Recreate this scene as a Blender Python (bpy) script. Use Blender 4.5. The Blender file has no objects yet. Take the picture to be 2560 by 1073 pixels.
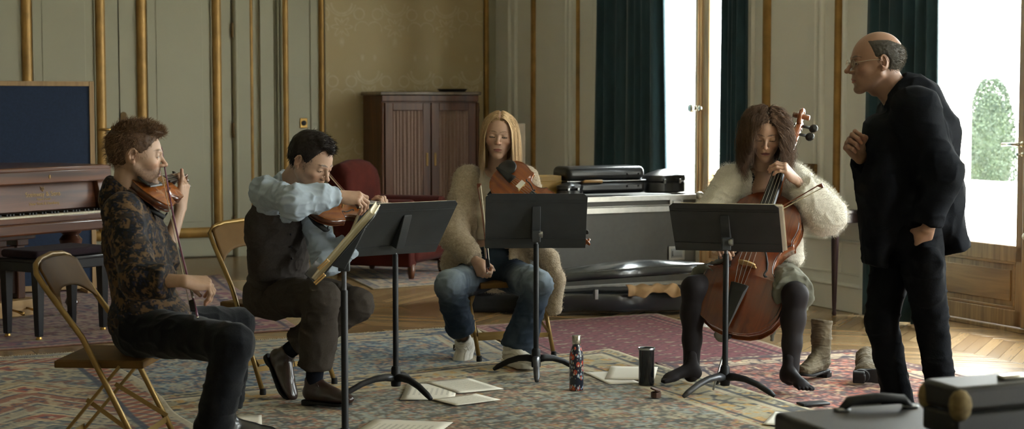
import bpy, math, random
import numpy as np
from mathutils import Vector, Matrix, Euler, Quaternion
random.seed(7); RNG = np.random.default_rng(7)
S = bpy.context.scene
COL = S.collection
# ---------------------------------------------------------------- camera
F = 4200.0; CX = 1280.0; CY = 536.5; EYE = 1.40
PITCH = math.atan(286.5 / F)
cam_data = bpy.data.cameras.new('camera'); cam = bpy.data.objects.new('camera', cam_data); COL.objects.link(cam)
cam.location = (0, 0, EYE); cam.rotation_euler = (math.pi / 2 - PITCH, 0, 0)
cam_data.sensor_width = 36; cam_data.lens = 36 * F / 2560; cam_data.clip_start = .1; cam_data.clip_end = 200
cam_data.dof.use_dof = True; cam_data.dof.focus_distance = 7.6; cam_data.dof.aperture_fstop = 4.5
S.camera = cam
# ---------------------------------------------------------------- view + world + daylight
S.view_settings.view_transform = 'Standard'; S.view_settings.look = 'None'
S.view_settings.gamma = 1; S.view_settings.use_curve_mapping = False
S.view_settings.exposure = 2.3
W = bpy.data.worlds.new('overcast_sky'); S.world = W; W.use_nodes = True
nt = W.node_tree; nt.nodes.clear()
wo = nt.nodes.new('ShaderNodeOutputWorld'); bg = nt.nodes.new('ShaderNodeBackground')
ge = nt.nodes.new('ShaderNodeNewGeometry'); sx = nt.nodes.new('ShaderNodeSeparateXYZ'); cr = nt.nodes.new('ShaderNodeValToRGB')
nt.links.new(ge.outputs['Incoming'], sx.inputs[0])
mm = nt.nodes.new('ShaderNodeMath'); mm.operation = 'MULTIPLY'; mm.inputs[1].default_value = -1
nt.links.new(sx.outputs['Z'], mm.inputs[0]); nt.links.new(mm.outputs[0], cr.inputs[0])
cr.color_ramp.elements[0].position = 0.0; cr.color_ramp.elements[0].color = (1.0, .985, .95, 1)
cr.color_ramp.elements[1].position = .6; cr.color_ramp.elements[1].color = (.86, .95, 1.0, 1)
nt.links.new(cr.outputs[0], bg.inputs[0]); bg.inputs[1].default_value = 6.0
nt.links.new(bg.outputs[0], wo.inputs[0])

def at(px, py, Y):
    """World point seen at pixel (px, py) of the photograph at depth Y."""
    d = Vector(((px - CX), F * math.cos(PITCH) + (CY - py) * math.sin(PITCH), -F * math.sin(PITCH) + (CY - py) * math.cos(PITCH)))
    return Vector((0, 0, EYE)) + d * (Y / d.y)
def flr(px, py, z=0.0):
    d = at(px, py, 1.0) - Vector((0, 0, EYE))
    return Vector((0, 0, EYE)) + d * ((z - EYE) / d.z)

# room frame: origin = far corner, u runs left along the rear wall, v runs along the window wall towards the camera
E1 = Vector((.4266, -.9045, 0)).normalized(); E2 = Vector((-E1.y * -1, 0, 0))
E2 = Vector((E1.y, -E1.x, 0))
C0 = Vector((-.154, 16.15, 0))
RM = Matrix(((E2.x, E1.x, 0, C0.x), (E2.y, E1.y, 0, C0.y), (0, 0, 1, 0), (0, 0, 0, 1)))
def rp(u, v, z=0): return RM @ Vector((u, v, z))
def ru(px, d=0.0):
    """u on the rear wall (offset d into the room) seen at column px"""
    k = (px - CX) / 4206.0; o = C0 + E1 * d
    return (o.x - k * o.y) / (k * E2.y - E2.x)
def wv(px, d=0.0):
    """v on the window wall (offset d into the room) seen at column px"""
    k = (px - CX) / 4206.0; o = C0 + E2 * d
    return (o.x - k * o.y) / (k * E1.y - E1.x)
sun_d = bpy.data.lights.new('hazy_sun', 'SUN'); sun_d.energy = 2.2; sun_d.angle = math.radians(16); sun_d.color = (1.0, .95, .86)
sun = bpy.data.objects.new('hazy_sun', sun_d); COL.objects.link(sun); sun.rotation_euler = Vector((-.35 * .62, -.93 * .62, -.79)).to_track_quat('-Z', 'Y').to_euler()
CH = 3.7   # ceiling height
WIN = [(2.14, 4.35), (5.84, 8.05), (9.5, 11.7), (13.2, 15.4)]   # french windows along the window wall
WH = 3.15; REC = .30
for i, (v0, v1) in enumerate(WIN):
    L = bpy.data.lights.new('daylight_portal', 'AREA'); L.shape = 'RECTANGLE'; L.size = WH; L.size_y = v1 - v0
    L.energy = 1; L.cycles.is_portal = True
    o = bpy.data.objects.new('daylight_portal', L); COL.objects.link(o)
    c = rp(-REC - .12, (v0 + v1) / 2, WH / 2)
    zax = -E2; xax = Vector((0, 0, 1)); yax = zax.cross(xax)
    o.matrix_world = Matrix(((xax.x, yax.x, zax.x, c.x), (xax.y, yax.y, zax.y, c.y), (xax.z, yax.z, zax.z, c.z), (0, 0, 0, 1)))
# ---------------------------------------------------------------- mesh kit
def nrm(v): v = np.asarray(v, float); return v / max(1e-9, np.linalg.norm(v))
class MB:
    def __init__(s): s.v = []; s.f = []
    def add(s, verts, faces, M=None):
        b = len(s.v)
        for p in verts:
            p = Vector(p)
            s.v.append(tuple(M @ p) if M is not None else tuple(p))
        s.f += [tuple(b + i for i in f) for f in faces]
        return s
    def box(s, lo, hi, M=None):
        x0, y0, z0 = lo; x1, y1, z1 = hi
        v = [(x0, y0, z0), (x1, y0, z0), (x1, y1, z0), (x0, y1, z0), (x0, y0, z1), (x1, y0, z1), (x1, y1, z1), (x0, y1, z1)]
        return s.add(v, [(0, 3, 2, 1), (4, 5, 6, 7), (0, 1, 5, 4), (1, 2, 6, 5), (2, 3, 7, 6), (3, 0, 4, 7)], M)
    def bar(s, a, b, w, h, up=(0, 0, 1), M=None):
        a = Vector(a); b = Vector(b); d = (b - a); L = d.length; d.normalize()
        up = Vector(up)
        if abs(d.dot(up)) > .99: up = Vector((0, 1, 0))
        x = d.cross(up).normalized(); y = x.cross(d).normalized()
        R = Matrix(((x.x, d.x, y.x, a.x), (x.y, d.y, y.y, a.y), (x.z, d.z, y.z, a.z), (0, 0, 0, 1)))
        return s.box((-w / 2, 0, -h / 2), (w / 2, L, h / 2), (M @ R) if M is not None else R)
    def tube(s, pts, r, n=10, caps=True, M=None, flat=None):
        pts = [Vector(p) for p in pts]; m = len(pts)
        rs = r if hasattr(r, '__len__') else [r] * m
        t0 = (pts[1] - pts[0]).normalized()
        x = t0.orthogonal().normalized() if flat is None else (Vector(flat[0]) - t0 * t0.dot(Vector(flat[0]))).normalized()
        vs = []
        for i, p in enumerate(pts):
            t = (pts[min(i + 1, m - 1)] - pts[max(i - 1, 0)]).normalized()
            x = (x - t * x.dot(t)).normalized(); y = t.cross(x)
            for k in range(n):
                a = 2 * math.pi * k / n
                vs.append(p + (x * math.cos(a) + y * math.sin(a) * (flat[1] if flat else 1)) * rs[i])
        fs = [(i * n + k, i * n + (k + 1) % n, (i + 1) * n + (k + 1) % n, (i + 1) * n + k) for i in range(m - 1) for k in range(n)]
        if caps: fs += [tuple(range(n - 1, -1, -1)), tuple((m - 1) * n + k for k in range(n))]
        return s.add(vs, fs, M)
    def lathe(s, prof, n=24, M=None):
        vs = []; m = len(prof)
        for r, z in prof:
            for k in range(n): a = 2 * math.pi * k / n; vs.append((r * math.cos(a), r * math.sin(a), z))
        fs = [(i * n + k, i * n + (k + 1) % n, (i + 1) * n + (k + 1) % n, (i + 1) * n + k) for i in range(m - 1) for k in range(n)]
        if prof[0][0] > 1e-6: fs.append(tuple(range(n - 1, -1, -1)))
        if prof[-1][0] > 1e-6: fs.append(tuple((m - 1) * n + k for k in range(n)))
        return s.add(vs, fs, M)
    def prism(s, poly, z0, z1, M=None):
        n = len(poly); vs = [(x, y, z0) for x, y in poly] + [(x, y, z1) for x, y in poly]
        fs = [tuple(range(n - 1, -1, -1)), tuple(range(n, 2 * n))] + [(i, (i + 1) % n, n + (i + 1) % n, n + i) for i in range(n)]
        return s.add(vs, fs, M)
    def ball(s, c, r, n=16, M=None):
        c = Vector(c); r = r if hasattr(r, '__len__') else (r, r, r)
        prof = []; vs = []; m = n // 2
        for i in range(m + 1):
            a = -math.pi / 2 + math.pi * i / m
            for k in range(n):
                b = 2 * math.pi * k / n
                vs.append(c + Vector((r[0] * math.cos(a) * math.cos(b), r[1] * math.cos(a) * math.sin(b), r[2] * math.sin(a))))
        fs = [(i * n + k, i * n + (k + 1) % n, (i + 1) * n + (k + 1) % n, (i + 1) * n + k) for i in range(m) for k in range(n)]
        return s.add(vs, fs, M)

def mesh_np(name, V, Fq, tri=None):
    me = bpy.data.meshes.new(name)
    V = np.asarray(V, np.float32); nq = 0 if Fq is None else len(Fq); ntr = 0 if tri is None else len(tri)
    me.vertices.add(len(V)); me.vertices.foreach_set('co', V.ravel())
    loops = np.concatenate([np.asarray(Fq, np.int32).ravel() if nq else np.zeros(0, np.int32), np.asarray(tri, np.int32).ravel() if ntr else np.zeros(0, np.int32)])
    me.loops.add(len(loops)); me.loops.foreach_set('vertex_index', loops)
    st = np.concatenate([np.arange(nq) * 4, nq * 4 + np.arange(ntr) * 3]).astype(np.int32)
    me.polygons.add(nq + ntr); me.polygons.foreach_set('loop_start', st)
    me.update(calc_edges=True); me.validate()
    return me
def setcol(me, cols, name='col'):
    a = me.color_attributes.new(name, 'FLOAT_COLOR', 'POINT')
    c = np.ones((len(me.vertices), 4), np.float32); c[:, :3] = cols; a.data.foreach_set('color', c.ravel())
def obj(name, geo, mat, parent=None, smooth=False, bevel=0, seg=2, solid=0, subsurf=0, angle=None):
    if isinstance(geo, MB):
        me = bpy.data.meshes.new(name); me.from_pydata([tuple(v) for v in geo.v], [], geo.f); me.validate(); me.update()
        import bmesh
        bm = bmesh.new(); bm.from_mesh(me); bmesh.ops.remove_doubles(bm, verts=bm.verts, dist=1e-6) if False else None
        bmesh.ops.recalc_face_normals(bm, faces=bm.faces); bm.to_mesh(me); bm.free()
    else: me = geo
    o = bpy.data.objects.new(name, me); COL.objects.link(o)
    me.materials.append(mat)
    if smooth or bevel or angle: me.polygons.foreach_set('use_smooth', [True] * len(me.polygons))
    if angle or (bevel and not smooth):
        try: me.set_sharp_from_angle(angle=math.radians(angle or 40))
        except Exception: pass
    if parent is not None: o.parent = parent
    if solid: m = o.modifiers.new('thickness', 'SOLIDIFY'); m.thickness = solid; m.offset = 0
    if bevel: m = o.modifiers.new('edge', 'BEVEL'); m.width = bevel; m.segments = seg; m.limit_method = 'ANGLE'; m.angle_limit = math.radians(50); m.harden_normals = False
    if subsurf: m = o.modifiers.new('smooth', 'SUBSURF'); m.levels = subsurf; m.render_levels = subsurf
    return o
def tag(o, label=None, cat=None, group=None, kind=None):
    if label: o['label'] = label
    if cat: o['category'] = cat
    if group: o['group'] = group
    if kind: o['kind'] = kind
    return o
def thing(name, label, cat, loc=(0, 0, 0), rz=0, group=None):
    o = bpy.data.objects.new(name, None); COL.objects.link(o); o.empty_display_size = .1
    o.location = loc; o.rotation_euler = (0, 0, rz)
    return tag(o, label, cat, group)
def thing_m(name, label, cat, M, group=None):
    o = bpy.data.objects.new(name, None); COL.objects.link(o); o.empty_display_size = .1
    o.matrix_world = M
    return tag(o, label, cat, group)
def struct(name, geo, mat, **k):
    o = obj(name, geo, mat, **k); o['kind'] = 'structure'; return o
def copy_tree(o, parent=None):
    c = o.copy(); COL.objects.link(c); c.parent = parent
    for ch in list(o.children): copy_tree(ch, c)
    return c
def frame(origin, x, y=None, z=None):
    """matrix from an origin, an x axis and a hint for z (or y)"""
    x = Vector(x).normalized()
    if z is not None: z = Vector(z); z = (z - x * z.dot(x)).normalized(); y = z.cross(x)
    else: y = Vector(y); y = (y - x * y.dot(x)).normalized(); z = x.cross(y)
    o = Vector(origin)
    return Matrix(((x.x, y.x, z.x, o.x), (x.y, y.y, z.y, o.y), (x.z, y.z, z.z, o.z), (0, 0, 0, 1)))
def rotz(a, loc=(0, 0, 0)): return Matrix.Translation(loc) @ Matrix.Rotation(a, 4, 'Z')

# numpy value noise
_G = RNG.random((32, 32, 32)).astype(np.float32)
def vnoise(P, sc=1.0, seed=0):
    Q = np.asarray(P, np.float32) * sc + seed * 7.31
    i = np.floor(Q).astype(np.int32); f = Q - i; f = f * f * (3 - 2 * f)
    i &= 31; j = (i + 1) & 31
    x0, y0, z0 = i[..., 0], i[..., 1], i[..., 2]; x1, y1, z1 = j[..., 0], j[..., 1], j[..., 2]
    fx, fy, fz = f[..., 0], f[..., 1], f[..., 2]
    a = _G[x0, y0, z0] * (1 - fx) + _G[x1, y0, z0] * fx; b = _G[x0, y1, z0] * (1 - fx) + _G[x1, y1, z0] * fx
    c = _G[x0, y0, z1] * (1 - fx) + _G[x1, y0, z1] * fx; d = _G[x0, y1, z1] * (1 - fx) + _G[x1, y1, z1] * fx
    return (a * (1 - fy) + b * fy) * (1 - fz) + (c * (1 - fy) + d * fy) * fz
def n2(u, v, sc=1.0, seed=0): return vnoise(np.stack([u, v, np.full_like(u, .37)], -1), sc, seed)
def fbm(P, sc=1.0, seed=0, o=3):
    r = 0; a = .5
    for k in range(o): r = r + a * vnoise(P, sc * 2 ** k, seed + k); a *= .5
    return r / (1 - .5 ** o)

# ---------------------------------------------------------------- materials
def srgb(h):
    h = h.lstrip('#'); return tuple((lambda c: c / 12.92 if c <= .04045 else ((c + .055) / 1.055) ** 2.4)(int(h[i:i + 2], 16) / 255) for i in (0, 2, 4))
def mat(name, col, rough=.6, metal=0, spec=.5, var=.12, vs=8, bump=0, bs=200, coat=0, sheen=0, attr=None, stretch=(1, 1, 1), col2=None, cs=None, aniso=0, sss=0, wave=None, trans=0):
    if isinstance(col, str): col = srgb(col)
    m = bpy.data.materials.new(name); m.use_nodes = True; t = m.node_tree; N = t.nodes; Lk = t.links
    b = N['Principled BSDF']; b.inputs['Roughness'].default_value = rough; b.inputs['Metallic'].default_value = metal
    b.inputs['Specular IOR Level'].default_value = spec; b.inputs['Coat Weight'].default_value = coat; b.inputs['Coat Roughness'].default_value = .12
    b.inputs['Sheen Weight'].default_value = sheen; b.inputs['Sheen Roughness'].default_value = .5
    if sss: b.inputs['Subsurface Weight'].default_value = sss; b.inputs['Subsurface Radius'].default_value = (.012, .005, .003); b.inputs['Subsurface Scale'].default_value = 1.0
    tc = N.new('ShaderNodeTexCoord'); mp = N.new('ShaderNodeMapping'); mp.inputs['Scale'].default_value = stretch
    Lk.new(tc.outputs['Object'], mp.inputs[0])
    no = N.new('ShaderNodeTexNoise'); no.inputs['Scale'].default_value = vs; no.inputs['Detail'].default_value = 5
    Lk.new(mp.outputs[0], no.inputs['Vector'])
    mx = N.new('ShaderNodeMix'); mx.data_type = 'RGBA'
    rp_ = N.new('ShaderNodeMapRange'); rp_.inputs[1].default_value = .3; rp_.inputs[2].default_value = .7
    Lk.new(no.outputs[0], rp_.inputs[0]); Lk.new(rp_.outputs[0], mx.inputs[0])
    if attr:
        at_ = N.new('ShaderNodeAttribute'); at_.attribute_name = attr
        m1 = N.new('ShaderNodeMix'); m1.data_type = 'RGBA'; m1.blend_type = 'MULTIPLY'; m1.inputs[0].default_value = 1
        mx.inputs[6].default_value = (1 - var,) * 3 + (1,); mx.inputs[7].default_value = (1 + var,) * 3 + (1,)
        Lk.new(at_.outputs['Color'], m1.inputs[6]); Lk.new(mx.outputs[2], m1.inputs[7]); Lk.new(m1.outputs[2], b.inputs['Base Color'])
    else:
        c2 = srgb(col2) if isinstance(col2, str) else col2
        mx.inputs[6].default_value = tuple(c * (1 - var) for c in col) + (1,)
        mx.inputs[7].default_value = tuple(c2) + (1,) if c2 else tuple(min(1, c * (1 + var)) for c in col) + (1,)
        Lk.new(mx.outputs[2], b.inputs['Base Color'])
    if bump:
        nb = N.new('ShaderNodeTexNoise'); nb.inputs['Scale'].default_value = bs; nb.inputs['Detail'].default_value = 3
        bp = N.new('ShaderNodeBump'); bp.inputs['Strength'].default_value = 1; bp.inputs['Distance'].default_value = bump
        Lk.new(mp.outputs[0], nb.inputs['Vector']); Lk.new(nb.outputs[0], bp.inputs['Height']); Lk.new(bp.outputs[0], b.inputs['Normal'])
    return m
def wood(name, c1, c2, rough=.35, axis='X', sc=6, coat=0, ring=14):
    """long-grained wood: noise stretched along one object axis"""
    m = mat(name, c1, rough, coat=coat); t = m.node_tree; N = t.nodes; Lk = t.links
    mp = [n for n in N if n.type == 'MAPPING'][0]
    st = {'X': (.08, 1, 1), 'Y': (1, .08, 1), 'Z': (1, 1, .08)}[axis]; mp.inputs['Scale'].default_value = st
    no = [n for n in N if n.type == 'TEX_NOISE'][0]; no.inputs['Scale'].default_value = sc * 5; no.inputs['Detail'].default_value = 8; no.inputs['Distortion'].default_value = 1.2
    mx = [n for n in N if n.type == 'MIX'][0]
    a = srgb(c1) if isinstance(c1, str) else c1; b = srgb(c2) if isinstance(c2, str) else c2
    mx.inputs[6].default_value = tuple(a) + (1,); mx.inputs[7].default_value = tuple(b) + (1,)
    return m
M = {}
M['wall'] = mat('painted_panel', '#a5a28d', .55, var=.03, vs=1.5)
M['wall2'] = mat('painted_field', '#e2e2da', .6, var=.04, vs=1.2)
M['gold'] = mat('gilt_moulding', '#a07c42', .42, metal=.35, var=.22, vs=9)
M['ceil'] = mat('ceiling_paint', '#d8d4c6', .8, var=.02)
M['oak'] = wood('oak_joinery', '#7a5c3c', '#a98659', .45, 'Z', 4)
M['oakh'] = wood('oak_panel', '#7a5a38', '#a07a4c', .45, 'Y', 4)
M['velvet'] = mat('teal_velvet', '#1a3842', .85, var=.2, vs=14, sheen=.3, stretch=(1, 1, .3))
M['brass'] = mat('brass', '#b9965a', .28, metal=1, var=.12)
M['silver'] = mat('nickel', '#b8b4a8', .25, metal=1, var=.1)
M['steel'] = mat('steel', '#a5a8aa', .3, metal=1, var=.1, vs=15)
M['black'] = mat('black_enamel', '#141518', .42, var=.25, vs=10)
M['blackmat'] = mat('black_plastic', '#121315', .6, var=.2)
M['rubber'] = mat('black_rubber', '#0b0b0c', .8)
M['paper'] = mat('paper', '#e4dfd2', .8, var=.02)
# ================================================================ THE ROOM
UW = 10.4; VW = 18.2
def rmb(): return MB()
# ---- parquet in point de Hongrie, all in nodes
def parquet():
    m = mat('oak_parquet', '#8a6a44', .25, coat=.0); t = m.node_tree; N = t.nodes; Lk = t.links; b = N['Principled BSDF']
    tc = [n for n in N if n.type == 'TEX_COORD'][0]
    sp = N.new('ShaderNodeSeparateXYZ'); Lk.new(tc.outputs['Object'], sp.inputs[0])
    def math_(op, a, bb=None, c=None):
        n = N.new('ShaderNodeMath'); n.operation = op
        for i, v in enumerate((a, bb, c)):
            if v is None: continue
            if isinstance(v, (int, float)): n.inputs[i].default_value = v
            else: Lk.new(v, n.inputs[i])
        return n.outputs[0]
    cw = .52
    cx = math_('DIVIDE', sp.outputs['X'], cw); ci = math_('FLOOR', cx); cf = math_('FRACT', cx)
    par = math_('MODULO', math_('ABSOLUTE', ci), 2.0)
    tri = math_('MULTIPLY', math_('SUBTRACT', math_('MULTIPLY', par, 2.0), 1.0), math_('SUBTRACT', cf, .5))
    yy = math_('ADD', math_('DIVIDE', sp.outputs['Y'], .095), math_('MULTIPLY', tri, cw / .095 * .85))
    yi = math_('FLOOR', yy); yf = math_('FRACT', yy)
    cmb = N.new('ShaderNodeCombineXYZ'); Lk.new(ci, cmb.inputs[0]); Lk.new(yi, cmb.inputs[1])
    wn = N.new('ShaderNodeTexWhiteNoise'); wn.noise_dimensions = '2D'; Lk.new(cmb.outputs[0], wn.inputs['Vector'])
    gr = N.new('ShaderNodeTexNoise'); gr.inputs['Scale'].default_value = 4; gr.inputs['Detail'].default_value = 3
    cm2 = N.new('ShaderNodeCombineXYZ'); Lk.new(math_('MULTIPLY', cf, .6), cm2.inputs[0]); Lk.new(math_('MULTIPLY', yy, .9), cm2.inputs[1]); Lk.new(math_('ADD', ci, math_('MULTIPLY', yi, 3.1)), cm2.inputs[2])
    Lk.new(cm2.outputs[0], gr.inputs['Vector'])
    v = math_('ADD', math_('MULTIPLY', wn.outputs['Value'], .6), math_('ADD', math_('MULTIPLY', gr.outputs[0], .25), .12))
    rmp = N.new('ShaderNodeValToRGB'); e = rmp.color_ramp.elements
    e[0].position = .15; e[0].color = srgb('#755a3b') + (1,); e[1].position = .95; e[1].color = srgb('#a1855f') + (1,)
    Lk.new(v, rmp.inputs[0])
    gap = math_('MINIMUM', math_('MINIMUM', yf, math_('SUBTRACT', 1.0, yf)), math_('MULTIPLY', math_('MINIMUM', cf, math_('SUBTRACT', 1.0, cf)), 5.0))
    gm = N.new('ShaderNodeMapRange'); gm.inputs[1].default_value = .01; gm.inputs[2].default_value = .035; Lk.new(gap, gm.inputs[0])
    mx = N.new('ShaderNodeMix'); mx.data_type = 'RGBA'; mx.inputs[6].default_value = srgb('#3c2a1a') + (1,)
    Lk.new(gm.outputs[0], mx.inputs[0]); Lk.new(rmp.outputs[0], mx.inputs[7]); Lk.new(mx.outputs[2], b.inputs['Base Color'])
    ro = N.new('ShaderNodeMapRange'); ro.inputs[3].default_value = .22; ro.inputs[4].default_value = .27; Lk.new(gr.outputs[0], ro.inputs[0]); Lk.new(ro.outputs[0], b.inputs['Roughness'])
    bp = N.new('ShaderNodeBump'); bp.inputs['Distance'].default_value = .0008; Lk.new(gm.outputs[0], bp.inputs['Height']); Lk.new(bp.outputs[0], b.inputs['Normal'])
    return m
M['parquet'] = parquet()
fl = struct('floor', MB().box((-.45, -.3, -.2), (UW + .3, VW + .3, 0)), M['parquet']); fl.matrix_world = RM
o = struct('ceiling', MB().box((-.45, -.3, CH), (UW + .3, VW + .3, CH + .2)), M['ceil']); o.matrix_world = RM
# damask for the papered panel
def damask():
    m = mat('damask_paper', '#a3946c', .7, var=.03, vs=2); t = m.node_tree; N = t.nodes; Lk = t.links; b = N['Principled BSDF']
    at_ = N.new('ShaderNodeAttribute'); at_.attribute_name = 'col'
    mx = N.new('ShaderNodeMix'); mx.data_type = 'RGBA'
    sep = N.new('ShaderNodeSeparateColor'); Lk.new(at_.outputs['Color'], sep.inputs[0])
    mx.inputs[6].default_value = srgb('#b8a680') + (1,); mx.inputs[7].default_value = srgb('#cdc1a4') + (1,)
    Lk.new(sep.outputs[0], mx.inputs[0]); Lk.new(mx.outputs[2], b.inputs['Base Color']); return m
M['damask'] = damask()
# rear wall
w = struct('wall_back', MB().box((-.45, -.3, 0), (UW, 0, CH)), M['wall']); w.matrix_world = RM
def put(o): o.matrix_world = RM; return o
def prof_v(mb, a, bb, z0, z1, side, d=.03, n=6, base=0.0):
    """vertical moulding with a rounded section between positions a and b on a wall"""
    c = (a + bb) / 2; h = abs(bb - a) / 2; pts = []
    for i in range(n + 1):
        t = math.pi * i / n; pts.append((c - h * math.cos(t), base + d * (.25 + .75 * math.sin(t))))
    pts = [(c - h, base - .005)] + pts + [(c + h, base - .005)]
    if side == 'back': mb.prism(pts, z0, z1)
    else: mb.prism([(y, x) for x, y in pts], z0, z1)
def prof_h(mb, u0, u1, z0, z1, side, d=.03, base=0.0, n=6):
    c = (z0 + z1) / 2; h = (z1 - z0) / 2; ring = [(base - .005, c - h)] + [(base + d * (.25 + .75 * math.sin(math.pi * i / n)), c - h * math.cos(math.pi * i / n)) for i in range(n + 1)] + [(base - .005, c + h)]
    vs = []; k = len(ring)
    for a in (u0, u1):
        for (dd, z) in ring: vs.append((a, dd, z) if side == 'back' else (dd, a, z))
    mb.add(vs, [(i, (i + 1) % k, k + (i + 1) % k, k + i) for i in range(k)] + [tuple(range(k)), tuple(range(2 * k - 1, k - 1, -1))])
# papered panel, damask pattern as an attribute on a fine grid
nu, nz = 300, 420
uu, zz = np.meshgrid(np.linspace(.14, 1.72, nu), np.linspace(.45, CH - .1, nz), indexing='ij')
def damask_val(u, z):
    pu, pz = .52, .62
    row = np.floor(z / pz); fu = ((u + row * pu / 2) % pu) / pu - .5; fz = (z % pz) / pz - .5
    x = np.abs(fu) * pu; y = fz * pz
    v = np.zeros_like(x)
    def arc(cx_, cy_, r, wd, lo=-9, hi=9): 
        d = np.abs(np.hypot(x - cx_, y - cy_) - r); return np.clip(1 - d / wd, 0, 1) * (y > lo) * (y < hi)
    v = np.maximum(v, arc(0, .12, .10, .016, hi=.12)); v = np.maximum(v, arc(0, .14, .14, .012, hi=.10))
    v = np.maximum(v, arc(.17, .02, .05, .012)); v = np.maximum(v, arc(.20, -.12, .07, .010, lo=-.14))
    ang = np.arctan2(y + .1, x); rr = np.hypot(x, y + .1)
    v = np.maximum(v, np.clip(1 - np.abs(rr - .07 * (1 + .4 * np.cos(ang * 7))) / .02, 0, 1))
    v = np.maximum(v, np.clip(1 - np.hypot((x - .06) / .6, (y - .24)) / .04, 0, 1))
    v = np.maximum(v, np.clip(1 - np.hypot(x / .5, (y + .24)) / .06, 0, 1))
    P = np.stack([u, z, 0 * u], -1)
    return np.clip(v * (.35 + .9 * vnoise(P, 30)) + .35 * fbm(P, 5, 3) - .1, 0, 1) * (.3 + .9 * fbm(P, 1.3, 9))
dv = damask_val(uu, zz)
V = np.stack([uu, np.full_like(uu, .012), zz], -1).reshape(-1, 3)
idx = np.arange(nu * nz).reshape(nu, nz)
Fq = np.stack([idx[:-1, :-1], idx[:-1, 1:], idx[1:, 1:], idx[1:, :-1]], -1).reshape(-1, 4)
me = mesh_np('trim_damask', V, Fq); setcol(me, np.repeat(dv.reshape(-1, 1), 3, 1))
put(struct('trim_1', me, M['damask']))
g = MB()     # gilt mouldings and painted steps of the rear wall
for a, b_ in ((.08, .13), (1.73, 1.78), (2.07, 2.13)): prof_v(g, a, b_, .45, CH, 'back', .035)
prof_v(g, 2.40, 2.44, .25, CH, 'back', .03)
prof_h(g, .08, 1.78, .42, .47, 'back', .035)
put(struct('trim_2', g, M['gold'], smooth=True, angle=40))
g = MB()
for a, b_ in ((2.13, 2.155), (2.165, 2.19), (2.20, 2.215)): prof_v(g, a, b_, 0, CH, 'back', .05)
g.box((2.215, 0, 0), (2.34, .035, CH)); g.box((2.44, 0, 0), (2.56, .05, CH)); prof_v(g, 2.545, 2.60, 0, CH, 'back', .07)
g.box((1.83, 0, .2), (1.86, .012, CH)); prof_h(g, .02, 2.05, .30, .33, 'back', .02)
put(struct('trim_3', g, M['wall'], smooth=True, angle=40))
g = MB().box((0, 0, 0), (2.56, .03, .16)); prof_h(g, 0, 2.56, .15, .175, 'back', .04)
g.box((4.75, 0, 0), (UW, .03, .16)); put(struct('baseboard_back', g, M['wall'], bevel=.004))
# double door: two leaves with gilt frames
def leaf(idx_, u0, u1, f0, f1, hinge_side):
    d = thing('door_%d' % idx_, None, None); d.matrix_world = RM; d['kind'] = 'structure'
    g = MB().box((u0, -.01, .01), (u1, .035, 3.0)); g.box((f0 + .17, .03, .32), (f1 - .17, .043, 2.85))
    g.box((f0 + .1, .03, .25), (f1 - .1, .038, 2.9))
    obj('leaf', g, M['wall'], d, bevel=.003)
    g = MB(); prof_v(g, f0, f0 + .085, .21, 2.95, 'back', .04, base=.035); prof_v(g, f1 - .085, f1, .21, 2.95, 'back', .04, base=.035)
    prof_h(g, f0, f1, .18, .27, 'back', .04, base=.035); prof_h(g, f0, f1, 2.87, 2.95, 'back', .04, base=.035)
    obj('gilt_frame', g, M['gold'], d, smooth=True, angle=40)
    g = MB(); prof_v(g, f0 + .085, f0 + .10, .27, 2.88, 'back', .02, base=.035); prof_v(g, f1 - .10, f1 - .085, .27, 2.88, 'back', .02, base=.035)
    g.box((u0 + .05, .03, .02), (u1 - .05, .041, .15)); obj('panel_moulding', g, M['wall'], d, smooth=True, angle=40)
    return d
dl = leaf(1, 2.61, 3.60, 2.70, 3.45, 0)
for z in (2.02, 1.13, .3):
    obj('hinge', MB().lathe([(.0, -.07), (.008, -.065), (.012, -.06), (.012, .06), (.008, .065), (0, .07)], 10, Matrix.Translation((2.60, .05, z))), mat('dull_hinge', '#6b5636', .5, metal=.6), dl, smooth=True, angle=50)
dl2 = leaf(2, 3.61, 4.62, 3.72, 4.42, 1)
g = MB().box((3.545, .035, 1.02), (3.60, .045, 1.27)); g.lathe([(.027, 0), (.027, .01)], 16, Matrix.Translation((3.572, .045, 1.27)) @ Matrix.Rotation(math.pi / 2, 4, 'X'))
obj('finger_plate', g, mat('aged_brass', '#6d5a3c', .45, metal=.8), dl, bevel=.002)
g = MB().tube([(3.66, .04, 1.145), (3.66, .09, 1.145)], .011); g.tube([(3.66, .085, 1.145), (3.72, .095, 1.145), (3.80, .09, 1.148)], [.009, .011, .012]); g.ball((3.66, .04, 1.145), (.022, .008, .03))
obj('door_handle', g, M['brass'], dl2, smooth=True)
put(struct('trim_4', MB().box((4.64, 0, 0), (4.70, .07, CH)).box((2.56, 0, 3.02), (4.7, .07, 3.12)), M['wall'], bevel=.004))
# brass wall plate beside the door
sp_ = thing_m('wall_socket', 'small brass socket plate on the grey-green panel by the gilt moulding', 'socket', RM @ Matrix.Translation((1.93, .0, 1.19)))
obj('plate', MB().box((-.035, 0, -.045), (.035, .012, .045)), M['brass'], sp_, bevel=.004)
obj('insert', MB().lathe([(.024, 0), (.024, .014), (.018, .016)], 16, Matrix.Rotation(-math.pi / 2, 4, 'X')), M['blackmat'], sp_, smooth=True, angle=40)

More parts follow.
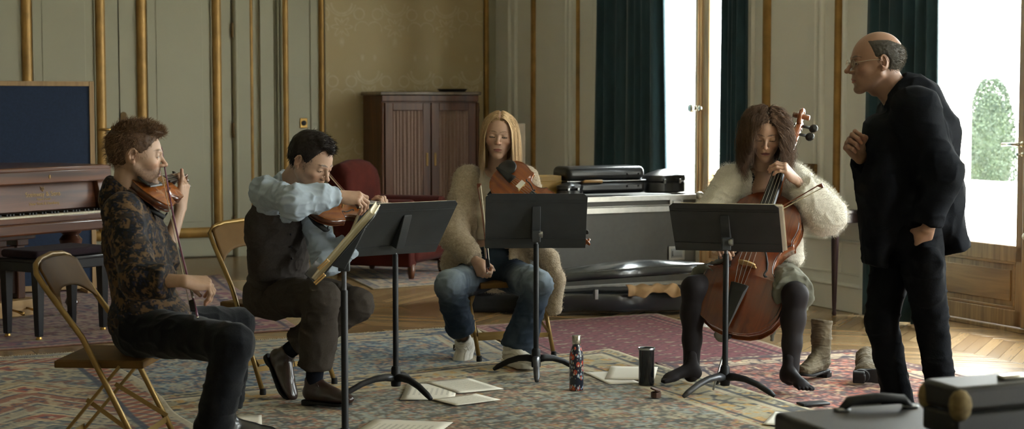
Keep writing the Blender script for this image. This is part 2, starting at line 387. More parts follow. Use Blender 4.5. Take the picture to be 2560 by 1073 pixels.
# ---- window wall
g = MB(); prev = -.3
for v0, v1 in WIN:
    g.box((-.45, prev, 0), (0, v0, CH)); g.box((-.45, v0, WH), (0, v1, CH)); prev = v1
g.box((-.45, prev, 0), (0, VW + .3, CH))
put(struct('wall_right', g, M['wall2']))
g = MB()
edges = [(0, 2.14), (4.35, 5.84), (8.05, 9.5), (11.7, 13.2), (15.4, VW)]
for a, b_ in edges:
    g.box((0, a + .0, 0), (.035, b_, .17)); prof_h(g, a, b_, .16, .185, 'right', .05)
put(struct('baseboard_right', g, M['wall2'], bevel=.006))
g = MB()
for a, b_ in ((.80, .87), (1.705, 1.735), (4.57, 4.655), (5.425, 5.485)): prof_v(g, a, b_, .55, CH, 'right', .03)
put(struct('trim_5', g, M['gold'], smooth=True, angle=40))
g = MB()
for a, b_ in ((.30, .34), (.44, .48), (1.49, 1.52), (1.56, 1.60), (2.0, 2.06), (4.43, 4.45), (5.20, 5.225), (5.25, 5.30), (5.52, 5.545)): prof_v(g, a, b_, .5, CH, 'right', .028)
for a, b_ in edges[:2]:
    prof_h(g, a + .08, b_ - .08, .45, .475, 'right', .022); prof_h(g, a + .08, b_ - .08, .24, .255, 'right', .015)
for a in (4.45, 5.5): prof_v(g, a, a + .015, .25, .46, 'right', .015)
# reveal mouldings of the openings
for v0, v1 in WIN:
    for v in (v0, v1): g.box((0, v - .07 if v == v0 else v, 0), (.045, v if v == v0 else v + .07, WH + .07))
    g.box((0, v0 - .07, WH), (.045, v1 + .07, WH + .07))
put(struct('trim_6', g, M['wall2'], smooth=True, angle=40))
# french windows
def glass_mat():
    m = bpy.data.materials.new('window_glass'); m.use_nodes = True; t = m.node_tree; N = t.nodes; N.clear()
    o = N.new('ShaderNodeOutputMaterial'); mx = N.new('ShaderNodeMixShader'); tr = N.new('ShaderNodeBsdfTransparent'); gl = N.new('ShaderNodeBsdfGlossy'); fr = N.new('ShaderNodeLayerWeight'); pw = N.new('ShaderNodeMath'); pw.operation = 'POWER'; pw.inputs[1].default_value = 4.0; ad = N.new('ShaderNodeMath'); ad.operation = 'MULTIPLY_ADD'; ad.inputs[1].default_value = .8; ad.inputs[2].default_value = .03
    tr.inputs[0].default_value = (.96, .98, .97, 1); gl.inputs['Roughness'].default_value = .02; fr.inputs[0].default_value = .5
    t.links.new(fr.outputs['Facing'], pw.inputs[0]); t.links.new(pw.outputs[0], ad.inputs[0]); t.links.new(ad.outputs[0], mx.inputs[0]); t.links.new(tr.outputs[0], mx.inputs[1]); t.links.new(gl.outputs[0], mx.inputs[2]); t.links.new(mx.outputs[0], o.inputs[0]); return m
M['glass'] = glass_mat()
def fwin(n, v0, v1, detail):
    w = thing('window_%d' % n, None, None); w.matrix_world = RM; w['kind'] = 'structure'
    u0, u1 = -REC - .06, -REC; vm = (v0 + v1) / 2
    fr = MB().box((u0 - .02, v0, 0), (u1 + .01, v0 + .05, WH)).box((u0 - .02, v1 - .05, 0), (u1 + .01, v1, WH)).box((u0 - .02, v0, WH - .06), (u1 + .01, v1, WH)).box((u0 - .02, v0, 0), (u1 + .01, v1, .025))
    obj('window_frame', fr, M['oak'], w, bevel=.004)
    for a, b_ in ((v0 + .05, vm - .004), (vm + .004, v1 - .05)):
        lf = MB().box((u0, a, .03), (u1, a + .10, WH - .06)).box((u0, b_ - .10, .03), (u1, b_, WH - .06)).box((u0, a, WH - .17), (u1, b_, WH - .06))
        lf.box((u0, a, .03), (u1, b_, .13)).box((u0, a, .42), (u1, b_, .52)); lf.box((u0 + .012, a + .09, .12), (u1 - .018, b_ - .09, .43))
        l = obj('casement', lf, M['oak'], w, bevel=.006)
        pm = MB(); pr = .018
        for z in (.13, .405): pm.box((u1 - .018, a + .10, z), (u1 - .002, b_ - .10, z + pr))
        for v in (a + .10, b_ - .118): pm.box((u1 - .018, v, .13), (u1 - .002, v + pr, .42))
        pm.box((u1 - .018, a + .15, .18), (u1 - .008, b_ - .15, .37))
        obj('panel', pm, M['oakh'], l, bevel=.004)
        obj('glass_pane', MB().box((u0 + .027, a + .09, .5), (u0 + .033, b_ - .09, WH - .15)), M['glass'], l)
    obj('astragal', MB().box((u1, vm - .03, .03), (u1 + .022, vm + .012, WH - .06)), M['oak'], w, bevel=.008)
    return w, vm, u1
w1, vm, u1 = fwin(1, *WIN[0], True)
T = Matrix.Translation((u1 + .02, vm - .01, 1.335))
g = MB().lathe([(.03, 0), (.03, .008), (.012, .014), (.011, .035), (.03, .05), (.036, .065), (.03, .085), (.012, .094), (0, .096)], 20, T @ Matrix.Rotation(math.pi / 2, 4, 'Y'))
for s in (-1, 1): g.ball(T @ Vector((.02, s * .055, 0)), (.018, .026, .02)); g.tube([T @ Vector((.01, s * .02, 0)), T @ Vector((.02, s * .06, 0))], .009)
obj('espagnolette_knob', g, M['silver'], w1, smooth=True)
obj('rod', MB().tube([(u1 + .03, vm - .01, .05), (u1 + .03, vm - .01, 3.0)], .007), M['oak'], w1, smooth=True)
w2, vm, u1 = fwin(2, *WIN[1], True)
T = Matrix.Translation((u1, vm - .055, 1.135))
g = MB().lathe([(.02, 0), (.02, .008), (.01, .012), (.01, .05)], 16, T @ Matrix.Rotation(math.pi / 2, 4, 'Y')); g.tube([T @ Vector((.045, .01, 0)), T @ Vector((.05, -.05, 0)), T @ Vector((.048, -.13, -.004))], [.009, .009, .011])
obj('lever_handle', g, M['silver'], w2, smooth=True)
obj('key', MB().lathe([(.014, 0), (.014, .006), (.004, .008), (.004, .03)], 14, T @ Matrix.Translation((0, 0, -.06)) @ Matrix.Rotation(math.pi / 2, 4, 'Y')).ball(T @ Vector((.04, -.006, -.06)), (.004, .014, .011)), M['silver'], w2, smooth=True)
obj('escutcheon', MB().box((u1, vm - .045, .86), (u1 + .006, vm - .018, 1.02)), mat('dull_brass', '#7c6a48', .4, metal=.8), w2, bevel=.002)
obj('knob', MB().lathe([(.012, 0), (.008, .02), (.022, .035), (.024, .05), (.015, .062), (0, .064)], 16, Matrix.Translation((u1, vm + .03, .59)) @ Matrix.Rotation(math.pi / 2, 4, 'Y')), mat('white_porcelain', '#d8d2c4', .2), w2, smooth=True)
# inner folded shutter against the second leaf
obj('inner_shutter', MB().box((u1 + .002, vm + .035, .93), (u1 + .035, vm + .5, WH - .1)).box((u1 + .03, vm + .07, 1.0), (u1 + .04, vm + .46, WH - .2)), M['oak'], w2, bevel=.005)
fwin(3, *WIN[2], False); fwin(4, *WIN[3], False)
# other two walls (out of the picture, they close the room)
put(struct('wall_left', MB().box((UW, -.3, 0), (UW + .3, VW + .3, CH)), M['wall']))
put(struct('wall_front', MB().box((-.45, VW, 0), (UW + .3, VW + .3, CH)), M['wall']))

# ---- outside
M['stone'] = mat('pale_stone', '#d9d2c0', .8, var=.08, vs=1.5)
M['white'] = mat('white_paint', '#e8e8e2', .6, var=.02)
o = struct('terrace_ground', MB().box((-60, -40, -.35), (-.45, 50, -.12)), M['stone']); put(o)
o = put(obj('terrace_parapet', MB().box((-7.4, -20, -.12), (-7.0, 30, .30)).box((-7.46, -20, .30), (-6.94, 30, .40)), M['stone'], bevel=.01))
tag(o, 'low pale stone parapet at the far edge of the terrace outside', 'parapet')
for i, (v0, v1) in enumerate(WIN[:2]):
    sh = thing_m('louvered_shutter', ['white louvered shutter folded open outside the window behind the black cases', 'white louvered shutter folded open outside the window behind the standing man'][i], 'shutter', RM @ Matrix.Translation((-.47, v0 - .02, 0)), 'white shutters outside the windows')
    obj('shutter_frame', MB().box((-.32, 0, .05), (-.27, .035, 3.0)).box((-.05, 0, .05), (0, .035, 3.0)).box((-.32, 0, 2.9), (0, .035, 3.0)).box((-.32, 0, .05), (0, .035, .15)).box((-.32, 0, 1.5), (0, .035, 1.58)), M['white'], sh)
    g = MB(); z = .17
    while z < 2.88:
        g.bar((-.27, .017, z), (-.05, .017, z), .006, .045, up=(0, .7, .7)); z += .04
    obj('slats', g, M['white'], sh)
# ================================================================ RUGS
def rug(name, label, P, z, fn, step=.012, wav=.006, fringe=(), grp=None, thick=.006):
    A, B, Cc, D = [Vector((p[0], p[1], 0)) for p in P]      # A back-left, B back-right, C front-right, D front-left
    Lx = ((B - A).length + (Cc - D).length) / 2; Ly = ((D - A).length + (Cc - B).length) / 2
    nx = int(Lx / step); ny = int(Ly / step)
    s, t = np.meshgrid(np.linspace(0, 1, nx), np.linspace(0, 1, ny), indexing='ij')
    a = s * Lx; b = t * Ly
    An, Bn, Cn, Dn = [np.array(p) for p in (A, B, Cc, D)]
    Pw = (1 - s)[..., None] * ((1 - t)[..., None] * An + t[..., None] * Dn) + s[..., None] * ((1 - t)[..., None] * Bn + t[..., None] * Cn)
    wob = (n2(a, b, 2.2, 3) - .5) * .05 * 1
    Pw[..., 0] += wob * np.clip(1 - np.minimum(s, 1 - s) * 8, 0, 1); Pw[..., 1] += (n2(a, b, 2.0, 5) - .5) * .06 * np.clip(1 - np.minimum(t, 1 - t) * 8, 0, 1)
    Pw[..., 2] = z + wav * np.clip(n2(a, b, 2.5, 8) - .5, 0, 1) * 2 + .0012 * n2(a, b, 40, 2)
    C = np.clip(fn(a, b, Lx, Ly), 0, 1)
    idx = np.arange(nx * ny).reshape(nx, ny)
    Fq = np.stack([idx[:-1, :-1], idx[:-1, 1:], idx[1:, 1:], idx[1:, :-1]], -1).reshape(-1, 4)
    me = mesh_np(name, Pw.reshape(-1, 3), Fq); setcol(me, C.reshape(-1, 3))
    o = obj(name, me, M['rug'], smooth=True); tag(o, label, 'rug', grp)
    m = o.modifiers.new('thickness', 'SOLIDIFY'); m.thickness = thick; m.offset = -1
    for side in fringe:       # knotted fringe along the first/last weft
        g = MB(); n = int((Lx if side in 'BF' else Ly) / .012)
        for k in range(n):
            q = k / n
            if side == 'B': p = A.lerp(B, q); d = (A - D).normalized()
            elif side == 'F': p = D.lerp(Cc, q); d = (D - A).normalized()
            elif side == 'R': p = B.lerp(Cc, q); d = (B - A).normalized()
            else: p = A.lerp(D, q); d = (A - B).normalized()
            e = p + d * random.uniform(.025, .05) + Vector((random.uniform(-.01, .01), random.uniform(-.01, .01), 0))
            g.tube([p + Vector((0, 0, z)) - d * .02, (p + e) / 2 + Vector((0, 0, z * .7 + .004)), e + Vector((0, 0, max(.004, z - .006)))], .0022, 4)
        obj('fringe', g, M['fringe'], o)
    return o
M['rug'] = mat('knotted_wool', '#ffffff', .95, spec=.1, var=.16, vs=60, bump=.002, bs=350, attr='col', sheen=.1)
M['fringe'] = mat('cotton_fringe', '#b5a88c', .9)
def pal(idx, cols):
    c = np.array([srgb(x) for x in cols]); return c[np.clip(idx, 0, len(cols) - 1).astype(int)]
def mixc(base, col, m): return base * (1 - m[..., None]) + np.array(srgb(col)) * m[..., None]
def rosette(a, b, per, r, n=8, ox=0, oy=0, ky=1.0):
    fa = ((a + ox) % per) - per / 2; fb = ((b + oy) % (per * ky)) - per * ky / 2
    d = np.hypot(fa, fb); an = np.arctan2(fb, fa); return d - r * (1 + .28 * np.cos(n * an))
def vines(a, b, sc, seed, w=.06):
    P = np.stack([a, b, 0 * a], -1); wv_ = fbm(P + .05 * fbm(P, 9, seed + 3)[..., None], sc, seed, 2)
    return (np.abs(wv_ - .5) < w * .12)
def blotch(a, b, sc, seed, th): return fbm(np.stack([a, b, 0 * a], -1), sc, seed, 2) > th
def edge_d(a, b, Lx, Ly): return np.minimum(np.minimum(a, Lx - a), np.minimum(b, Ly - b))
def persian(field, border, guard, motifs, seed=0, bw=.32):
    def fn(a, b, Lx, Ly):
        e = edge_d(a, b, Lx, Ly); C = np.tile(np.array(srgb(field)), a.shape + (1,)).astype(float)
        C = mixc(C, motifs[0], (blotch(a, b, 4, seed, .55)) * .55)
        for k, (col, per, r, n) in enumerate(motifs[1]):
            d = rosette(a + .02 * np.sin(b * 9 + k), b, per, r, n, k * per * .37, k * per * .61, 1.1)
            C = mixc(C, col, (np.abs(d) < r * .22) * .85); C = mixc(C, motifs[2][k % len(motifs[2])], (d < -r * .45) * .8)
        C = mixc(C, motifs[3], vines(a, b, 7, seed + 2, .35) * .85); C = mixc(C, motifs[4], vines(a, b, 12, seed + 5, .4) * .7)
        C = mixc(C, motifs[2][0], blotch(a, b, 34, seed + 7, .62) * .8); C = mixc(C, motifs[4], blotch(a, b, 40, seed + 11, .63) * .85); C = mixc(C, guard, blotch(a, b, 45, seed + 13, .64) * .8)
        inb = e < bw
        B_ = np.tile(np.array(srgb(border)), a.shape + (1,)).astype(float)
        B_ = mixc(B_, motifs[3], vines(a, b, 9, seed + 20, .5) * .9); 
        d = rosette(a, b, .22, .05, 6); B_ = mixc(B_, motifs[2][0], (d < 0) * .8); B_ = mixc(B_, guard, (np.abs(d) < .008) * 1.)
        B_ = mixc(B_, motifs[2][1 % len(motifs[2])], blotch(a, b, 22, seed + 9, .64) * .8)
        C = np.where(inb[..., None], B_, C)
        for c0, wd, col in ((bw, .012, guard), (bw - .05, .008, motifs[3]), (bw * .25, .012, motifs[3]), (bw * .25 + .03, .02, guard), (.01, .012, guard)):
            C = mixc(C, col, (np.abs(e - c0) < wd) * .9)
        st = ((a + b) % .05 < .022) & (np.abs(e - bw * .12) < .018); C = mixc(C, motifs[4], st * .8)
        return C * 1.12 * (.8 + .35 * fbm(np.stack([a, b * .3, 0 * a], -1), 1.6, seed))[..., None] * (.9 + .2 * n2(a * 90, b * 3, 1, 1))[..., None]
    return fn
def bokhara(a, b, Lx, Ly):
    e = edge_d(a, b, Lx, Ly); C = np.tile(np.array(srgb('#84434a')), a.shape + (1,)).astype(float)
    pa, pb = .21, .125
    fa = np.abs((a % pa) - pa / 2); fb = np.abs((b % pb) - pb / 2); d = fa / .075 + fb / .036
    C = mixc(C, '#4d2530', (np.abs(d - 1) < .2) * .8); C = mixc(C, '#c0a88f', ((d < .8) & (n2(a, b, 70, 3) > .5)) * .85); C = mixc(C, '#3d2630', ((d < .3)) * .8)
    fa2 = np.abs(((a + pa / 2) % pa) - pa / 2); fb2 = np.abs(((b + pb / 2) % pb) - pb / 2); d2 = fa2 / .03 + fb2 / .022
    C = mixc(C, '#5a2a38', (d2 < 1) * .8); C = mixc(C, '#c9a890', (d2 < .35) * .8)
    B_ = np.tile(np.array(srgb('#8c4450')), a.shape + (1,)).astype(float)
    B_ = mixc(B_, '#b99f88', (((a + b) % .07 < .012) | ((a - b) % .07 < .012)) * .8); B_ = mixc(B_, '#3f2430', (np.abs(e - .11) < .012) * .9); B_ = mixc(B_, '#3f2430', (np.abs(e - .18) < .01) * .9)
    C = np.where((e < .2)[..., None], B_, C); C = mixc(C, '#b5a287', (e < .025) * .9)
    return .7 * C * (.85 + .35 * fbm(np.stack([a, b * .4, 0 * a], -1), 2.2, 4))[..., None]
def kilim(a, b, Lx, Ly):
    e = edge_d(a, b, Lx, Ly); C = np.tile(np.array(srgb('#9a917c')), a.shape + (1,)).astype(float)
    per = .62; tri = np.abs(((a / per) % 1) - .5) * 2
    q = (b / .36 + tri * 1.0); band = np.floor(q) % 4; f = q % 1
    C = mixc(C, '#8c5240', (band == 0) * .85); C = mixc(C, '#4d5f6e', (band == 2) * .6); C = mixc(C, '#a88d66', (band == 3) * .5)
    C = mixc(C, '#a89f88', ((f < .1) | (np.abs(f - .5) < .05)) * .9); C = mixc(C, '#2f4257', (((f > .1) & (f < .17)) | ((f > .56) & (f < .62))) * .85)
    hk = ((a * 2 + np.floor(b / .03)) % .12 < .05) & (f > .7) & (f < .93); C = mixc(C, '#34465a', hk * .75)
    d = np.abs(((a + .31) % per) - per / 2) / .10 + np.abs((b % .72) - .36) / .09; C = mixc(C, '#9c4a38', (d < 1) * .85); C = mixc(C, '#c4b08a', (np.abs(d - 1.1) < .12) * .9); C = mixc(C, '#33465c', (d < .35) * .8)
    C = mixc(C, '#b9a98a', blotch(a, b, 26, 3, .63) * .7); C = mixc(C, '#7d4436', blotch(a, b, 18, 8, .66) * .6)
    B_ = np.tile(np.array(srgb('#94553f')), a.shape + (1,)).astype(float); B_ = mixc(B_, '#b9a98a', ((a * 1.0 + b) % .09 < .03) * .8); B_ = mixc(B_, '#3a4a5c', ((a - b) % .13 < .03) * .7)
    C = np.where(((e < .2) & (e > .06))[..., None], B_, C); C = mixc(C, '#aaa08a', (e < .04) * .9); C = mixc(C, '#2f3f52', (np.abs(e - .2) < .012) * .9)
    return C * 1.05 * (.82 + .35 * fbm(np.stack([a, b * .3, 0 * a], -1), 2.5, 4))[..., None]
blue = persian('#7f8b8c', '#8f8a7a', '#a89c82', ('#9b9483', [('#2e4358', .42, .085, 8), ('#8a6a55', .33, .05, 6)], ['#96745c', '#a58a6a'], '#2c3e55', '#33485e'), 1)
cream = persian('#8b9088', '#998f74', '#aea286', ('#a3946f', [('#4c4a44', .55, .10, 10), ('#8a5f4a', .38, .05, 6)], ['#94664c', '#b08a4a'], '#3c3f42', '#5b564a'), 21, .42)
pink = persian('#a87e70', '#b09a84', '#5a3c3c', ('#b8a488', [('#41343c', .24, .06, 4), ('#c9a67e', .18, .04, 4)], ['#b5624e', '#d0b894'], '#3d3440', '#5a3a3a'), 41, .28)
maroon = persian('#5c3038', '#6b3a44', '#7d5d52', ('#6d4a4c', [('#2a2a3a', .3, .07, 6), ('#8a6c5a', .24, .04, 6)], ['#8a6a5c', '#9a8a72'], '#33283a', '#8d7c68'), 61, .30)
rear = persian('#6b5348', '#7b6a58', '#8f7f66', ('#7d6a5a', [('#2f3545', .34, .08, 6), ('#9a5a44', .28, .05, 6)], ['#9a6048', '#a08a68'], '#2f3340', '#40485a'), 81, .3)
rug('persian_rug', 'dark maroon Persian rug under the grand piano and its bench', [(-5.2, 10.6), (-2.35, 13.4), (-1.30, 10.15), (-3.7, 8.9)], .006, maroon, .016, .003, thick=.005)
rug('persian_rug', 'faded brown Persian rug on the parquet in front of the red armchair', [(-1.75, 14.6), (.3, 15.0), (.35, 13.3), (-1.02, 12.35)], .006, rear, .02, .003, thick=.005)
rug('oriental_rug', 'rose-red oriental rug with rows of small diamond medallions under the cellist', [(-.25, 10.32), (.95, 10.92), (1.74, 8.84), (.40, 8.0)], .007, bokhara, .010, .006, thick=.005)
rug('oriental_rug', 'salmon pink patterned rug under the tall brown boot', [(.78, 8.85), (1.92, 9.30), (2.75, 7.2), (1.0, 6.3)], .012, pink, .010, .003, thick=.005)
rug('persian_rug', 'blue-grey Persian rug with a fringed back edge beneath the folding chairs', [(-3.38, 8.70), (-.25, 10.26), (.45, 7.8), (-2.68, 6.2)], .013, blue, .011, .003, fringe='B', thick=.004)
rug('persian_rug', 'large cream and gold Persian rug under the water bottle and loose sheets', [(-2.43, 7.24), (.541, 9.27), (2.4, 5.0), (-.4, 2.9)], .018, cream, .0095, .003, fringe='', thick=.004)
rug('kilim_rug', 'flat-woven kilim with red triangles and a fringed edge under the nearest folding chair', [(-4.5, 8.3), (-2.2, 9.05), (-.75, 5.6), (-3.0, 4.8)], .022, kilim, .011, .010, fringe='B', thick=.003)

# ================================================================ GRAND PIANO, BENCH, SCREEN
M['rosewood'] = wood('rosewood', '#3a2014', '#6b3f26', .3, 'X', 3, coat=.4)
M['rosewoodz'] = wood('rosewood_leg', '#2e1a12', '#593421', .3, 'Z', 3, coat=.3)
M['lightwood'] = wood('beech', '#94724a', '#b5925f', .5, 'X', 4)
M['goldleaf'] = mat('gold_letters', '#8c6c38', .5, metal=.4)
P0 = Vector((-3.04, 9.97, 0)); KD = Vector((.545, .84, 0)).normalized(); YB = Vector((-KD.y, KD.x, 0))
PM = frame(P0 + KD * .25, KD, z=(0, 0, 1))
pi_ = thing_m('grand_piano', 'dark rosewood grand piano with gilt lettering above its keyboard', 'piano', PM)
xl, xr = -.75, .72
out = [(xl, -.02), (xr, -.02), (xr, .65)] + [(xr - .75 * (math.sin(t * math.pi / 2) ** 2), .65 + .75 * t) for t in (.15, .3, .45, .6, .75, .9, 1)] + [(xl + .55, 1.55), (xl + .3, 1.66), (xl + .08, 1.6), (xl, 1.45)]
body = [(xl, .18)] + [(xr, .18)] + out[2:]
obj('case', MB().prism(body, .66, .955), M['rosewood'], pi_, bevel=.01)
for a, b in ((xl, xl + .09), (xr - .09, xr)):
    g = MB(); sh = [(-.03, .60), (-.03, .73), (.02, .77), (.10, .80), (.14, .93), (.2, .955), (.2, .60)]
    vs = [(x, y, z) for x in (a, b) for y, z in sh]; k = len(sh)
    g.add(vs, [tuple(range(k)), tuple(range(2 * k - 1, k - 1, -1))] + [(i, (i + 1) % k, k + (i + 1) % k, k + i) for i in range(k)])
    obj('cheek', g, M['rosewood'], pi_, bevel=.006)
obj('keybed', MB().box((xl, -.05, .585), (xr, .25, .655)), M['rosewood'], pi_, bevel=.012)
obj('key_slip', MB().box((xl + .09, -.035, .655), (xr - .09, -.015, .69)), M['rosewood'], pi_, bevel=.004)
fb = obj('fallboard', MB().add([(xl + .09, .13, .715), (xr - .09, .13, .715), (xr - .09, .165, .90), (xl + .09, .165, .90), (xl + .09, .16, .715), (xr - .09, .16, .715), (xr - .09, .19, .90), (xl + .09, .19, .90)],
    [(0, 1, 2, 3), (7, 6, 5, 4), (0, 4, 5, 1), (1, 5, 6, 2), (2, 6, 7, 3), (3, 7, 4, 0)]), M['rosewood'], pi_, bevel=.003)
obj('lid', MB().prism([(x, y + .02 if y < .1 else y) for x, y in [(xl - .015, .10), (xr + .015, .10)] + [(x + .015, y) for x, y in out[2:9]] + [(x, y + .02) for x, y in out[9:]]], .957, .985), M['rosewood'], pi_, bevel=.006)
obj('lid_rail', MB().box((xl, .085, .885), (xr, .125, .965)), M['rosewood'], pi_, bevel=.008)
obj('black_strip', MB().box((xl + .09, .12, .888), (xr - .09, .14, .90)), M['blackmat'], pi_)
nk = 52; kw = (xr - xl - .18) / nk; g = MB(); gb = MB()
M['ivory'] = mat('ivory', '#cfc7b0', .3, var=.06, vs=30)
for k in range(nk):
    x = xl + .09 + k * kw
    g.box((x + .0006, -.01, .672), (x + kw - .0006, .14, .70))
    if k % 7 not in (1, 4): gb.box((x + kw - .0055, .045, .70), (x + kw + .0055, .14, .712))
w_ = obj('white_keys', g, M['ivory'], pi_); tag(w_, kind='stuff'); b_ = obj('black_keys', gb, M['blackmat'], pi_); tag(b_, kind='stuff')
def text(name, s, size, mt, parent, mtx, ext=.0006, align='CENTER', sx=1):
    c = bpy.data.curves.new(name, 'FONT'); c.body = s; c.size = size; c.align_x = align; c.align_y = 'CENTER'; c.extrude = ext
    o = bpy.data.objects.new(name, c); COL.objects.link(o)
    dg = bpy.context.evaluated_depsgraph_get(); me = bpy.data.meshes.new_from_object(o.evaluated_get(dg)); bpy.data.objects.remove(o)
    me.materials.clear(); n = obj(name, me, mt, parent); n.matrix_local = mtx @ Matrix.Diagonal((sx, 1, 1, 1)); return n
def fbm_(x, z):
    t = (z - .715) / .185; return frame((x, .1285 + .035 * t, z), (1, 0, 0), z=(0, -1, .19))
xc = .205
text('lettering', 'Steinway & Sons', .042, M['goldleaf'], fb, fbm_(xc, .815)); text('lettering', 'Patent Grand', .02, M['goldleaf'], fb, fbm_(xc, .785)); text('lettering', 'New York & Hamburg', .026, M['goldleaf'], fb, fbm_(xc, .758))
T = fbm_(xc, .85); g = MB()
for s in (-1, 1): g.tube([T @ Vector((0, -.012, .001)), T @ Vector((s * .012, -.008, .001)), T @ Vector((s * .009, .006, .001)), T @ Vector((s * .014, .013, .001))], .0018, 6)
g.bar(T @ Vector((-.012, .007, .001)), T @ Vector((.012, .007, .001)), .002, .002); g.bar(T @ Vector((0, -.012, .001)), T @ Vector((0, .007, .001)), .002, .002); g.ball(T @ Vector((0, -.015, .001)), .004)
obj('emblem', g, M['goldleaf'], fb)
g = MB(); T = frame((xc, .0845, .925), (1, 0, 0), z=(0, -1, 0)); g.ball(T @ Vector((0, 0, 0)), (.008, .003, .014)); obj('keyhole_plate', g, M['goldleaf'], pi_, smooth=True)
# lyre and legs
ly = MB(); ly.box((-.17, .18, .54), (.17, .36, .60)); 
for x in (-.085, .085): ly.box((x - .03, .22, .17), (x + .03, .29, .56)); ly.box((x - .045, .20, .50), (x + .045, .31, .56))
ly.box((-.06, .24, .2), (.06, .26, .5))
obj('lyre', ly, M['rosewoodz'], pi_, bevel=.006)
pb = obj('pedal_box', MB().box((-.17, .15, .07), (.17, .33, .17)), M['lightwood'], pi_, bevel=.006)
for x in (-.06, .06): obj('pedal', MB().tube([(x, .16, .12), (x, .08, .11), (x, .04, .10)], [.006, .009, .012]), M['brass'], pb, smooth=True)
def pleg(x, y):
    pr = [(.03, .0), (.035, .03), (.02, .05), (.045, .09), (.03, .13), (.038, .2), (.055, .42), (.075, .5), (.05, .53), (.07, .55), (.075, .60)]
    obj('leg', MB().lathe(pr, 14, Matrix.Translation((x, y, 0))), M['rosewoodz'], pi_, smooth=True, angle=40)
pleg(xl + .12, .32); pleg(xr - .14, .32); pleg(xl + .35, 1.35)

be = thing_m('piano_bench', 'black adjustable piano bench with dark padded seat', 'bench', frame((-2.73, 9.99, 0), KD, z=(0, 0, 1)))
M['blacklac'] = mat('black_lacquer', '#18181b', .3, var=.3, vs=14, coat=.2)
obj('frame', MB().box((-.28, -.165, .40), (.28, .165, .465)).box((-.29, -.175, .455), (.29, .175, .475)), M['blacklac'], be, bevel=.005)
cu = obj('cushion', MB().box((-.275, -.16, .478), (.275, .16, .525)), mat('plum_plush', '#2a2025', .95, spec=.1, sheen=.02, bump=.002), be, bevel=.02, seg=4)
for x in (-1, 1):
    for y in (-1, 1):
        l = obj('leg', MB().add([(x * (.25 + dx), y * (.135 + dy), z) for z, w in ((.025, .018), (.41, .028)) for dx, dy in ((-w, -w), (w, -w), (w, w), (-w, w))], [(0, 1, 2, 3), (7, 6, 5, 4), (0, 4, 5, 1), (1, 5, 6, 2), (2, 6, 7, 3), (3, 7, 4, 0)]), M['blacklac'], be, bevel=.003)
        obj('foot_glide', MB().lathe([(.0, 0), (.016, .003), (.02, .012), (.014, .022), (.012, .03)], 12, Matrix.Translation((x * .25, y * .135, 0))), M['brass'], l, smooth=True)
a_ = at(236, 400, 12.3); b_ = at(-170, 400, 11.75); a_.z = b_.z = 0
sc = thing_m('acoustic_screen', 'navy felt screen in a pale wooden frame standing behind the piano', 'screen', frame(b_, (a_ - b_), z=(0, 0, 1)))
Lw = (a_ - b_).length; Hs = 1.535
obj('felt_panel', MB().box((.03, -.012, .05), (Lw - .03, .012, Hs - .03)), mat('navy_felt', '#17273f', .95, bump=.001, var=.15, vs=60, sheen=.2), sc)
obj('frame', MB().box((0, -.02, .02), (.035, .02, Hs)).box((Lw - .035, -.02, .02), (Lw, .02, Hs)).box((.035, -.02, Hs - .035), (Lw - .035, .02, Hs)).box((.035, -.02, .02), (Lw - .035, .02, .06)), wood('pine_frame', '#8a6e4c', '#a5875e', .6, 'Z', 4), sc, bevel=.003)
for x in (.1, Lw - .1): obj('foot', MB().box((x - .02, -.2, 0), (x + .02, .2, .03)), M['lightwood'], sc, bevel=.004)

# ================================================================ CABINET, TRAY, ARMCHAIR
M['mahog'] = wood('mahogany', '#452716', '#693e24', .4, 'Z', 3, coat=.05)
d_ = .52; ul = ru(955, d_); ur = ru(1197, d_)
cb = thing_m('cabinet', 'mahogany cabinet with two pleated-silk doors and a marble top', 'cabinet', RM @ Matrix.Translation(((ul + ur) / 2, .03, 0)))
hw = (ul - ur) / 2; zt = 1.475
obj('carcass', MB().box((-hw, 0, .05), (hw, d_ - .05, zt - .03)).box((-hw - .01, 0, 0), (hw + .01, d_ - .04, .07)).box((-hw, d_ - .06, zt - .09), (hw, d_ - .03, zt - .03)), M['mahog'], cb, bevel=.006)
obj('marble_top', MB().box((-hw - .02, 0, zt - .03), (hw + .02, d_ - .01, zt)), mat('brown_marble', '#6b5a48', .35, var=.4, vs=9), cb, bevel=.005)
M['pleat'] = mat('pleated_silk', '#8a6f62', .7, var=.12, vs=90, sheen=.2)
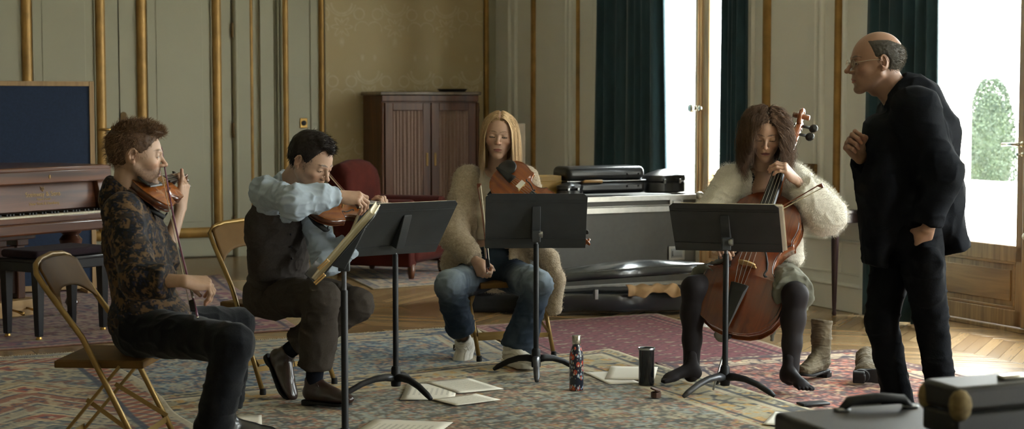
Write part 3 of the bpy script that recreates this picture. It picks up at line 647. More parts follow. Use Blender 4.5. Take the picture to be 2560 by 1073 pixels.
for x0, x1 in ((-hw + .03, -.005), (.005, hw - .03)):
    z0, z1 = .30, zt - .10; y = d_ - .05
    dm = MB().box((x0, y, z0), (x0 + .075, y + .022, z1)).box((x1 - .075, y, z0), (x1, y + .022, z1)).box((x0 + .075, y, z1 - .07), (x1 - .075, y + .022, z1)).box((x0 + .075, y, z0), (x1 - .075, y + .022, z0 + .12))
    dr = obj('door', dm, M['mahog'], cb, bevel=.004)
    n = 120; xs = np.linspace(x0 + .07, x1 - .07, n); zz_ = np.linspace(z0 + .1, z1 - .06, 6); V = []
    for xi in xs:
        for z in zz_:
            V.append((xi, y + .008 + .007 * math.sin((xi - x0) * 2 * math.pi / .035 + .5 * math.sin(xi * 40)) + .003 * math.sin(xi * 55 + z * 2), z))
    idx = np.arange(n * 6).reshape(n, 6); Fq = np.stack([idx[:-1, :-1], idx[:-1, 1:], idx[1:, 1:], idx[1:, :-1]], -1).reshape(-1, 4)
    obj('pleated_panel', mesh_np('pleated_panel', V, Fq), M['pleat'], dr, smooth=True, solid=.002)
    s = 1 if x0 < 0 else -1; xk = x1 - .035 if x0 < 0 else x0 + .035
    obj('lock_plate', MB().box((xk - .012, y + .02, .80), (xk + .012, y + .026, .92)), mat('dim_brass', '#6e5430', .35, metal=.9), dr, bevel=.003)
for x in (-hw, hw): obj('corner_column', MB().lathe([(.016, .1), (.022, .14), (.016, .17), (.016, zt - .2), (.022, zt - .17), (.016, zt - .1)], 12, Matrix.Translation((x * .985, d_ - .045, 0))), M['mahog'], cb, smooth=True)
T = RM @ Matrix.Translation((ru(1131, .3), .3, zt + .0005))
o = obj('tray', MB().lathe([(0, 0), (.10, 0), (.115, .004), (.125, .022), (.132, .026), (.127, .018), (.112, .008), (0, .007)], 32, T @ Matrix.Diagonal((1.1, .8, 1, 1))), M['black'], smooth=True, angle=40)
tag(o, 'black low tray lying on top of the mahogany cabinet', 'tray')
# armchair
ac = thing_m('armchair', 'dark red upholstered armchair in front of the mahogany cabinet', 'armchair', frame((-1.0, 13.45, 0), (.94, -.35, 0), z=(0, 0, 1)))
M['redup'] = mat('oxblood_plush', '#41150d', .9, spec=.15, var=.25, vs=8, sheen=.03, bump=.001)
obj('seat', MB().box((-.32, -.29, .12), (.38, .29, .36)).box((-.25, -.25, .34), (.40, .25, .45)), M['redup'], ac, bevel=.05, seg=4)
bk = [(-.32, .1), (-.36, .55), (-.40, .80), (-.37, .90), (-.28, .93), (-.20, .86), (-.17, .45), (-.16, .1)]
g = MB(); k = len(bk); ys = [(-.30, .88), (-.26, .97), (-.1, 1), (.1, 1), (.26, .97), (.30, .88)]
vs = [(x, y, z * (s if z > .5 else 1)) for y, s in ys for x, z in bk]
g.add(vs, [tuple(range(k)), tuple(range(len(vs) - 1, len(vs) - k - 1, -1))] + [(j * k + i, j * k + (i + 1) % k, (j + 1) * k + (i + 1) % k, (j + 1) * k + i) for j in range(5) for i in range(k)])
obj('backrest', g, M['redup'], ac, bevel=.03, seg=4, smooth=True)
for s in (-1, 1): obj('arm', MB().box((-.3, s * .30 - .07, .1), (.36, s * .30 + .07, .52)).tube([(-.3, s * .30, .54), (.36, s * .30, .54)], .085, 16), M['redup'], ac, bevel=.02, seg=3)
for x in (-.28, .34):
    for y in (-.3, .3): obj('foot', MB().lathe([(.018, 0), (.03, .05), (.03, .12)], 10, Matrix.Translation((x, y, 0))), M['mahog'], ac, smooth=True)

# ================================================================ FLIGHT CASE AND WHAT STANDS ON IT
pr_ = at(1748, 600, 11.85); pr_.z = 0
FM = frame(pr_, E2, z=(0, 0, 1))       # x runs left along the rear-wall direction; y towards the camera
FM = Matrix.Translation(pr_) @ frame((0, 0, 0), E2, z=(0, 0, 1)); FL = 1.42; FD = .62; FT = .735
fc = thing_m('flight_case', 'large grey flight case with aluminium edges carrying the instrument cases', 'flight case', FM)
# y axis of FM points towards +E1? make the body lie behind the front plane
yv = (FM.to_3x3() @ Vector((0, 1, 0))); sg = -1 if yv.y < 0 else 1
def fy(d): return d * sg        # depth behind the front face
def fbox(g, x0, x1, d0, d1, z0, z1): return g.box((x0, min(fy(d0), fy(d1)), z0), (x1, max(fy(d0), fy(d1)), z1))
M['ply'] = mat('grey_laminate', '#5a5854', .5, var=.06, vs=30, bump=.0006, bs=600)
M['alu'] = mat('aluminium', '#b9b7b0', .32, metal=.9, var=.08, vs=30)
obj('body', fbox(MB(), .012, FL - .012, .012, FD - .012, .10, FT - .012), M['ply'], fc)
g = MB()
fbox(g, .0, FL, -.002, .004, FT - .035, FT - .0); fbox(g, 0, FL, -.002, .03, FT - .004, FT + .001)
fbox(g, .0, FL, -.004, .012, FT - .115, FT - .075); fbox(g, 0, FL, -.004, .012, FT - .072, FT - .066)
for x in (0, FL - .03): fbox(g, x, x + .03, -.003, .012, .10, FT); fbox(g, x, x + .03, 0, FD, FT - .006, FT + .001)
fbox(g, 0, FL, -.003, .012, .10, .13); fbox(g, 0, FL, FD - .03, FD, FT - .004, FT + .001)
fbox(g, -.003, .012, 0, FD, FT - .11, FT - .075); fbox(g, -.003, .012, 0, FD, FT - .035, FT); fbox(g, -.003, .004, 0, .03, .10, FT)
obj('aluminium_edging', g, M['alu'], fc, bevel=.002)
for x in (0, FL):
    for d in (0, FD): obj('ball_corner', MB().ball((x, fy(d), FT - .012), .032, 14), M['alu'], fc, smooth=True)
def recessed(x, z, w, h, nm):
    g = MB(); fbox(g, x - w / 2, x + w / 2, -.004, .002, z - h / 2, z + h / 2); p = obj(nm, g, M['alu'], fc, bevel=.008)
    g = MB(); fbox(g, x - w / 2 + .018, x + w / 2 - .018, -.006, .0, z - h / 2 + .018, z + h / 2 - .018); obj('recess', g, M['steel'], p, bevel=.006)
    g = MB(); fbox(g, x - w * .3, x + w * .3, -.016, -.004, z - h * .22, z + h * .2); obj('grip', g, M['alu'] if nm == 'butterfly_latch' else M['steel'], p, bevel=.004)
recessed(.19, FT - .055, .11, .075, 'butterfly_latch'); recessed(1.1, FT - .055, .11, .075, 'butterfly_latch')
recessed(.185, .325, .13, .10, 'handle')
for x in (.12, FL - .12):
    for d in (.1, FD - .1): obj('caster', MB().lathe([(0, -.018), (.045, -.018), (.05, 0), (.045, .018), (0, .018)], 18, Matrix.Translation((x, fy(d), .05)) @ Matrix.Rotation(math.pi / 2, 4, 'X')).box((x - .03, fy(d) - .025, .06), (x + .03, fy(d) + .025, .10)), M['rubber'], fc, bevel=.003)
def fpt(px, dep, z):   # a point on top of the flight case seen at column px, depth 'dep' behind its front face
    o = FM @ Vector((0, fy(dep), z)); k = (px - CX) / 4206; u = (o.x - k * o.y) / (k * E2.y - E2.x); return o + E2 * u
M['caseblk'] = mat('case_shell', '#1d1e20', .32, var=.2, vs=10, coat=.15)
# oblong viola case lying on its back
c = fpt(1497, .28, FT + .002)
vc = thing_m('viola_case', 'oblong black viola case lying on the flight case behind the violist', 'instrument case', frame(c, -E2, z=(0, 0, 1)))
obj('base', MB().box((-.31, -.125, .01), (.31, .125, .098)), M['caseblk'], vc, bevel=.03, seg=4)
obj('lid', MB().box((-.31, -.125, .101), (.31, .125, .200)), M['caseblk'], vc, bevel=.04, seg=5)
obj('trim_band', MB().box((-.312, -.127, .095), (.312, .127, .104)), M['steel'], vc, bevel=.003)
for x in (.16, .25):
    for z in (.06, .145): obj('rivet', MB().ball((x, -.127, z), .007, 10), M['blackmat'], vc, smooth=True)
obj('handle', MB().tube([(-.20, -.126, .09), (-.19, -.16, .10), (-.06, -.16, .10), (-.05, -.126, .09)], .011), M['lightwood'], vc, smooth=True)
# shaped violin cases
def shaped(px, dep, z, sc_, yaw, label, name='violin_case'):
    c = fpt(px, dep, z); t = thing_m(name, label, 'instrument case', frame(c, Matrix.Rotation(yaw, 3, 'Z') @ (-E2), z=(0, 0, 1)))
    n = 40; ol = []
    for i in range(n):
        a = 2 * math.pi * i / n; x = .2 * math.cos(a); y = .13 * math.sin(a) * (1 - .25 * math.exp(-((x - .02) / .07) ** 2)); ol.append((x * sc_, y * sc_))
    g = MB().prism(ol, .005, .10 * sc_); obj('base', g, M['caseblk'], t, bevel=.012, seg=3)
    g = MB(); ring = [(1.02, .103), (1.03, .13), (.99, .15), (.8, .165), (.3, .195), (.0, .20)]
    vs = [(x * r, y * r, zz_ * sc_) for r, zz_ in ring for x, y in ol]
    g.add(vs, [(j * n + i, j * n + (i + 1) % n, (j + 1) * n + (i + 1) % n, (j + 1) * n + i) for j in range(5) for i in range(n)] + [tuple(range(n - 1, -1, -1))])
    obj('lid', g, M['caseblk'], t, smooth=True, angle=35)
    for x in (-.1, .06): obj('latch', MB().box((x * sc_ - .008, -.135 * sc_, .085 * sc_), (x * sc_ + .008, -.118 * sc_, .12 * sc_)), M['steel'], t, bevel=.002)
    return t
shaped(1662, .24, FT + .002, .86, .15, 'black shaped violin case with a domed lid at the window end of the flight case')
t = shaped(1425, .14, FT + .002, .5, .1, 'small round black case on the flight case below the oblong viola case', 'round_case')
o = obj('wooden_box', MB().box((-.09, -.08, 0), (.09, .08, .14)).box((-.094, -.084, .10), (.094, .084, .105)), wood('pale_box', '#8a6a28', '#a07d36', .5, 'X', 4), bevel=.004); o.matrix_world = frame(fpt(1362, .3, FT + .002), -E2, z=(0, 0, 1)); tag(o, 'yellow wooden box at the far end of the flight case beside the viola case', 'box')
o = obj('wooden_board', MB().box((-.04, -.012, 0), (.06, .012, 1.20)), wood('board', '#40300f', '#5c4520', .55, 'Z', 4), bevel=.004)
o.matrix_world = frame(at(1296, 400, 14.3) * Vector((1, 1, 0)) if False else Vector((at(1296, 400, 14.3).x, 14.3, 0)), -E2, z=(0, 0, 1)); tag(o, 'narrow ochre wooden board standing upright behind the violist', 'board')

# ================================================================ OPEN CELLO CASE ON THE FLOOR
M['cellocase'] = mat('cello_case_shell', '#2a2d30', .22, var=.15, vs=6, coat=.5)
cc = flr(1545, 800); cd = (flr(1735, 775) - flr(1400, 790)); cd.z = 0
cc = thing_m('cello_case', 'glossy dark grey cello case lying half open on the floor', 'cello case', frame((.66, 11.0, 0), (.97, .24, 0), z=(0, 0, 1)))
CO = [(-.62, .0), (-.60, .07), (-.50, .105), (-.36, .11), (-.24, .14), (-.12, .20), (-.02, .225), (.06, .20), (.15, .18), (.25, .20), (.38, .25), (.50, .26), (.60, .21), (.645, .10), (.65, 0)]
CO = CO + [(x, -y) for x, y in CO[-2:0:-1]]
def shell(z0, z1, dome, name, par, bx=1.0, tilt=None):
    n = len(CO); R_ = [(.97, z0), (1.0, z0 + (z1 - z0) * .12), (1.0, z0 + (z1 - z0) * .65), (.96, z0 + (z1 - z0) * .88), (.86, z1), (.5, z1 + dome * .7), (.15, z1 + dome), (0.02, z1 + dome)]
    vs = [(x * r + (.12 if r < .9 else 0) * (1 - r) * 1, y * r, z) for r, z in R_ for x, y in CO]
    if tilt is not None: vs = [tilt @ Vector(v) for v in vs]
    g = MB().add(vs, [(j * n + i, j * n + (i + 1) % n, (j + 1) * n + (i + 1) % n, (j + 1) * n + i) for j in range(len(R_) - 1) for i in range(n)] + [tuple(range(n - 1, -1, -1)), tuple(range((len(R_) - 1) * n, len(R_) * n))])
    return obj(name, g, M['cellocase'], par, subsurf=1, smooth=True)
shell(.16, .02, -.008, 'base', cc)
shell(.20, .27, .045, 'lid', cc, tilt=Matrix.Translation((0, .24, .19)) @ Matrix.Rotation(math.radians(-6), 4, 'X') @ Matrix.Rotation(math.radians(-2.5), 4, 'Y') @ Matrix.Translation((0, -.24, -.19)))
for x in (-.5, -.18): obj('latch', MB().box((x - .012, -.24 if x > -.3 else -.125, .12), (x + .012, -.20 if x > -.3 else -.10, .185)), M['steel'], cc, bevel=.003)
# cloth hanging out of the case
nx, ny = 50, 14; V = []
for i in range(nx):
    for j in range(ny):
        s = i / (nx - 1); t = j / (ny - 1); x = .02 + .36 * s
        y = -.21 - .06 * math.sin(min(1, t * 1.3) * math.pi / 2) - .015 * math.sin(s * 17 + t * 3); z = .205 + .008 * math.sin(s * 11 + 1) * t - .062 * t ** 1.5 * (.8 + .4 * math.sin(s * 4 + 1) ** 2) + .006 * math.sin(s * 23 + t * 4)
        V.append((x, y, z))
idx = np.arange(nx * ny).reshape(nx, ny); Fq = np.stack([idx[:-1, :-1], idx[:-1, 1:], idx[1:, 1:], idx[1:, :-1]], -1).reshape(-1, 4)
o = obj('polishing_cloth', mesh_np('polishing_cloth', V, Fq), mat('tan_cotton', '#94744f', .85, var=.15, vs=15, bump=.001), smooth=True, solid=.004, subsurf=1)
o.matrix_world = cc.matrix_world.copy(); tag(o, 'crumpled tan cloth hanging out of the open cello case', 'cloth')
# bag and bits behind the violist's chair
bg_ = thing_m('shoulder_bag', 'black open shoulder bag on the parquet behind the violist', 'bag', frame(Vector((at(1245, 740, 11.1).x, 11.1, 0)), (1, .1, 0), z=(0, 0, 1)))
M['blackcloth'] = mat('black_canvas', '#17171a', .85, var=.3, vs=20, bump=.001)
obj('pouch', MB().prism([(-.20, -.1), (.12, -.12), (.2, -.02), (.18, .1), (-.15, .12), (-.22, .03)], 0, .12), M['blackcloth'], bg_, bevel=.03, seg=3)
obj('flap', MB().box((-.16, -.11, .11), (-.02, .08, .20)), M['blackcloth'], bg_, bevel=.03, seg=3)
obj('strap', MB().tube([(.1, -.1, .1), (.2, -.16, .08), (.26, -.14, .01), (.16, -.18, .006), (.0, -.17, .006)], .008, 8, flat=((0, 0, 1), .4)), M['blackcloth'], bg_, smooth=True)
o = obj('glass_ball', MB().ball((0, 0, 0), .028, 20), mat('silver_ball', '#c9c6c0', .12, metal=.6), smooth=True); o.location = (at(1271, 732, 11.1).x, 11.1, .149); tag(o, 'small shiny silver ball lying on the black bag', 'ball')

# ================================================================ CONSOLE TABLE WITH FRAME
M['darkleg'] = mat('dark_red_wood', '#2e1a1c', .3, coat=.3)
vt = wv(2085, .24)
tb = thing_m('console_table', 'narrow dark console table on one tapering leg against the panelled wall behind the cellist', 'table', RM @ Matrix.Translation((.0, vt, 0)))
obj('tabletop', MB().prism([(.02, -.42), (.18, -.38), (.25, -.2), (.26, -.03), (.245, .016), (.14, .018), (.02, .018)], .66, .685), M['darkleg'], tb, bevel=.004)
obj('apron', MB().prism([(.02, -.38), (.16, -.34), (.23, -.18), (.242, -.02), (.235, .01), (.02, .01)], .60, .66), M['darkleg'], tb, bevel=.003)
obj('leg', MB().lathe([(.012, 0), (.017, .012), (.012, .03), (.015, .1), (.025, .5), (.028, .58), (.022, .62)], 12, Matrix.Translation((.22, 0, 0))), M['darkleg'], tb, smooth=True)
T = RM @ Matrix.Translation((.10, wv(2042, .1) - .09, .686)); pf = thing_m('picture_frame', 'small gilt picture frame standing on the console table', 'picture frame', T)
obj('frame', MB().box((-.012, -.09, 0), (.012, -.06, .285)).box((-.012, .06, 0), (.012, .09, .285)).box((-.012, -.09, .25), (.012, .09, .285)).box((-.012, -.09, 0), (.012, .09, .03)), mat('old_gilt', '#7d6238', .45, metal=.5, var=.4, vs=40), pf, bevel=.006)
obj('mat_board', MB().box((-.006, -.065, .025), (.004, .065, .255)), M['paper'], pf)

# ================================================================ CURTAINS
def curtain(name, label, pts, top, folds, amp, widen=1.0, seed=0):
    """hanging velvet: pts = (u,v) polyline in the room frame near the wall at floor level"""
    n = folds * 14; nz_ = 40; V = []; P = [Vector((p[0], p[1], 0)) for p in pts]
    for i in range(n + 1):
        s = i / n; k = s * (len(P) - 1); a = min(int(k), len(P) - 2); base = P[a].lerp(P[a + 1], k - a); tg = (P[a + 1] - P[a]).normalized(); no = Vector((tg.y, -tg.x, 0))
        ph = s * folds * 2 * math.pi + .8 * math.sin(s * 9 + seed)
        for j in range(nz_ + 1):
            z = .02 + (top - .02) * j / nz_; h = z / top
            A = amp * (1.15 - .35 * h) * (.8 + .3 * math.sin(s * 7 + seed))
            off = A * 1.15 * (math.sin(ph + .25 * math.sin(z * 1.3 + s * 4)) + .25 * math.sin(2.3 * ph + 1 + z * .4)); 
            mid = (P[0] + P[-1]) / 2; q = base + (base - mid) * (widen - 1) * (1 - h)
            q = q + no * off + tg * (.25 * A * math.cos(ph)); V.append((q.x, q.y, z))
    idx = np.arange((n + 1) * (nz_ + 1)).reshape(n + 1, nz_ + 1); Fq = np.stack([idx[:-1, :-1], idx[:-1, 1:], idx[1:, 1:], idx[1:, :-1]], -1).reshape(-1, 4)
    o = obj(name, mesh_np(name, V, Fq), M['velvet'], smooth=True, solid=.006); o.matrix_world = RM; return tag(o, label, 'curtain', 'teal velvet curtains at the french windows')
d0 = .10
curtain('curtain', 'teal velvet curtain hanging just behind the flight case and black instrument cases', [(d0, wv(1500, d0)), (d0, wv(1575, d0)), (d0 - .02, wv(1645, d0))], WH + .3, 7, .035, 1.10, 1)
curtain('curtain', 'narrow teal velvet curtain hanging behind the cellist', [(.07, wv(1808, .07)), (.09, wv(1858, .09))], WH + .3, 4, .03, 1.0, 2)
curtain('curtain', 'teal velvet curtain hanging behind the standing man', [(d0, wv(2166, d0)), (d0, wv(2260, d0)), (d0, wv(2338, d0))], WH + .3, 6, .035, 1.06, 4)
g = MB()
for v0, v1 in WIN[:2]: g.tube([(.10, v0 - .25, WH + .33), (.10, v1 + .25, WH + .33)], .02)
for k, (v0, v1) in enumerate(WIN[:2]):
    o = obj('curtain_rod', MB().tube([(.10, v0 - .25, WH + .33), (.10, v1 + .25, WH + .33)], .02), M['brass'], smooth=True); o.matrix_world = RM; tag(o, 'brass curtain rod above the window ' + ('behind the flight case' if k == 0 else 'behind the standing man'), 'curtain rod')
# ================================================================ STRING INSTRUMENTS
M['varn'] = wood('violin_varnish', '#6a3413', '#94541f', .25, 'X', 5, coat=.5)
M['varnd'] = wood('violin_back', '#3f1d0d', '#5f3014', .28, 'X', 5, coat=.5)
M['varnv'] = wood('viola_varnish', '#6e3410', '#9a5118', .25, 'X', 5, coat=.6)
M['varnc'] = wood('cello_varnish', '#4e2110', '#6d3417', .22, 'X', 4, coat=.7)
M['varncr'] = wood('cello_ribs', '#5f2f16', '#8a4c26', .2, 'X', 4, coat=.7)
M['ebony'] = mat('ebony', '#100e0e', .35, coat=.2)
M['maple'] = wood('maple_bridge', '#b48f58', '#cfae76', .5, 'Y', 5)
M['string'] = mat('string_wire', '#a9a59a', .35, metal=.9)
M['purple'] = mat('bow_stick_lacquer', '#5c2a44', .3, coat=.5)
M['pernam'] = wood('pernambuco', '#5a2a18', '#7a4124', .3, 'X', 3, coat=.4)
M['hair'] = mat('bow_hair', '#d5cdb4', .6)
HO = [(0, 0), (.001, .018), (.006, .045), (.018, .070), (.038, .090), (.062, .101), (.085, .1035), (.105, .101), (.120, .097), (.131, .0955), (.137, .0965), (.1415, .0975), (.1425, .094), (.144, .086), (.150, .071), (.160, .0605), (.175, .0555), (.190, .0545), (.205, .0565), (.220, .0625), (.232, .071), (.238, .077), (.2405, .0815), (.244, .082), (.249, .0795), (.256, .0795), (.268, .0825), (.285, .0845), (.302, .082), (.320, .073), (.335, .058), (.346, .040), (.353, .020), (.355, 0)]
OUT = HO + [(x, -y) for x, y in HO[-2:0:-1]]
def plate(z0, arch, up, sc, inset=1.0):
    n = len(OUT); vs = []; K = 9
    for k in range(K):
        r = 1 - k / (K - 1)
        for x, y in OUT:
            cx = min(max(x, .10), .27); px_ = cx + (x - cx) * r * inset; py_ = y * r * inset; z = z0 + up * arch * (1 - r ** 2.2) ** 1.1 if k else z0
            vs.append((px_ * sc, py_ * sc, z * sc))
    fs = [(j * n + i, j * n + (i + 1) % n, (j + 1) * n + (i + 1) % n, (j + 1) * n + i) for j in range(K - 1) for i in range(n)]
    lo = len(vs); vs += [(x * sc, y * sc, (z0 - up * .004) * sc) for x, y in OUT]; fs += [(lo + i, lo + (i + 1) % n, (i + 1) % n, i) for i in range(n)] + [tuple(lo + i for i in range(n))]
    return MB().add(vs, fs)
def violin(name, label, mtx, sc=1.0, mats=('varn', 'varnd'), kind='violin', rib=.032):
    t = thing_m(name, label, kind if kind != 'violin' else 'violin', mtx); t['category'] = kind
    cello = kind == 'cello'; top, bk = M[mats[0]], M[mats[1]]
    obj('belly', plate(0, .016, 1, sc), top, t, smooth=True, angle=35)
    obj('back_plate', plate(-rib, .014, -1, sc), bk, t, smooth=True, angle=35)
    n = len(OUT); q = .978
    rb = MB().add([((.177 + (x - .177) * q) * sc, y * q * sc, z * sc) for z in (-.003, -rib + .003) for x, y in OUT], [(i, (i + 1) % n, n + (i + 1) % n, n + i) for i in range(n)])
    obj('ribs', rb, bk, t, smooth=True, angle=35, solid=.002)
    zt = lambda x, y: .016 * (1 - min(1, (abs(y) / (.055 + .045 * abs((x - .19) / .12)))) ** 2.2) ** 1.1 if abs(y) < .1 else 0
    for s in (-1, 1):     # f-holes, let into the belly
        pts = [(.145, .047), (.149, .0425), (.155, .042), (.163, .0445), (.178, .041), (.193, .034), (.203, .0285), (.211, .0275), (.214, .031), (.210, .034)]
        g = MB().tube([(x * sc, s * y * sc, (zt(x, y) + .0006) * sc) for x, y in pts], [w * sc for w in (.0032, .0028, .0018, .0021, .0024, .0024, .0021, .0017, .0024, .0028)], 8, flat=((0, 0, 1), 1))
        for (x, y, r) in ((.1465, .047, .0035), (.212, .0325, .003)): g.ball((x * sc, s * y * sc, (zt(x, y) + .0006) * sc), (r * sc, r * sc, .0012 * sc), 10)
        obj('f_hole', g, M['ebony'], t)
    g = MB().tube([((.177 + (x - .177) * .955) * sc, y * .955 * sc, .0012 * sc) for x, y in OUT + [OUT[0]]], .0009 * sc, 4); obj('purfling', g, M['ebony'], t)
    # bridge, tailpiece, fingerboard, neck, scroll
    bx, bh = .160, .034
    g = MB().prism([(-.021, .0), (-.012, .0), (-.008, .008), (.008, .008), (.012, 0), (.021, 0), (.019, .012), (.021, .02), (.019, .026), (.01, .031), (0, .033), (-.01, .031), (-.019, .026), (-.021, .02), (-.019, .012)], -.0018, .0018)
    g.v = [((bx + z) * sc, x * sc, (y + .0145) * sc) for x, y, z in g.v]; obj('bridge', g, M['maple'], t, bevel=.0006 * sc)
    g = MB().add([(x * sc, s * w * sc, z * sc) for x, w, z in ((.002, .006, .022), (.09, .020, .030), (.108, .022, .032)) for s in (-1, 1)] + [(x * sc, s * w * .7 * sc, (z + .005) * sc) for x, w, z in ((.002, .006, .022), (.09, .020, .030), (.108, .022, .032)) for s in (-1, 1)],
        [(0, 1, 3, 2), (2, 3, 5, 4), (6, 8, 9, 7), (8, 10, 11, 9), (0, 2, 8, 6), (2, 4, 10, 8), (1, 7, 9, 3), (3, 9, 11, 5), (0, 6, 7, 1), (4, 5, 11, 10)])
    obj('tailpiece', g, M['ebony'], t, bevel=.001 * sc)
    ne = .485; nk = MB()
    fbz = lambda x: .022 + (x - .21) * -.0 + .008
    g = MB(); ring = [(-1, 0), (-.8, .35), (0, .5), (.8, .35), (1, 0)]
    vs = []
    for x, w, z in ((.215, .021, .034), (.355, .016, .028), (ne, .012, .022)):
        for a, b in ring + [(1, -.4), (-1, -.4)]: vs.append((x * sc, a * w * sc, (z + b * .008) * sc))
    g.add(vs, [(j * 7 + i, j * 7 + (i + 1) % 7, (j + 1) * 7 + (i + 1) % 7, (j + 1) * 7 + i) for j in range(2) for i in range(7)] + [tuple(range(7)), tuple(range(20, 13, -1))]); obj('fingerboard', g, M['ebony'], t, smooth=True, angle=30)
    g = MB().tube([(.34 * sc, 0, -.012 * sc), (.362 * sc, 0, .002 * sc), (.38 * sc, 0, .010 * sc), (.46 * sc, 0, .010 * sc), (.49 * sc, 0, .006 * sc)], [.019 * sc, .0165 * sc, .0145 * sc, .0125 * sc, .013 * sc], 14, flat=((0, 1, 0), .8))
    obj('neck', g, bk, t, smooth=True)
    g = MB(); pts = [(.485, .012), (.50, .006), (.525, -.006), (.548, -.014)]; 
    g.tube([(x * sc, 0, z * sc) for x, z in pts], [.013 * sc, .0125 * sc, .011 * sc, .009 * sc], 12, flat=((0, 1, 0), 1.15))
    sp = []; 
    for i in range(26):
        a = i / 25 * 2.3 * 2 * math.pi; r = .019 * (1 - i / 25 * .78); sp.append(((.562 + -r * math.sin(a + 1.1)) * sc, 0, (-.004 - r * math.cos(a + 1.1)) * sc))
    g.tube(sp, [(.0068 - .0002 * i) * sc for i in range(26)], 8, flat=((0, 1, 0), 1)); 
    g.lathe([(.004 * sc, -.021 * sc), (.0065 * sc, -.020 * sc), (.0065 * sc, .020 * sc), (.004 * sc, .021 * sc)], 12, Matrix.Translation((.562 * sc, 0, -.004 * sc)) @ Matrix.Rotation(math.pi / 2, 4, 'X'))
    obj('scroll', g, bk, t, smooth=True)
    for k, (x, z, s) in enumerate(((.502, .004, 1), (.515, -.002, -1), (.528, -.006, 1), (.541, -.011, -1))):
        g = MB().tube([(x * sc, -s * .012 * sc, z * sc), (x * sc, s * .026 * sc, z * sc)], [.003 * sc, .0042 * sc], 8)
        g.ball((x * sc, s * .036 * sc, z * sc), (.0115 * sc, .011 * sc, .0045 * sc), 12); obj('peg', g, M['ebony'], t, smooth=True)
    for k in range(4):
        y = (k - 1.5); obj('string', MB().tube([(.105 * sc, y * .0075 * sc, .036 * sc), (bx * sc, y * .0112 * sc, (.0478 - abs(y) * .0008) * sc), (.49 * sc, y * .0052 * sc, .029 * sc)], (.0006 if not cello else .0004) * sc, 5), M['string'], t)
    if not cello:
        g = MB(); ol = [(.002, -.005), (.0, .03), (.01, .062), (.04, .078), (.07, .066), (.083, .04), (.075, .012), (.04, -.004)]
        m_ = len(ol); c0 = (.04, .036); R_ = [(1, .016), (1.04, .022), (.95, .029), (.6, .027), (.2, .023), (0.01, .022)]
        vs = [((c0[0] + (x - c0[0]) * r) * sc, (c0[1] + (y - c0[1]) * r) * sc, z * sc) for r, z in R_ for x, y in ol]
        g.add(vs, [(j * m_ + i, j * m_ + (i + 1) % m_, (j + 1) * m_ + (i + 1) % m_, (j + 1) * m_ + i) for j in range(5) for i in range(m_)] + [tuple(range(m_ - 1, -1, -1))])
        obj('chin_rest', g, M['ebony'], t, smooth=True, subsurf=1)
        g = MB().tube([(.05 * sc, -.11 * sc, -.05 * sc), (.04 * sc, -.04 * sc, -.056 * sc), (.045 * sc, .04 * sc, -.056 * sc), (.06 * sc, .11 * sc, -.05 * sc)], .009 * sc, 10, flat=((0, 0, 1), 2.2))
        for y in (-.104, .104): g.tube([(.055 * sc, y * sc * 1.03, -.05 * sc), (.055 * sc, y * sc * 1.02, -rib * sc + .002)], .003, 8)
        obj('shoulder_rest', g, M['rubber'], t, smooth=True)
    else:
        e = MB().tube([(0, 0, -.055 * sc * .5), (-.018, 0, -.055 * sc * .5)], [.016, .012], 12); obj('end_pin_collar', e, M['ebony'], t, smooth=True)
    return t
def bow(name, label, tip, frog, hairdir, stick='pernam', L=.74, hair_gap=.018):
    """tip and frog in world; hairdir = side of the hair"""
    tip = Vector(tip); frog = Vector(frog); d = (tip - frog).normalized(); Lb = (tip - frog).length
    Mx = frame(frog, d, z=hairdir); t = thing_m(name, label, 'bow', Mx)
    n = 12; st = [(Lb * i / n, 0, .010 * math.sin(math.pi * i / n)) for i in range(n + 1)]
    obj('stick', MB().tube([(-.03, 0, 0)] + st, [.0045] + [.0044 - .0016 * i / n for i in range(n + 1)], 8), M[stick], t, smooth=True)
    obj('hair', MB().box((.035, -.0045, hair_gap + .001), (Lb - .004, .0045, hair_gap + .0022)), M['hair'], t)
    obj('frog', MB().add([(x, y, z) for y in (-.006, .006) for x, z in ((-.005, .002), (.045, .002), (.040, .020), (-.002, .020))], [(0, 1, 2, 3), (7, 6, 5, 4), (0, 4, 5, 1), (1, 5, 6, 2), (2, 6, 7, 3), (3, 7, 4, 0)]), M['ebony'], t, bevel=.001)
    obj('tip_plate', MB().add([(x, y, z) for y in (-.004, .004) for x, z in ((Lb - .022, -.002), (Lb + .006, .0), (Lb + .002, .022), (Lb - .006, .022))], [(0, 1, 2, 3), (7, 6, 5, 4), (0, 4, 5, 1), (1, 5, 6, 2), (2, 6, 7, 3), (3, 7, 4, 0)]), M[stick], t, bevel=.001)
    obj('screw_button', MB().lathe([(0, -.018), (.0042, -.016), (.0042, .0), (.0035, .002)], 10, frame((-.034, 0, 0), (0, 1, 0), z=(-1, 0, 0))), M['silver'], t, smooth=True)
    obj('winding', MB().tube([(.05, 0, .001), (.11, 0, .003)], .0048, 8), M['string'], t, smooth=True)
    return t
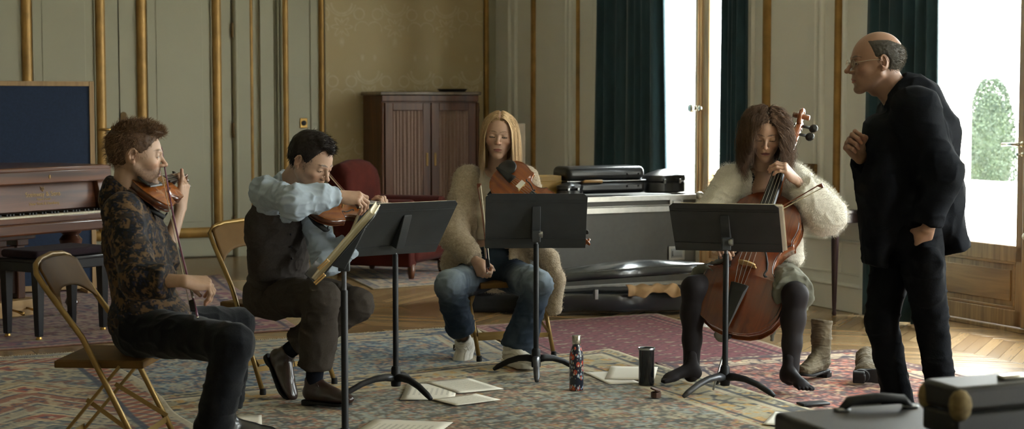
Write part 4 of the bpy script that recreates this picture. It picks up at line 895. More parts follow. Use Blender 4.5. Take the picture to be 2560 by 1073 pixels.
# violin of the left-hand violinist, seen almost end-on
vA = violin('violin', 'violin held by the violinist in the dark patterned shirt', frame(at(364, 478, 6.36), (.07, .99, .045), z=(.58, -.3, .77)))
bow('violin_bow', 'violin bow with a purple stick held upright by the violinist in patterned shirt', at(404, 370, 6.50), at(490, 775, 6.04), (-1, -.25, .1), 'purple')
vB = violin('violin', 'violin held level by the violinist in the dark waistcoat', frame(at(772, 520, 7.44), (.78, .60, -.06), z=(-.2, -.62, .76)))
bow('violin_bow', 'violin bow in the raised right hand of the violinist in waistcoat', at(800, 405, 7.85), at(893, 512, 7.33), (.3, .2, -.9))
vC = violin('viola', 'large reddish viola held by the blonde woman in the fluffy beige cardigan', frame(at(1243, 424, 8.98), at(1461, 600, 8.70) - at(1243, 424, 8.98), z=(-.12, -.86, .45)), 1.17, ('varnv', 'varnv'), 'viola')
obj('paper_tag', MB().box((.172, -.022, .058), (.200, .026, .0586)), M['paper'], vC)
bow('viola_bow', 'viola bow held point upwards between the knees of the blonde violist', at(1193, 462, 8.84), at(1216, 668, 8.72), (1, -.3, 0))
cb0 = at(1818, 828, 8.05); cs0 = at(1993, 318, 8.42)
vD = violin('cello', 'glossy brown cello standing between the knees of the woman in white cardigan', frame(cb0, cs0 - cb0, z=(-.30, -.90, .34)), 2.10, ('varnc', 'varncr'), 'cello', .056)
ep = flr(1783, 990); vi = vD.matrix_world.inverted() @ Vector((ep.x, ep.y, .03))
obj('end_pin', MB().tube([(0, 0, -.058), vi], .005, 8), M['steel'], vD, smooth=True)
bow('cello_bow', 'cello bow held across the strings with its tip before the white sleeve', at(2052, 460, 7.86), at(1776, 606, 8.10), (.35, .35, -.85), 'pernam', hair_gap=.02)

# ================================================================ MUSIC STANDS
M['standblk'] = mat('black_powder_coat', '#2d3032', .5, var=.15, vs=12, bump=.0003, bs=900)
M['standpole'] = mat('black_pole_enamel', '#151618', .5, spec=.3, var=.2, vs=20)
def stand(base, dc, fdir, tilt, label, legrot=0.0, w=.51, h=.32):
    """fdir: horizontal direction the desk front faces, tilt: lean from vertical"""
    b = Vector((base[0], base[1], .020)); t = thing_m('music_stand', label, 'music stand', Matrix.Translation(b))
    f = Vector((fdir[0], fdir[1], 0)).normalized(); nz = (f * math.cos(tilt) + Vector((0, 0, 1)) * math.sin(tilt)); yv = (Vector((0, 0, 1)) * math.cos(tilt) - f * math.sin(tilt))
    xv = yv.cross(nz); D = Matrix(((xv.x, yv.x, nz.x, 0), (xv.y, yv.y, nz.y, 0), (xv.z, yv.z, nz.z, 0), (0, 0, 0, 1))); D = Matrix.Translation(Vector(dc) - b) @ D
    j = D @ Vector((0, -.05, -.035)); pz = j.z
    px_, py_ = 0, 0
    obj('pole', MB().tube([(0, 0, .05), (0, 0, .66), (0, 0, .665)], [.0135, .0135, .011], 16), M['standpole'], t, smooth=True, angle=40)
    obj('inner_tube', MB().tube([(0, 0, .6), (0, 0, max(.69, pz - .03))], .0095, 14), M['standleg'], t, smooth=True, angle=40)
    obj('collar', MB().lathe([(.0, .045), (.022, .045), (.024, .06), (.022, .13), (.016, .14)], 16), M['standpole'], t, smooth=True, angle=40)
    for k in range(3):
        a = legrot + k * 2 * math.pi / 3; c, s = math.cos(a), math.sin(a)
        pts = [(c * r, s * r, z) for r, z in ((.01, .085), (.05, .088), (.10, .082), (.16, .062), (.22, .03), (.245, .014))]
        obj('leg', MB().tube(pts, [.02, .018, .0155, .0145, .0135, .009], 12, flat=((0, 0, 1), 1.1)), M['standleg'] if k == 0 else M['standpole'], t, smooth=True)
    g = MB().box((-.022, -.012, -.03), (.022, .012, .03), Matrix.Translation((0, 0, pz - .01))); obj('head_bracket', g, M['standblk'], t, bevel=.004)
    kn = MB().lathe([(.0, -.034), (.017, -.032), (.019, -.024), (.014, -.012), (.008, -.01), (.008, .02)], 16, Matrix.Translation((0, 0, pz)) @ frame((0, 0, 0), f, z=xv)); obj('clamp_knob', kn, M['steel'], t, smooth=True, angle=45)
    dk = MB(); x2 = w / 2; y2 = h / 2
    pl = [(-x2, -y2 + .0), (x2, -y2), (x2, y2 - .02), (x2 - .02, y2), (-x2 + .02, y2), (-x2, y2 - .02)]
    dk.prism(pl, -.0015, .0015, D); desk = obj('desk', dk, M['standblk'], t, bevel=.001)
    obj('lip', MB().box((-x2, -y2, .0), (x2, -y2 + .003, .055), D).box((-x2, -y2, .052), (x2, -y2 + .02, .055), D), M['standblk'], t, bevel=.001)
    g = MB().box((-x2 + .004, y2 - .052, -.0035), (x2 - .004, y2 - .048, -.0015), D).box((-x2 + .004, y2 - .038, -.003), (x2 - .004, y2 - .035, -.0015), D).box((-x2 + .004, -y2 + .055, -.0035), (x2 - .004, -y2 + .058, -.0015), D)
    obj('pressed_ridges', g, M['standblk'], t)
    g = MB().add([tuple(D @ Vector(p)) for p in [(-.022, .09, -.004), (.022, .09, -.004), (.022, -.10, -.004), (-.022, -.10, -.004), (-.022, .08, -.010), (.022, .08, -.010), (.022, -.08, -.05), (-.022, -.08, -.05)]], [(0, 1, 2, 3), (7, 6, 5, 4), (0, 4, 5, 1), (1, 5, 6, 2), (2, 6, 7, 3), (3, 7, 4, 0)])
    obj('tilt_bracket', g, M['standblk'], t, bevel=.004)
    return t, D, b
M['standleg'] = mat('worn_steel_leg', '#55565a', .35, metal=.6, var=.3, vs=30)
def music(D, b, x0, x1, y0, y1, z0, z1, label, name='sheet_music', fan=None):
    mw = Matrix.Translation(b) @ D; t = thing_m(name, label, 'sheet music', mw)
    n = max(2, int((z1 - z0) / .003)); 
    for k in range(n):
        z = z0 + (z1 - z0) * k / n; j = random.uniform(-.004, .004)
        obj('pages', MB().box((x0 + j, y0, z), (x1 + j, y1 + random.uniform(-.006, .004) + (fan or 0) * k / n, z + (z1 - z0) / n * .8)), M['page'] if k % 3 else M['paper'], t)
    return t
M['page'] = mat('cream_page', '#cfc4a4', .8, var=.05)
t1, D1, b1 = stand(Vector((at(860, 650, 6.3).x, 6.3)), at(872, 612, 6.3), (-1, -.04), math.radians(41), 'nearest black music stand, seen edge-on with thick cream scores', .3)
music(D1, b1, -.27, .24, -.155, .17, .004, .028, 'thick cream score standing on the nearest music stand, seen edge-on')
M['pegwood'] = wood('peg_wood', '#a8824a', '#c9a468', .6, 'X', 5)
for px_, py_, yy_ in ((806, 664, 6.02), (797, 700, 6.02)):
    q = at(px_, py_, yy_); pg = thing_m('clothes_peg', 'wooden clothes peg clipped at the foot of the thick score, ' + ('upper' if py_ < 680 else 'lower') + ' of the two', 'clothes peg', frame(q, (.7, -.1, .65), z=(-.6, 0, .7)))
    obj('jaw', MB().box((-.02, -.005, .001), (.03, .005, .007)), M['pegwood'], pg, bevel=.001); obj('jaw', MB().box((-.02, -.005, -.007), (.03, .005, -.001)), M['pegwood'], pg, bevel=.001)
t2, D2, b2 = stand(flr(990, 1000), at(1003, 572, 7.68), (-.60, .80), math.radians(38), 'black music stand with a worn grey back in front of the waistcoated violinist', 3.4)
music(D2, b2, -.20, .262, -.152, .148, .004, .014, 'loose sheets of music resting on the stand before the waistcoated violinist')
t3, D3, b3 = stand(flr(1340, 950), at(1340, 553, 8.42), (-.04, 1), math.radians(27), 'black music stand standing upright in front of the blonde violist', -1.57)
music(D3, b3, -.22, .25, -.152, .15, .004, .012, 'sheets of music on the stand in front of the blonde violist')
t4, D4, b4 = stand(flr(1812, 998), at(1815, 570, 7.86), (.26, .965), math.radians(42), 'black music stand in front of the cellist', 3.7)
music(D4, b4, -.272, .20, -.152, .148, .004, .014, 'cream sheets of music sticking out past the edge of the cellist\'s stand')

# ================================================================ FOLDING CHAIRS
M['goldpaint'] = mat('gold_brown_enamel', '#5e4420', .6, metal=.1, spec=.2, var=.12, vs=12)
M['goldtube'] = mat('gold_tube', '#8a7040', .38, metal=.55, var=.1, vs=14)
M['glide'] = M['rubber']
def folding_chair(label, loc, yaw):
    t = thing('folding_chair', label, 'chair', (loc[0], loc[1], .017), yaw, 'gold steel folding chairs')
    W2 = .215; zs = .412
    st = obj('seat', MB().box((-.14, -.195, zs - .012), (.19, .195, zs)).box((-.145, -.2, zs - .03), (-.13, .2, zs - .004)).box((-.145, -.2, zs - .03), (.195, -.19, zs - .003)).box((-.145, .19, zs - .03), (.195, .2, zs - .003)).box((.18, -.2, zs - .03), (.195, .2, zs - .003)), M['goldpaint'], t, bevel=.01, seg=3)
    def A(s): return [(.215, s * W2, .012), (.10, s * W2, .24), (-.03, s * W2, .50), (-.17, s * W2, .69)]
    top = [(-.200, -W2 + .0, .738), (-.212, -W2 + .03, .768), (-.218, -W2 + .09, .783), (-.222, 0, .791), (-.218, W2 - .09, .783), (-.212, W2 - .03, .768), (-.200, W2, .738)]
    obj('back_frame', MB().tube(A(-1) + top + A(1)[::-1], .0115, 12), M['goldtube'], t, smooth=True)
    for s in (-1, 1):
        obj('rear_leg', MB().bar((.105, s * (W2 - .025), zs - .02), (-.215, s * (W2 - .025), .012), .024, .012, up=(1, 0, 0)), M['goldtube'], t, bevel=.003)
        for x, y in ((.215, W2), (-.215, W2 - .025)): obj('foot_cap', MB().lathe([(.015, 0), (.0155, .01), (.014, .03), (.0, .031)], 12, Matrix.Translation((x, s * y, 0))), M['rubber'], t, smooth=True, angle=40)
    obj('rear_brace', MB().bar((-.165, -W2 + .02, .085), (-.165, W2 - .02, .085), .004, .025), M['goldtube'], t, bevel=.001)
    obj('front_brace', MB().bar((.165, -W2 + .0, .115), (.165, W2 - .0, .115), .004, .025), M['goldtube'], t, bevel=.001)
    for s in (-1, 1): obj('folding_link', MB().bar((.17, s * (W2 - .012), .13), (-.03, s * (W2 - .04), .26), .004, .018), M['goldtube'], t, bevel=.001)
    nx_, nz_ = 24, 12; V = []
    for i in range(nx_):
        s = i / (nx_ - 1) * 2 - 1; zt = .785 - .03 * abs(s) ** 4 ; zb = .655 + .055 * (1 - s * s) ** .8 - .03 * (abs(s) ** 6); zb = .670 - .070 * abs(s) ** 3
        for j in range(nz_):
            q = j / (nz_ - 1); z = zb + (zt - zb) * q; x = -.158 - (z - .70) * .56 - .018 * (1 - s * s) 
            V.append((x, s * (W2 - .006), z))
    idx = np.arange(nx_ * nz_).reshape(nx_, nz_); Fq = np.stack([idx[:-1, :-1], idx[:-1, 1:], idx[1:, 1:], idx[1:, :-1]], -1).reshape(-1, 4)
    obj('backrest', mesh_np('backrest', V, Fq), M['goldpaint'], t, smooth=True, solid=.007)
    return t
folding_chair('nearest gold folding chair, under the violinist in the dark patterned shirt', (-1.555, 6.42), math.radians(-4))
folding_chair('gold folding chair under the waistcoated violinist', (-1.17, 8.12), math.radians(-45))
folding_chair('gold folding chair under the blonde violist', (-.055, 9.11), math.radians(-68))
# cellist's plain black chair
bc = thing('stool', 'black chair with slim steel-tipped legs under the cellist', 'chair', (1.19, 8.76, .012), math.radians(-90)); bc['category'] = 'chair'
obj('seat', MB().box((-.2, -.2, .43), (.2, .2, .465)), M['blackmat'], bc, bevel=.012, seg=3)
for x, y0, y1 in ((.17, -.235, .235), (-.2, -.21, .30)):
    for y in (y0, y1):
        l = obj('leg', MB().bar((x * .9, y * .85, .44), (x, y, .05), .024, .024), M['black'], bc, bevel=.003); obj('leg_tip', MB().bar((x, y, .055), (x * 1.02, y * 1.01, .0), .018, .018), M['steel'], l, bevel=.003)

# ================================================================ SMALL THINGS ON THE FLOOR
RZ = .0225
def on_rug(px, py, z=RZ): p = flr(px, py, z); return p
# printed bottle
M['printed'] = None
def floral_mat():
    m = mat('floral_print', '#1d2433', .35, coat=.3); t = m.node_tree; N = t.nodes; Lk = t.links; b = N['Principled BSDF']
    tc = [n for n in N if n.type == 'TEX_COORD'][0]
    prev = None
    for k, (sc, r, col, r2, col2) in enumerate(((38, .42, '#a8402e', .16, '#c08a4a'), (52, .30, '#7d93a8', .12, '#d8d4c4'), (95, .26, '#b9b7a0', .1, '#6a7a5a'))):
        vo = N.new('ShaderNodeTexVoronoi'); vo.inputs['Scale'].default_value = sc; mp = N.new('ShaderNodeMapping'); mp.inputs['Location'].default_value = (k * 1.7, k, k * .5); mp.inputs['Scale'].default_value = (1, 1, .8 if k < 2 else .5)
        Lk.new(tc.outputs['Object'], mp.inputs[0]); Lk.new(mp.outputs[0], vo.inputs['Vector'])
        for rr, cc_ in ((r, col), (r2, col2)):
            lt = N.new('ShaderNodeMath'); lt.operation = 'LESS_THAN'; lt.inputs[1].default_value = rr; Lk.new(vo.outputs['Distance'], lt.inputs[0])
            mx = N.new('ShaderNodeMix'); mx.data_type = 'RGBA'; Lk.new(lt.outputs[0], mx.inputs[0]); mx.inputs[7].default_value = srgb(cc_) + (1,)
            if prev is None: mx.inputs[6].default_value = srgb('#151c2c') + (1,)
            else: Lk.new(prev, mx.inputs[6])
            prev = mx.outputs[2]
    Lk.new(prev, b.inputs['Base Color']); return m
M['floral'] = floral_mat()
bt = thing_m('water_bottle', 'flowered dark blue water bottle with a steel cap standing on the cream rug', 'bottle', Matrix.Translation(on_rug(1441, 975)))
obj('body', MB().lathe([(.0, 0), (.031, 0), (.034, .004), (.034, .15), (.032, .175), (.024, .20), (.0185, .215), (.0185, .222)], 32), M['floral'], bt, smooth=True, angle=50)
obj('cap', MB().lathe([(.0205, .222), (.021, .226), (.021, .258), (.019, .262), (0, .262)], 28), M['silver'], bt, smooth=True, angle=40)
tm = thing_m('travel_mug', 'tall black travel mug standing on the rug beside the loose sheets', 'mug', Matrix.Translation(on_rug(1616, 962)))
obj('body', MB().lathe([(0, 0), (.036, 0), (.038, .004), (.038, .175), (.034, .175), (.034, .02), (0, .018)], 32), mat('black_gloss', '#0f1013', .22, coat=.3), tm, smooth=True, angle=45)
obj('rim', MB().lathe([(.034, .172), (.041, .172), (.042, .178), (.040, .182), (.034, .180), (.034, .172)], 32), M['steel'], tm, smooth=True, angle=45)
rb_ = thing_m('rosin_box', 'tiny octagonal brown rosin box on the rug by the cellist\'s toes', 'box', Matrix.Translation(on_rug(1640, 994)))
M['brownpl'] = mat('brown_plastic', '#4a2f1f', .5)
obj('base', MB().lathe([(.0, 0), (.024, 0), (.024, .026), (.020, .026), (.020, .006), (0, .006)], 8), M['brownpl'], rb_, bevel=.001)
obj('lid', MB().lathe([(0, .0), (.0245, 0), (.0245, .008), (0, .008)], 8, Matrix.Translation((-.004, .004, .032)) @ Matrix.Rotation(.35, 4, 'Y')), M['brownpl'], rb_, bevel=.001)
o = obj('smartphone', MB().box((-.07, -.035, 0), (.07, .035, .012)), M['black'], bevel=.005, seg=3); o.matrix_world = rotz(.35, on_rug(2033, 1012, .018)); tag(o, 'small dark grey phone lying on the pink rug beside the cellist\'s foot', 'phone')
# loose sheets of music
def staves():
    m = mat('printed_score', '#e2ddd0', .8, var=.02); t = m.node_tree; N = t.nodes; Lk = t.links; b = N['Principled BSDF']; tc = [n for n in N if n.type == 'TEX_COORD'][0]
    sp = N.new('ShaderNodeSeparateXYZ'); Lk.new(tc.outputs['Object'], sp.inputs[0])
    def mt(op, a, v): 
        n = N.new('ShaderNodeMath'); n.operation = op; Lk.new(a, n.inputs[0])
        if isinstance(v, (int, float)): n.inputs[1].default_value = v
        else: Lk.new(v, n.inputs[1])
        return n.outputs[0]
    y = mt('ADD', sp.outputs['Y'], 1.0); big = mt('FRACT', mt('DIVIDE', y, .026), 0); on = mt('LESS_THAN', big, .42)
    ln = mt('LESS_THAN', mt('FRACT', mt('DIVIDE', y, .0022), 0), .25)
    no = N.new('ShaderNodeTexNoise'); no.inputs['Scale'].default_value = 260; Lk.new(tc.outputs['Object'], no.inputs['Vector']); nt_ = mt('GREATER_THAN', no.outputs[0], .56)
    mk = mt('MULTIPLY', on, mt('MAXIMUM', ln, nt_))
    ax = mt('LESS_THAN', mt('ABSOLUTE', sp.outputs['X'], 0), .092); ay = mt('LESS_THAN', mt('ABSOLUTE', sp.outputs['Y'], 0), .128); mk = mt('MULTIPLY', mk, mt('MULTIPLY', ax, ay))
    mx = N.new('ShaderNodeMix'); mx.data_type = 'RGBA'; Lk.new(mt('MULTIPLY', mk, .55), mx.inputs[0]); mx.inputs[6].default_value = srgb('#e0dbce') + (1,); mx.inputs[7].default_value = srgb('#3c3a38') + (1,); Lk.new(mx.outputs[2], b.inputs['Base Color']); return m
M['score'] = staves(); M['blank'] = M['paper']
def sheet(corner3, z, label, mt='score'):
    """three consecutive corners in pixels: near one edge of an A4-ish sheet"""
    a, b, c = [flr(p[0], p[1], z) for p in corner3]
    x = (b - a); L = x.length; x.normalize(); y = (c - b); y = (y - x * y.dot(x)); Wd = y.length; y.normalize(); cen = a + x * L / 2 + y * Wd / 2
    V = []; n = 8
    for i in range(n):
        for j in range(n):
            s = i / (n - 1) - .5; q = j / (n - 1) - .5; V.append((s * L, q * Wd, .0006 + .0025 * (s * s * q * q) * 4))
    idx = np.arange(n * n).reshape(n, n); Fq = np.stack([idx[:-1, :-1], idx[:-1, 1:], idx[1:, 1:], idx[1:, :-1]], -1).reshape(-1, 4)
    o = obj('music_sheet', mesh_np('music_sheet', V, Fq), M[mt], solid=.0006); o.matrix_world = frame(cen, x, z=(0, 0, 1)); return tag(o, label, 'sheet of music', 'sheets of music on the rug')
sheet([(1000, 1000), (1018, 960), (1138, 990)], RZ, 'printed music sheet beside the stand base, lowest and leftmost of the three overlapping sheets')
sheet([(1062, 956), (1172, 946), (1250, 974)], RZ + .002, 'white music sheet lying furthest back of the three overlapping sheets')
sheet([(1080, 999), (1190, 985), (1283, 996)], RZ + .004, 'white music sheet on top at the front of the three overlapping sheets', 'score')
sheet([(1524, 962), (1462, 932), (1520, 921)], RZ, 'white sheet lying under another sheet beside the black travel mug', 'blank')
sheet([(1512, 948), (1527, 916), (1645, 918)], RZ + .003, 'white sheet lying on top of another sheet behind the black travel mug', 'blank')
sheet([(870, 1090), (938, 1048), (1131, 1058)], RZ, 'music sheet at the bottom edge of the picture near the nearest stand')
sheet([(590, 1095), (592, 1040), (655, 1058)], RZ, 'white sheet lying behind the boot of the violinist in patterned shirt')
sheet([(1906, 1062), (1937, 1030), (1990, 1050)], RZ, 'white sheet poking out from behind the black trunk', 'blank')

# ================================================================ FOREGROUND CASES
zt = .66; a = flr(1937, 1029, zt); bb = flr(2290, 1005, zt); c = flr(2063, 1073, zt)
xv = (bb - a).normalized(); yv = (c - a); 
TM = frame(a, xv, z=(0, 0, 1)); ylen = -.42
M['trunkblk'] = mat('scuffed_black_fibre', '#191816', .5, var=.35, vs=7, bump=.0006, bs=300)
M['scuff'] = mat('worn_brass_corner', '#6f6042', .8, metal=.0, spec=.2, var=.35, vs=60)
tk = thing_m('trunk', 'scuffed black trunk with a top handle in the near corner', 'trunk', TM @ Matrix.Translation((0, 0, -zt)))
obj('body', MB().box((0, -.55, .023), (1.1, 0, zt - .12)), M['trunkblk'], tk, bevel=.012, seg=3)
obj('lid', MB().box((-.004, -.554, zt - .117), (1.104, .004, zt)), M['trunkblk'], tk, bevel=.015, seg=3)
hs = TM.inverted() @ flr(2105, 1028, zt); he = TM.inverted() @ flr(2275, 1020, zt)
hd = obj('handle', MB().tube([(hs.x, hs.y, zt + .004), (hs.x + .02, hs.y, zt + .022), ((hs.x + he.x) / 2, (hs.y + he.y) / 2, zt + .028), (he.x - .02, he.y, zt + .022), (he.x, he.y, zt + .004)], [.008, .012, .013, .012, .008], 10, flat=((0, 0, 1), 1.5)), M['rubber'], tk, smooth=True)
for p in (hs, he): obj('handle_mount', MB().box((p.x - .018, p.y - .012, zt), (p.x + .018, p.y + .012, zt + .008)), M['steel'], tk, bevel=.003)
zt2 = zt + .115; a2 = flr(2306, 946, zt2); n2_ = flr(2393, 971, zt2); r2 = flr(2560, 926, zt2)
x2 = (r2 - a2).normalized(); C2 = frame(a2, x2, z=(0, 0, 1)); q = C2.inverted() @ n2_
ic = thing_m('instrument_case', 'flat black instrument case with worn brass corners lying on the trunk', 'instrument case', C2 @ Matrix.Translation((0, 0, -.115)))
obj('base', MB().prism([(q.x * .0, 0), (.75, 0), (.75, q.y), (q.x, q.y)], .002, .055), M['trunkblk'], ic, bevel=.008, seg=3)
obj('lid', MB().prism([(q.x * .0, 0), (.75, 0), (.75, q.y), (q.x, q.y)], .058, .115), M['trunkblk'], ic, bevel=.012, seg=3)
for (x, y) in ((.006, -.006), (q.x, q.y + .0)): obj('corner_guard', MB().ball((x + .012, y + .004, .075), (.028, .022, .036), 12), M['scuff'], ic, smooth=True)
lt_ = C2.inverted() @ flr(2530, 948, zt2)
obj('latch', MB().box((lt_.x - .035, lt_.y - .012, .114), (lt_.x + .035, lt_.y + .012, .126)), M['silver'], ic, bevel=.004)
# ================================================================ BODIES AS SIGNED-DISTANCE SURFACES
def A3(v): return np.array([v[0], v[1], v[2]], np.float64)
class SDF:
    def __init__(s, lo, hi, res):
        s.lo = np.array(lo, float); s.res = res; s.n = np.maximum(4, np.ceil((np.array(hi, float) - s.lo) / res).astype(int) + 1)
        s.f = np.full(s.n, 1.0, np.float32)
    def sl(s, lo, hi):
        a = np.clip(np.floor((np.array(lo) - s.lo) / s.res).astype(int), 0, s.n - 1); b = np.clip(np.ceil((np.array(hi) - s.lo) / s.res).astype(int) + 1, 1, s.n)
        b = np.maximum(a + 1, b); S_ = tuple(slice(a[i], b[i]) for i in range(3))
        ax = [(s.lo[i] + np.arange(a[i], b[i]) * s.res).astype(np.float32) for i in range(3)]
        return S_, np.stack(np.meshgrid(*ax, indexing='ij'), -1)
    def comb(s, S_, d, k, op):
        a = s.f[S_]
        if op == 'u':
            h = np.clip(.5 + .5 * (a - d) / k, 0, 1); s.f[S_] = a * (1 - h) + d * h - k * h * (1 - h)
        else:   # subtract
            d = -d; h = np.clip(.5 - .5 * (a - d) / k, 0, 1); s.f[S_] = a * (1 - h) + d * h + k * h * (1 - h)
    def cap(s, a, b, ra, rb, k=.01, op='u', flat=None):
        a, b = A3(a), A3(b); R = max(ra, rb) * (1 if flat is None else max(1, flat[1])) + k + 2 * s.res
        S_, P = s.sl(np.minimum(a, b) - R, np.maximum(a, b) + R); ba = b - a; L = max(1e-9, ba @ ba)
        pa = P - a.astype(np.float32); t = np.clip((pa @ ba.astype(np.float32)) / L, 0, 1); q = pa - t[..., None] * ba.astype(np.float32)
        if flat is not None:
            n = nrm(flat[0]).astype(np.float32); q = q + (q @ n)[..., None] * n * (1 / flat[1] - 1)
        d = np.sqrt((q * q).sum(-1)) - (ra + (rb - ra) * t); s.comb(S_, d, k, op); return s
    def ell(s, c, r, R=None, k=.01, op='u'):
        c = A3(c); r = np.array(r, float); m = r.max() + k + 2 * s.res; S_, P = s.sl(c - m, c + m); q = P - c.astype(np.float32)
        if R is not None: q = q @ np.array(R, np.float32)      # R columns = local axes
        k0 = np.sqrt(((q / r.astype(np.float32)) ** 2).sum(-1)); k1 = np.sqrt(((q / (r ** 2).astype(np.float32)) ** 2).sum(-1)) + 1e-6
        s.comb(S_, k0 * (k0 - 1) / k1, k, op); return s
    def chain(s, pts, rs, k=.01, op='u', flat=None):
        for i in range(len(pts) - 1): s.cap(pts[i], pts[i + 1], rs[i], rs[i + 1], k, op, flat)
        return s
    def fn(s, lo, hi, f, k=.01, op='u'):
        S_, P = s.sl(lo, hi); s.comb(S_, f(P), k, op); return s
    def mesh(s):
        f = s.f.copy(); 
        for ax in range(3):
            sl0 = [slice(None)] * 3; sl0[ax] = 0; f[tuple(sl0)] = np.maximum(f[tuple(sl0)], .01); sl0[ax] = -1; f[tuple(sl0)] = np.maximum(f[tuple(sl0)], .01)
        neg = f < 0; n = s.n; cnt = np.zeros(n - 1, np.int8)
        for dx in (0, 1):
            for dy in (0, 1):
                for dz in (0, 1): cnt += neg[dx:n[0] - 1 + dx, dy:n[1] - 1 + dy, dz:n[2] - 1 + dz]
        act = np.argwhere((cnt > 0) & (cnt < 8)); vid = np.full(n - 1, -1, np.int32); vid[tuple(act.T)] = np.arange(len(act))
        acc = np.zeros((len(act), 3)); w = np.zeros(len(act))
        C8 = [(0, 0, 0), (1, 0, 0), (0, 1, 0), (1, 1, 0), (0, 0, 1), (1, 0, 1), (0, 1, 1), (1, 1, 1)]
        for a in range(8):
            for b in range(a + 1, 8):
                da = np.array(C8[b]) - np.array(C8[a])
                if abs(da).sum() != 1: continue
                pa = act + C8[a]; pb = act + C8[b]; fa = f[tuple(pa.T)]; fb = f[tuple(pb.T)]; m = (fa < 0) != (fb < 0)
                t = np.where(m, fa / np.where(m, fa - fb, 1), 0); acc += np.where(m[:, None], pa + t[:, None] * da, 0); w += m
        V = s.lo + (acc / w[:, None]) * s.res; Fs = []
        for ax in range(3):
            u, v = (ax + 1) % 3, (ax + 2) % 3
            lo = [slice(0, n[i] - 1) for i in range(3)]; hi = list(lo); hi[ax] = slice(1, n[ax]); lo[ax] = slice(0, n[ax] - 1)
            m = neg[tuple(lo)] != neg[tuple(hi)]; m2 = m.copy()
            z = [slice(None)] * 3; z[u] = 0; m2[tuple(z)] = False; z = [slice(None)] * 3; z[v] = 0; m2[tuple(z)] = False
            e = np.argwhere(m2)
            if len(e) == 0: continue
            eu = np.zeros(3, int); eu[u] = 1; ev = np.zeros(3, int); ev[v] = 1
            q = np.stack([vid[tuple((e - eu - ev).T)], vid[tuple((e - ev).T)], vid[tuple(e.T)], vid[tuple((e - eu).T)]], 1)
            fl = ~neg[tuple(e.T)]; q[fl] = q[fl][:, ::-1]; Fs.append(q[(q >= 0).all(1)])
        return V, np.concatenate(Fs) if Fs else np.zeros((0, 4), int)
def vnormals(V, Fq):
    a = V[Fq[:, 2]] - V[Fq[:, 0]]; b = V[Fq[:, 3]] - V[Fq[:, 1]]; n = np.cross(a, b); N = np.zeros_like(V)
    for i in range(4): np.add.at(N, Fq[:, i], n)
    return N / (np.linalg.norm(N, axis=1, keepdims=True) + 1e-12)
def smooth_np(V, Fq, it=1, lam=.5):
    for _ in range(it):
        S_ = np.zeros_like(V); c = np.zeros(len(V))
        for i in range(4):
            a, b = Fq[:, i], Fq[:, (i + 1) % 4]; np.add.at(S_, a, V[b]); np.add.at(c, a, 1); np.add.at(S_, b, V[a]); np.add.at(c, b, 1)
        V = V + lam * (S_ / np.maximum(c, 1)[:, None] - V)
    return V
def folds(V, N, amp, sc=14, seed=0, stretch=(1, 1, 1)):
    P = V * np.array(stretch); w = P + .05 * (vnoise(P, sc * .8, seed + 9)[:, None] - .5); a = 1 - np.abs(2 * vnoise(w, sc, seed) - 1); b = 1 - np.abs(2 * vnoise(w, sc * 2.3, seed + 5) - 1); c = 1 - np.abs(2 * vnoise(w * np.array([1, 1, 2.2]), sc * 1.5, seed + 7) - 1)
    return V + N * (amp * (1.1 * a ** 2 + .6 * b ** 2 + 1.0 * c ** 3 - .9))[:, None]
def xform(M_, V): m = np.array(M_); return V @ m[:3, :3].T + m[:3, 3]
def inv(M_, p): return A3(M_.inverted() @ Vector(p))
class Bag:           # several surfaces joined into ONE mesh
    def __init__(s): s.V = []; s.F = []; s.C = []; s.n = 0
    def add(s, V, Fq, C=None):
        s.V.append(V); s.F.append(Fq + s.n); s.n += len(V)
        s.C.append(np.tile(np.array([1., 1, 1]), (len(V), 1)) if C is None else (np.tile(np.array(C, float), (len(V), 1)) if np.ndim(C) == 1 else C)); return s
    def obj(s, name, mt, parent=None, loc=None, sub=0):
        V = np.concatenate(s.V); Fq = np.concatenate(s.F)
        if loc is not None: V = V - A3(loc)
        me = mesh_np(name, V, Fq); setcol(me, np.concatenate(s.C)); o = obj(name, me, mt, parent, smooth=True)
        if parent is None and loc is not None: o.location = loc
        return o
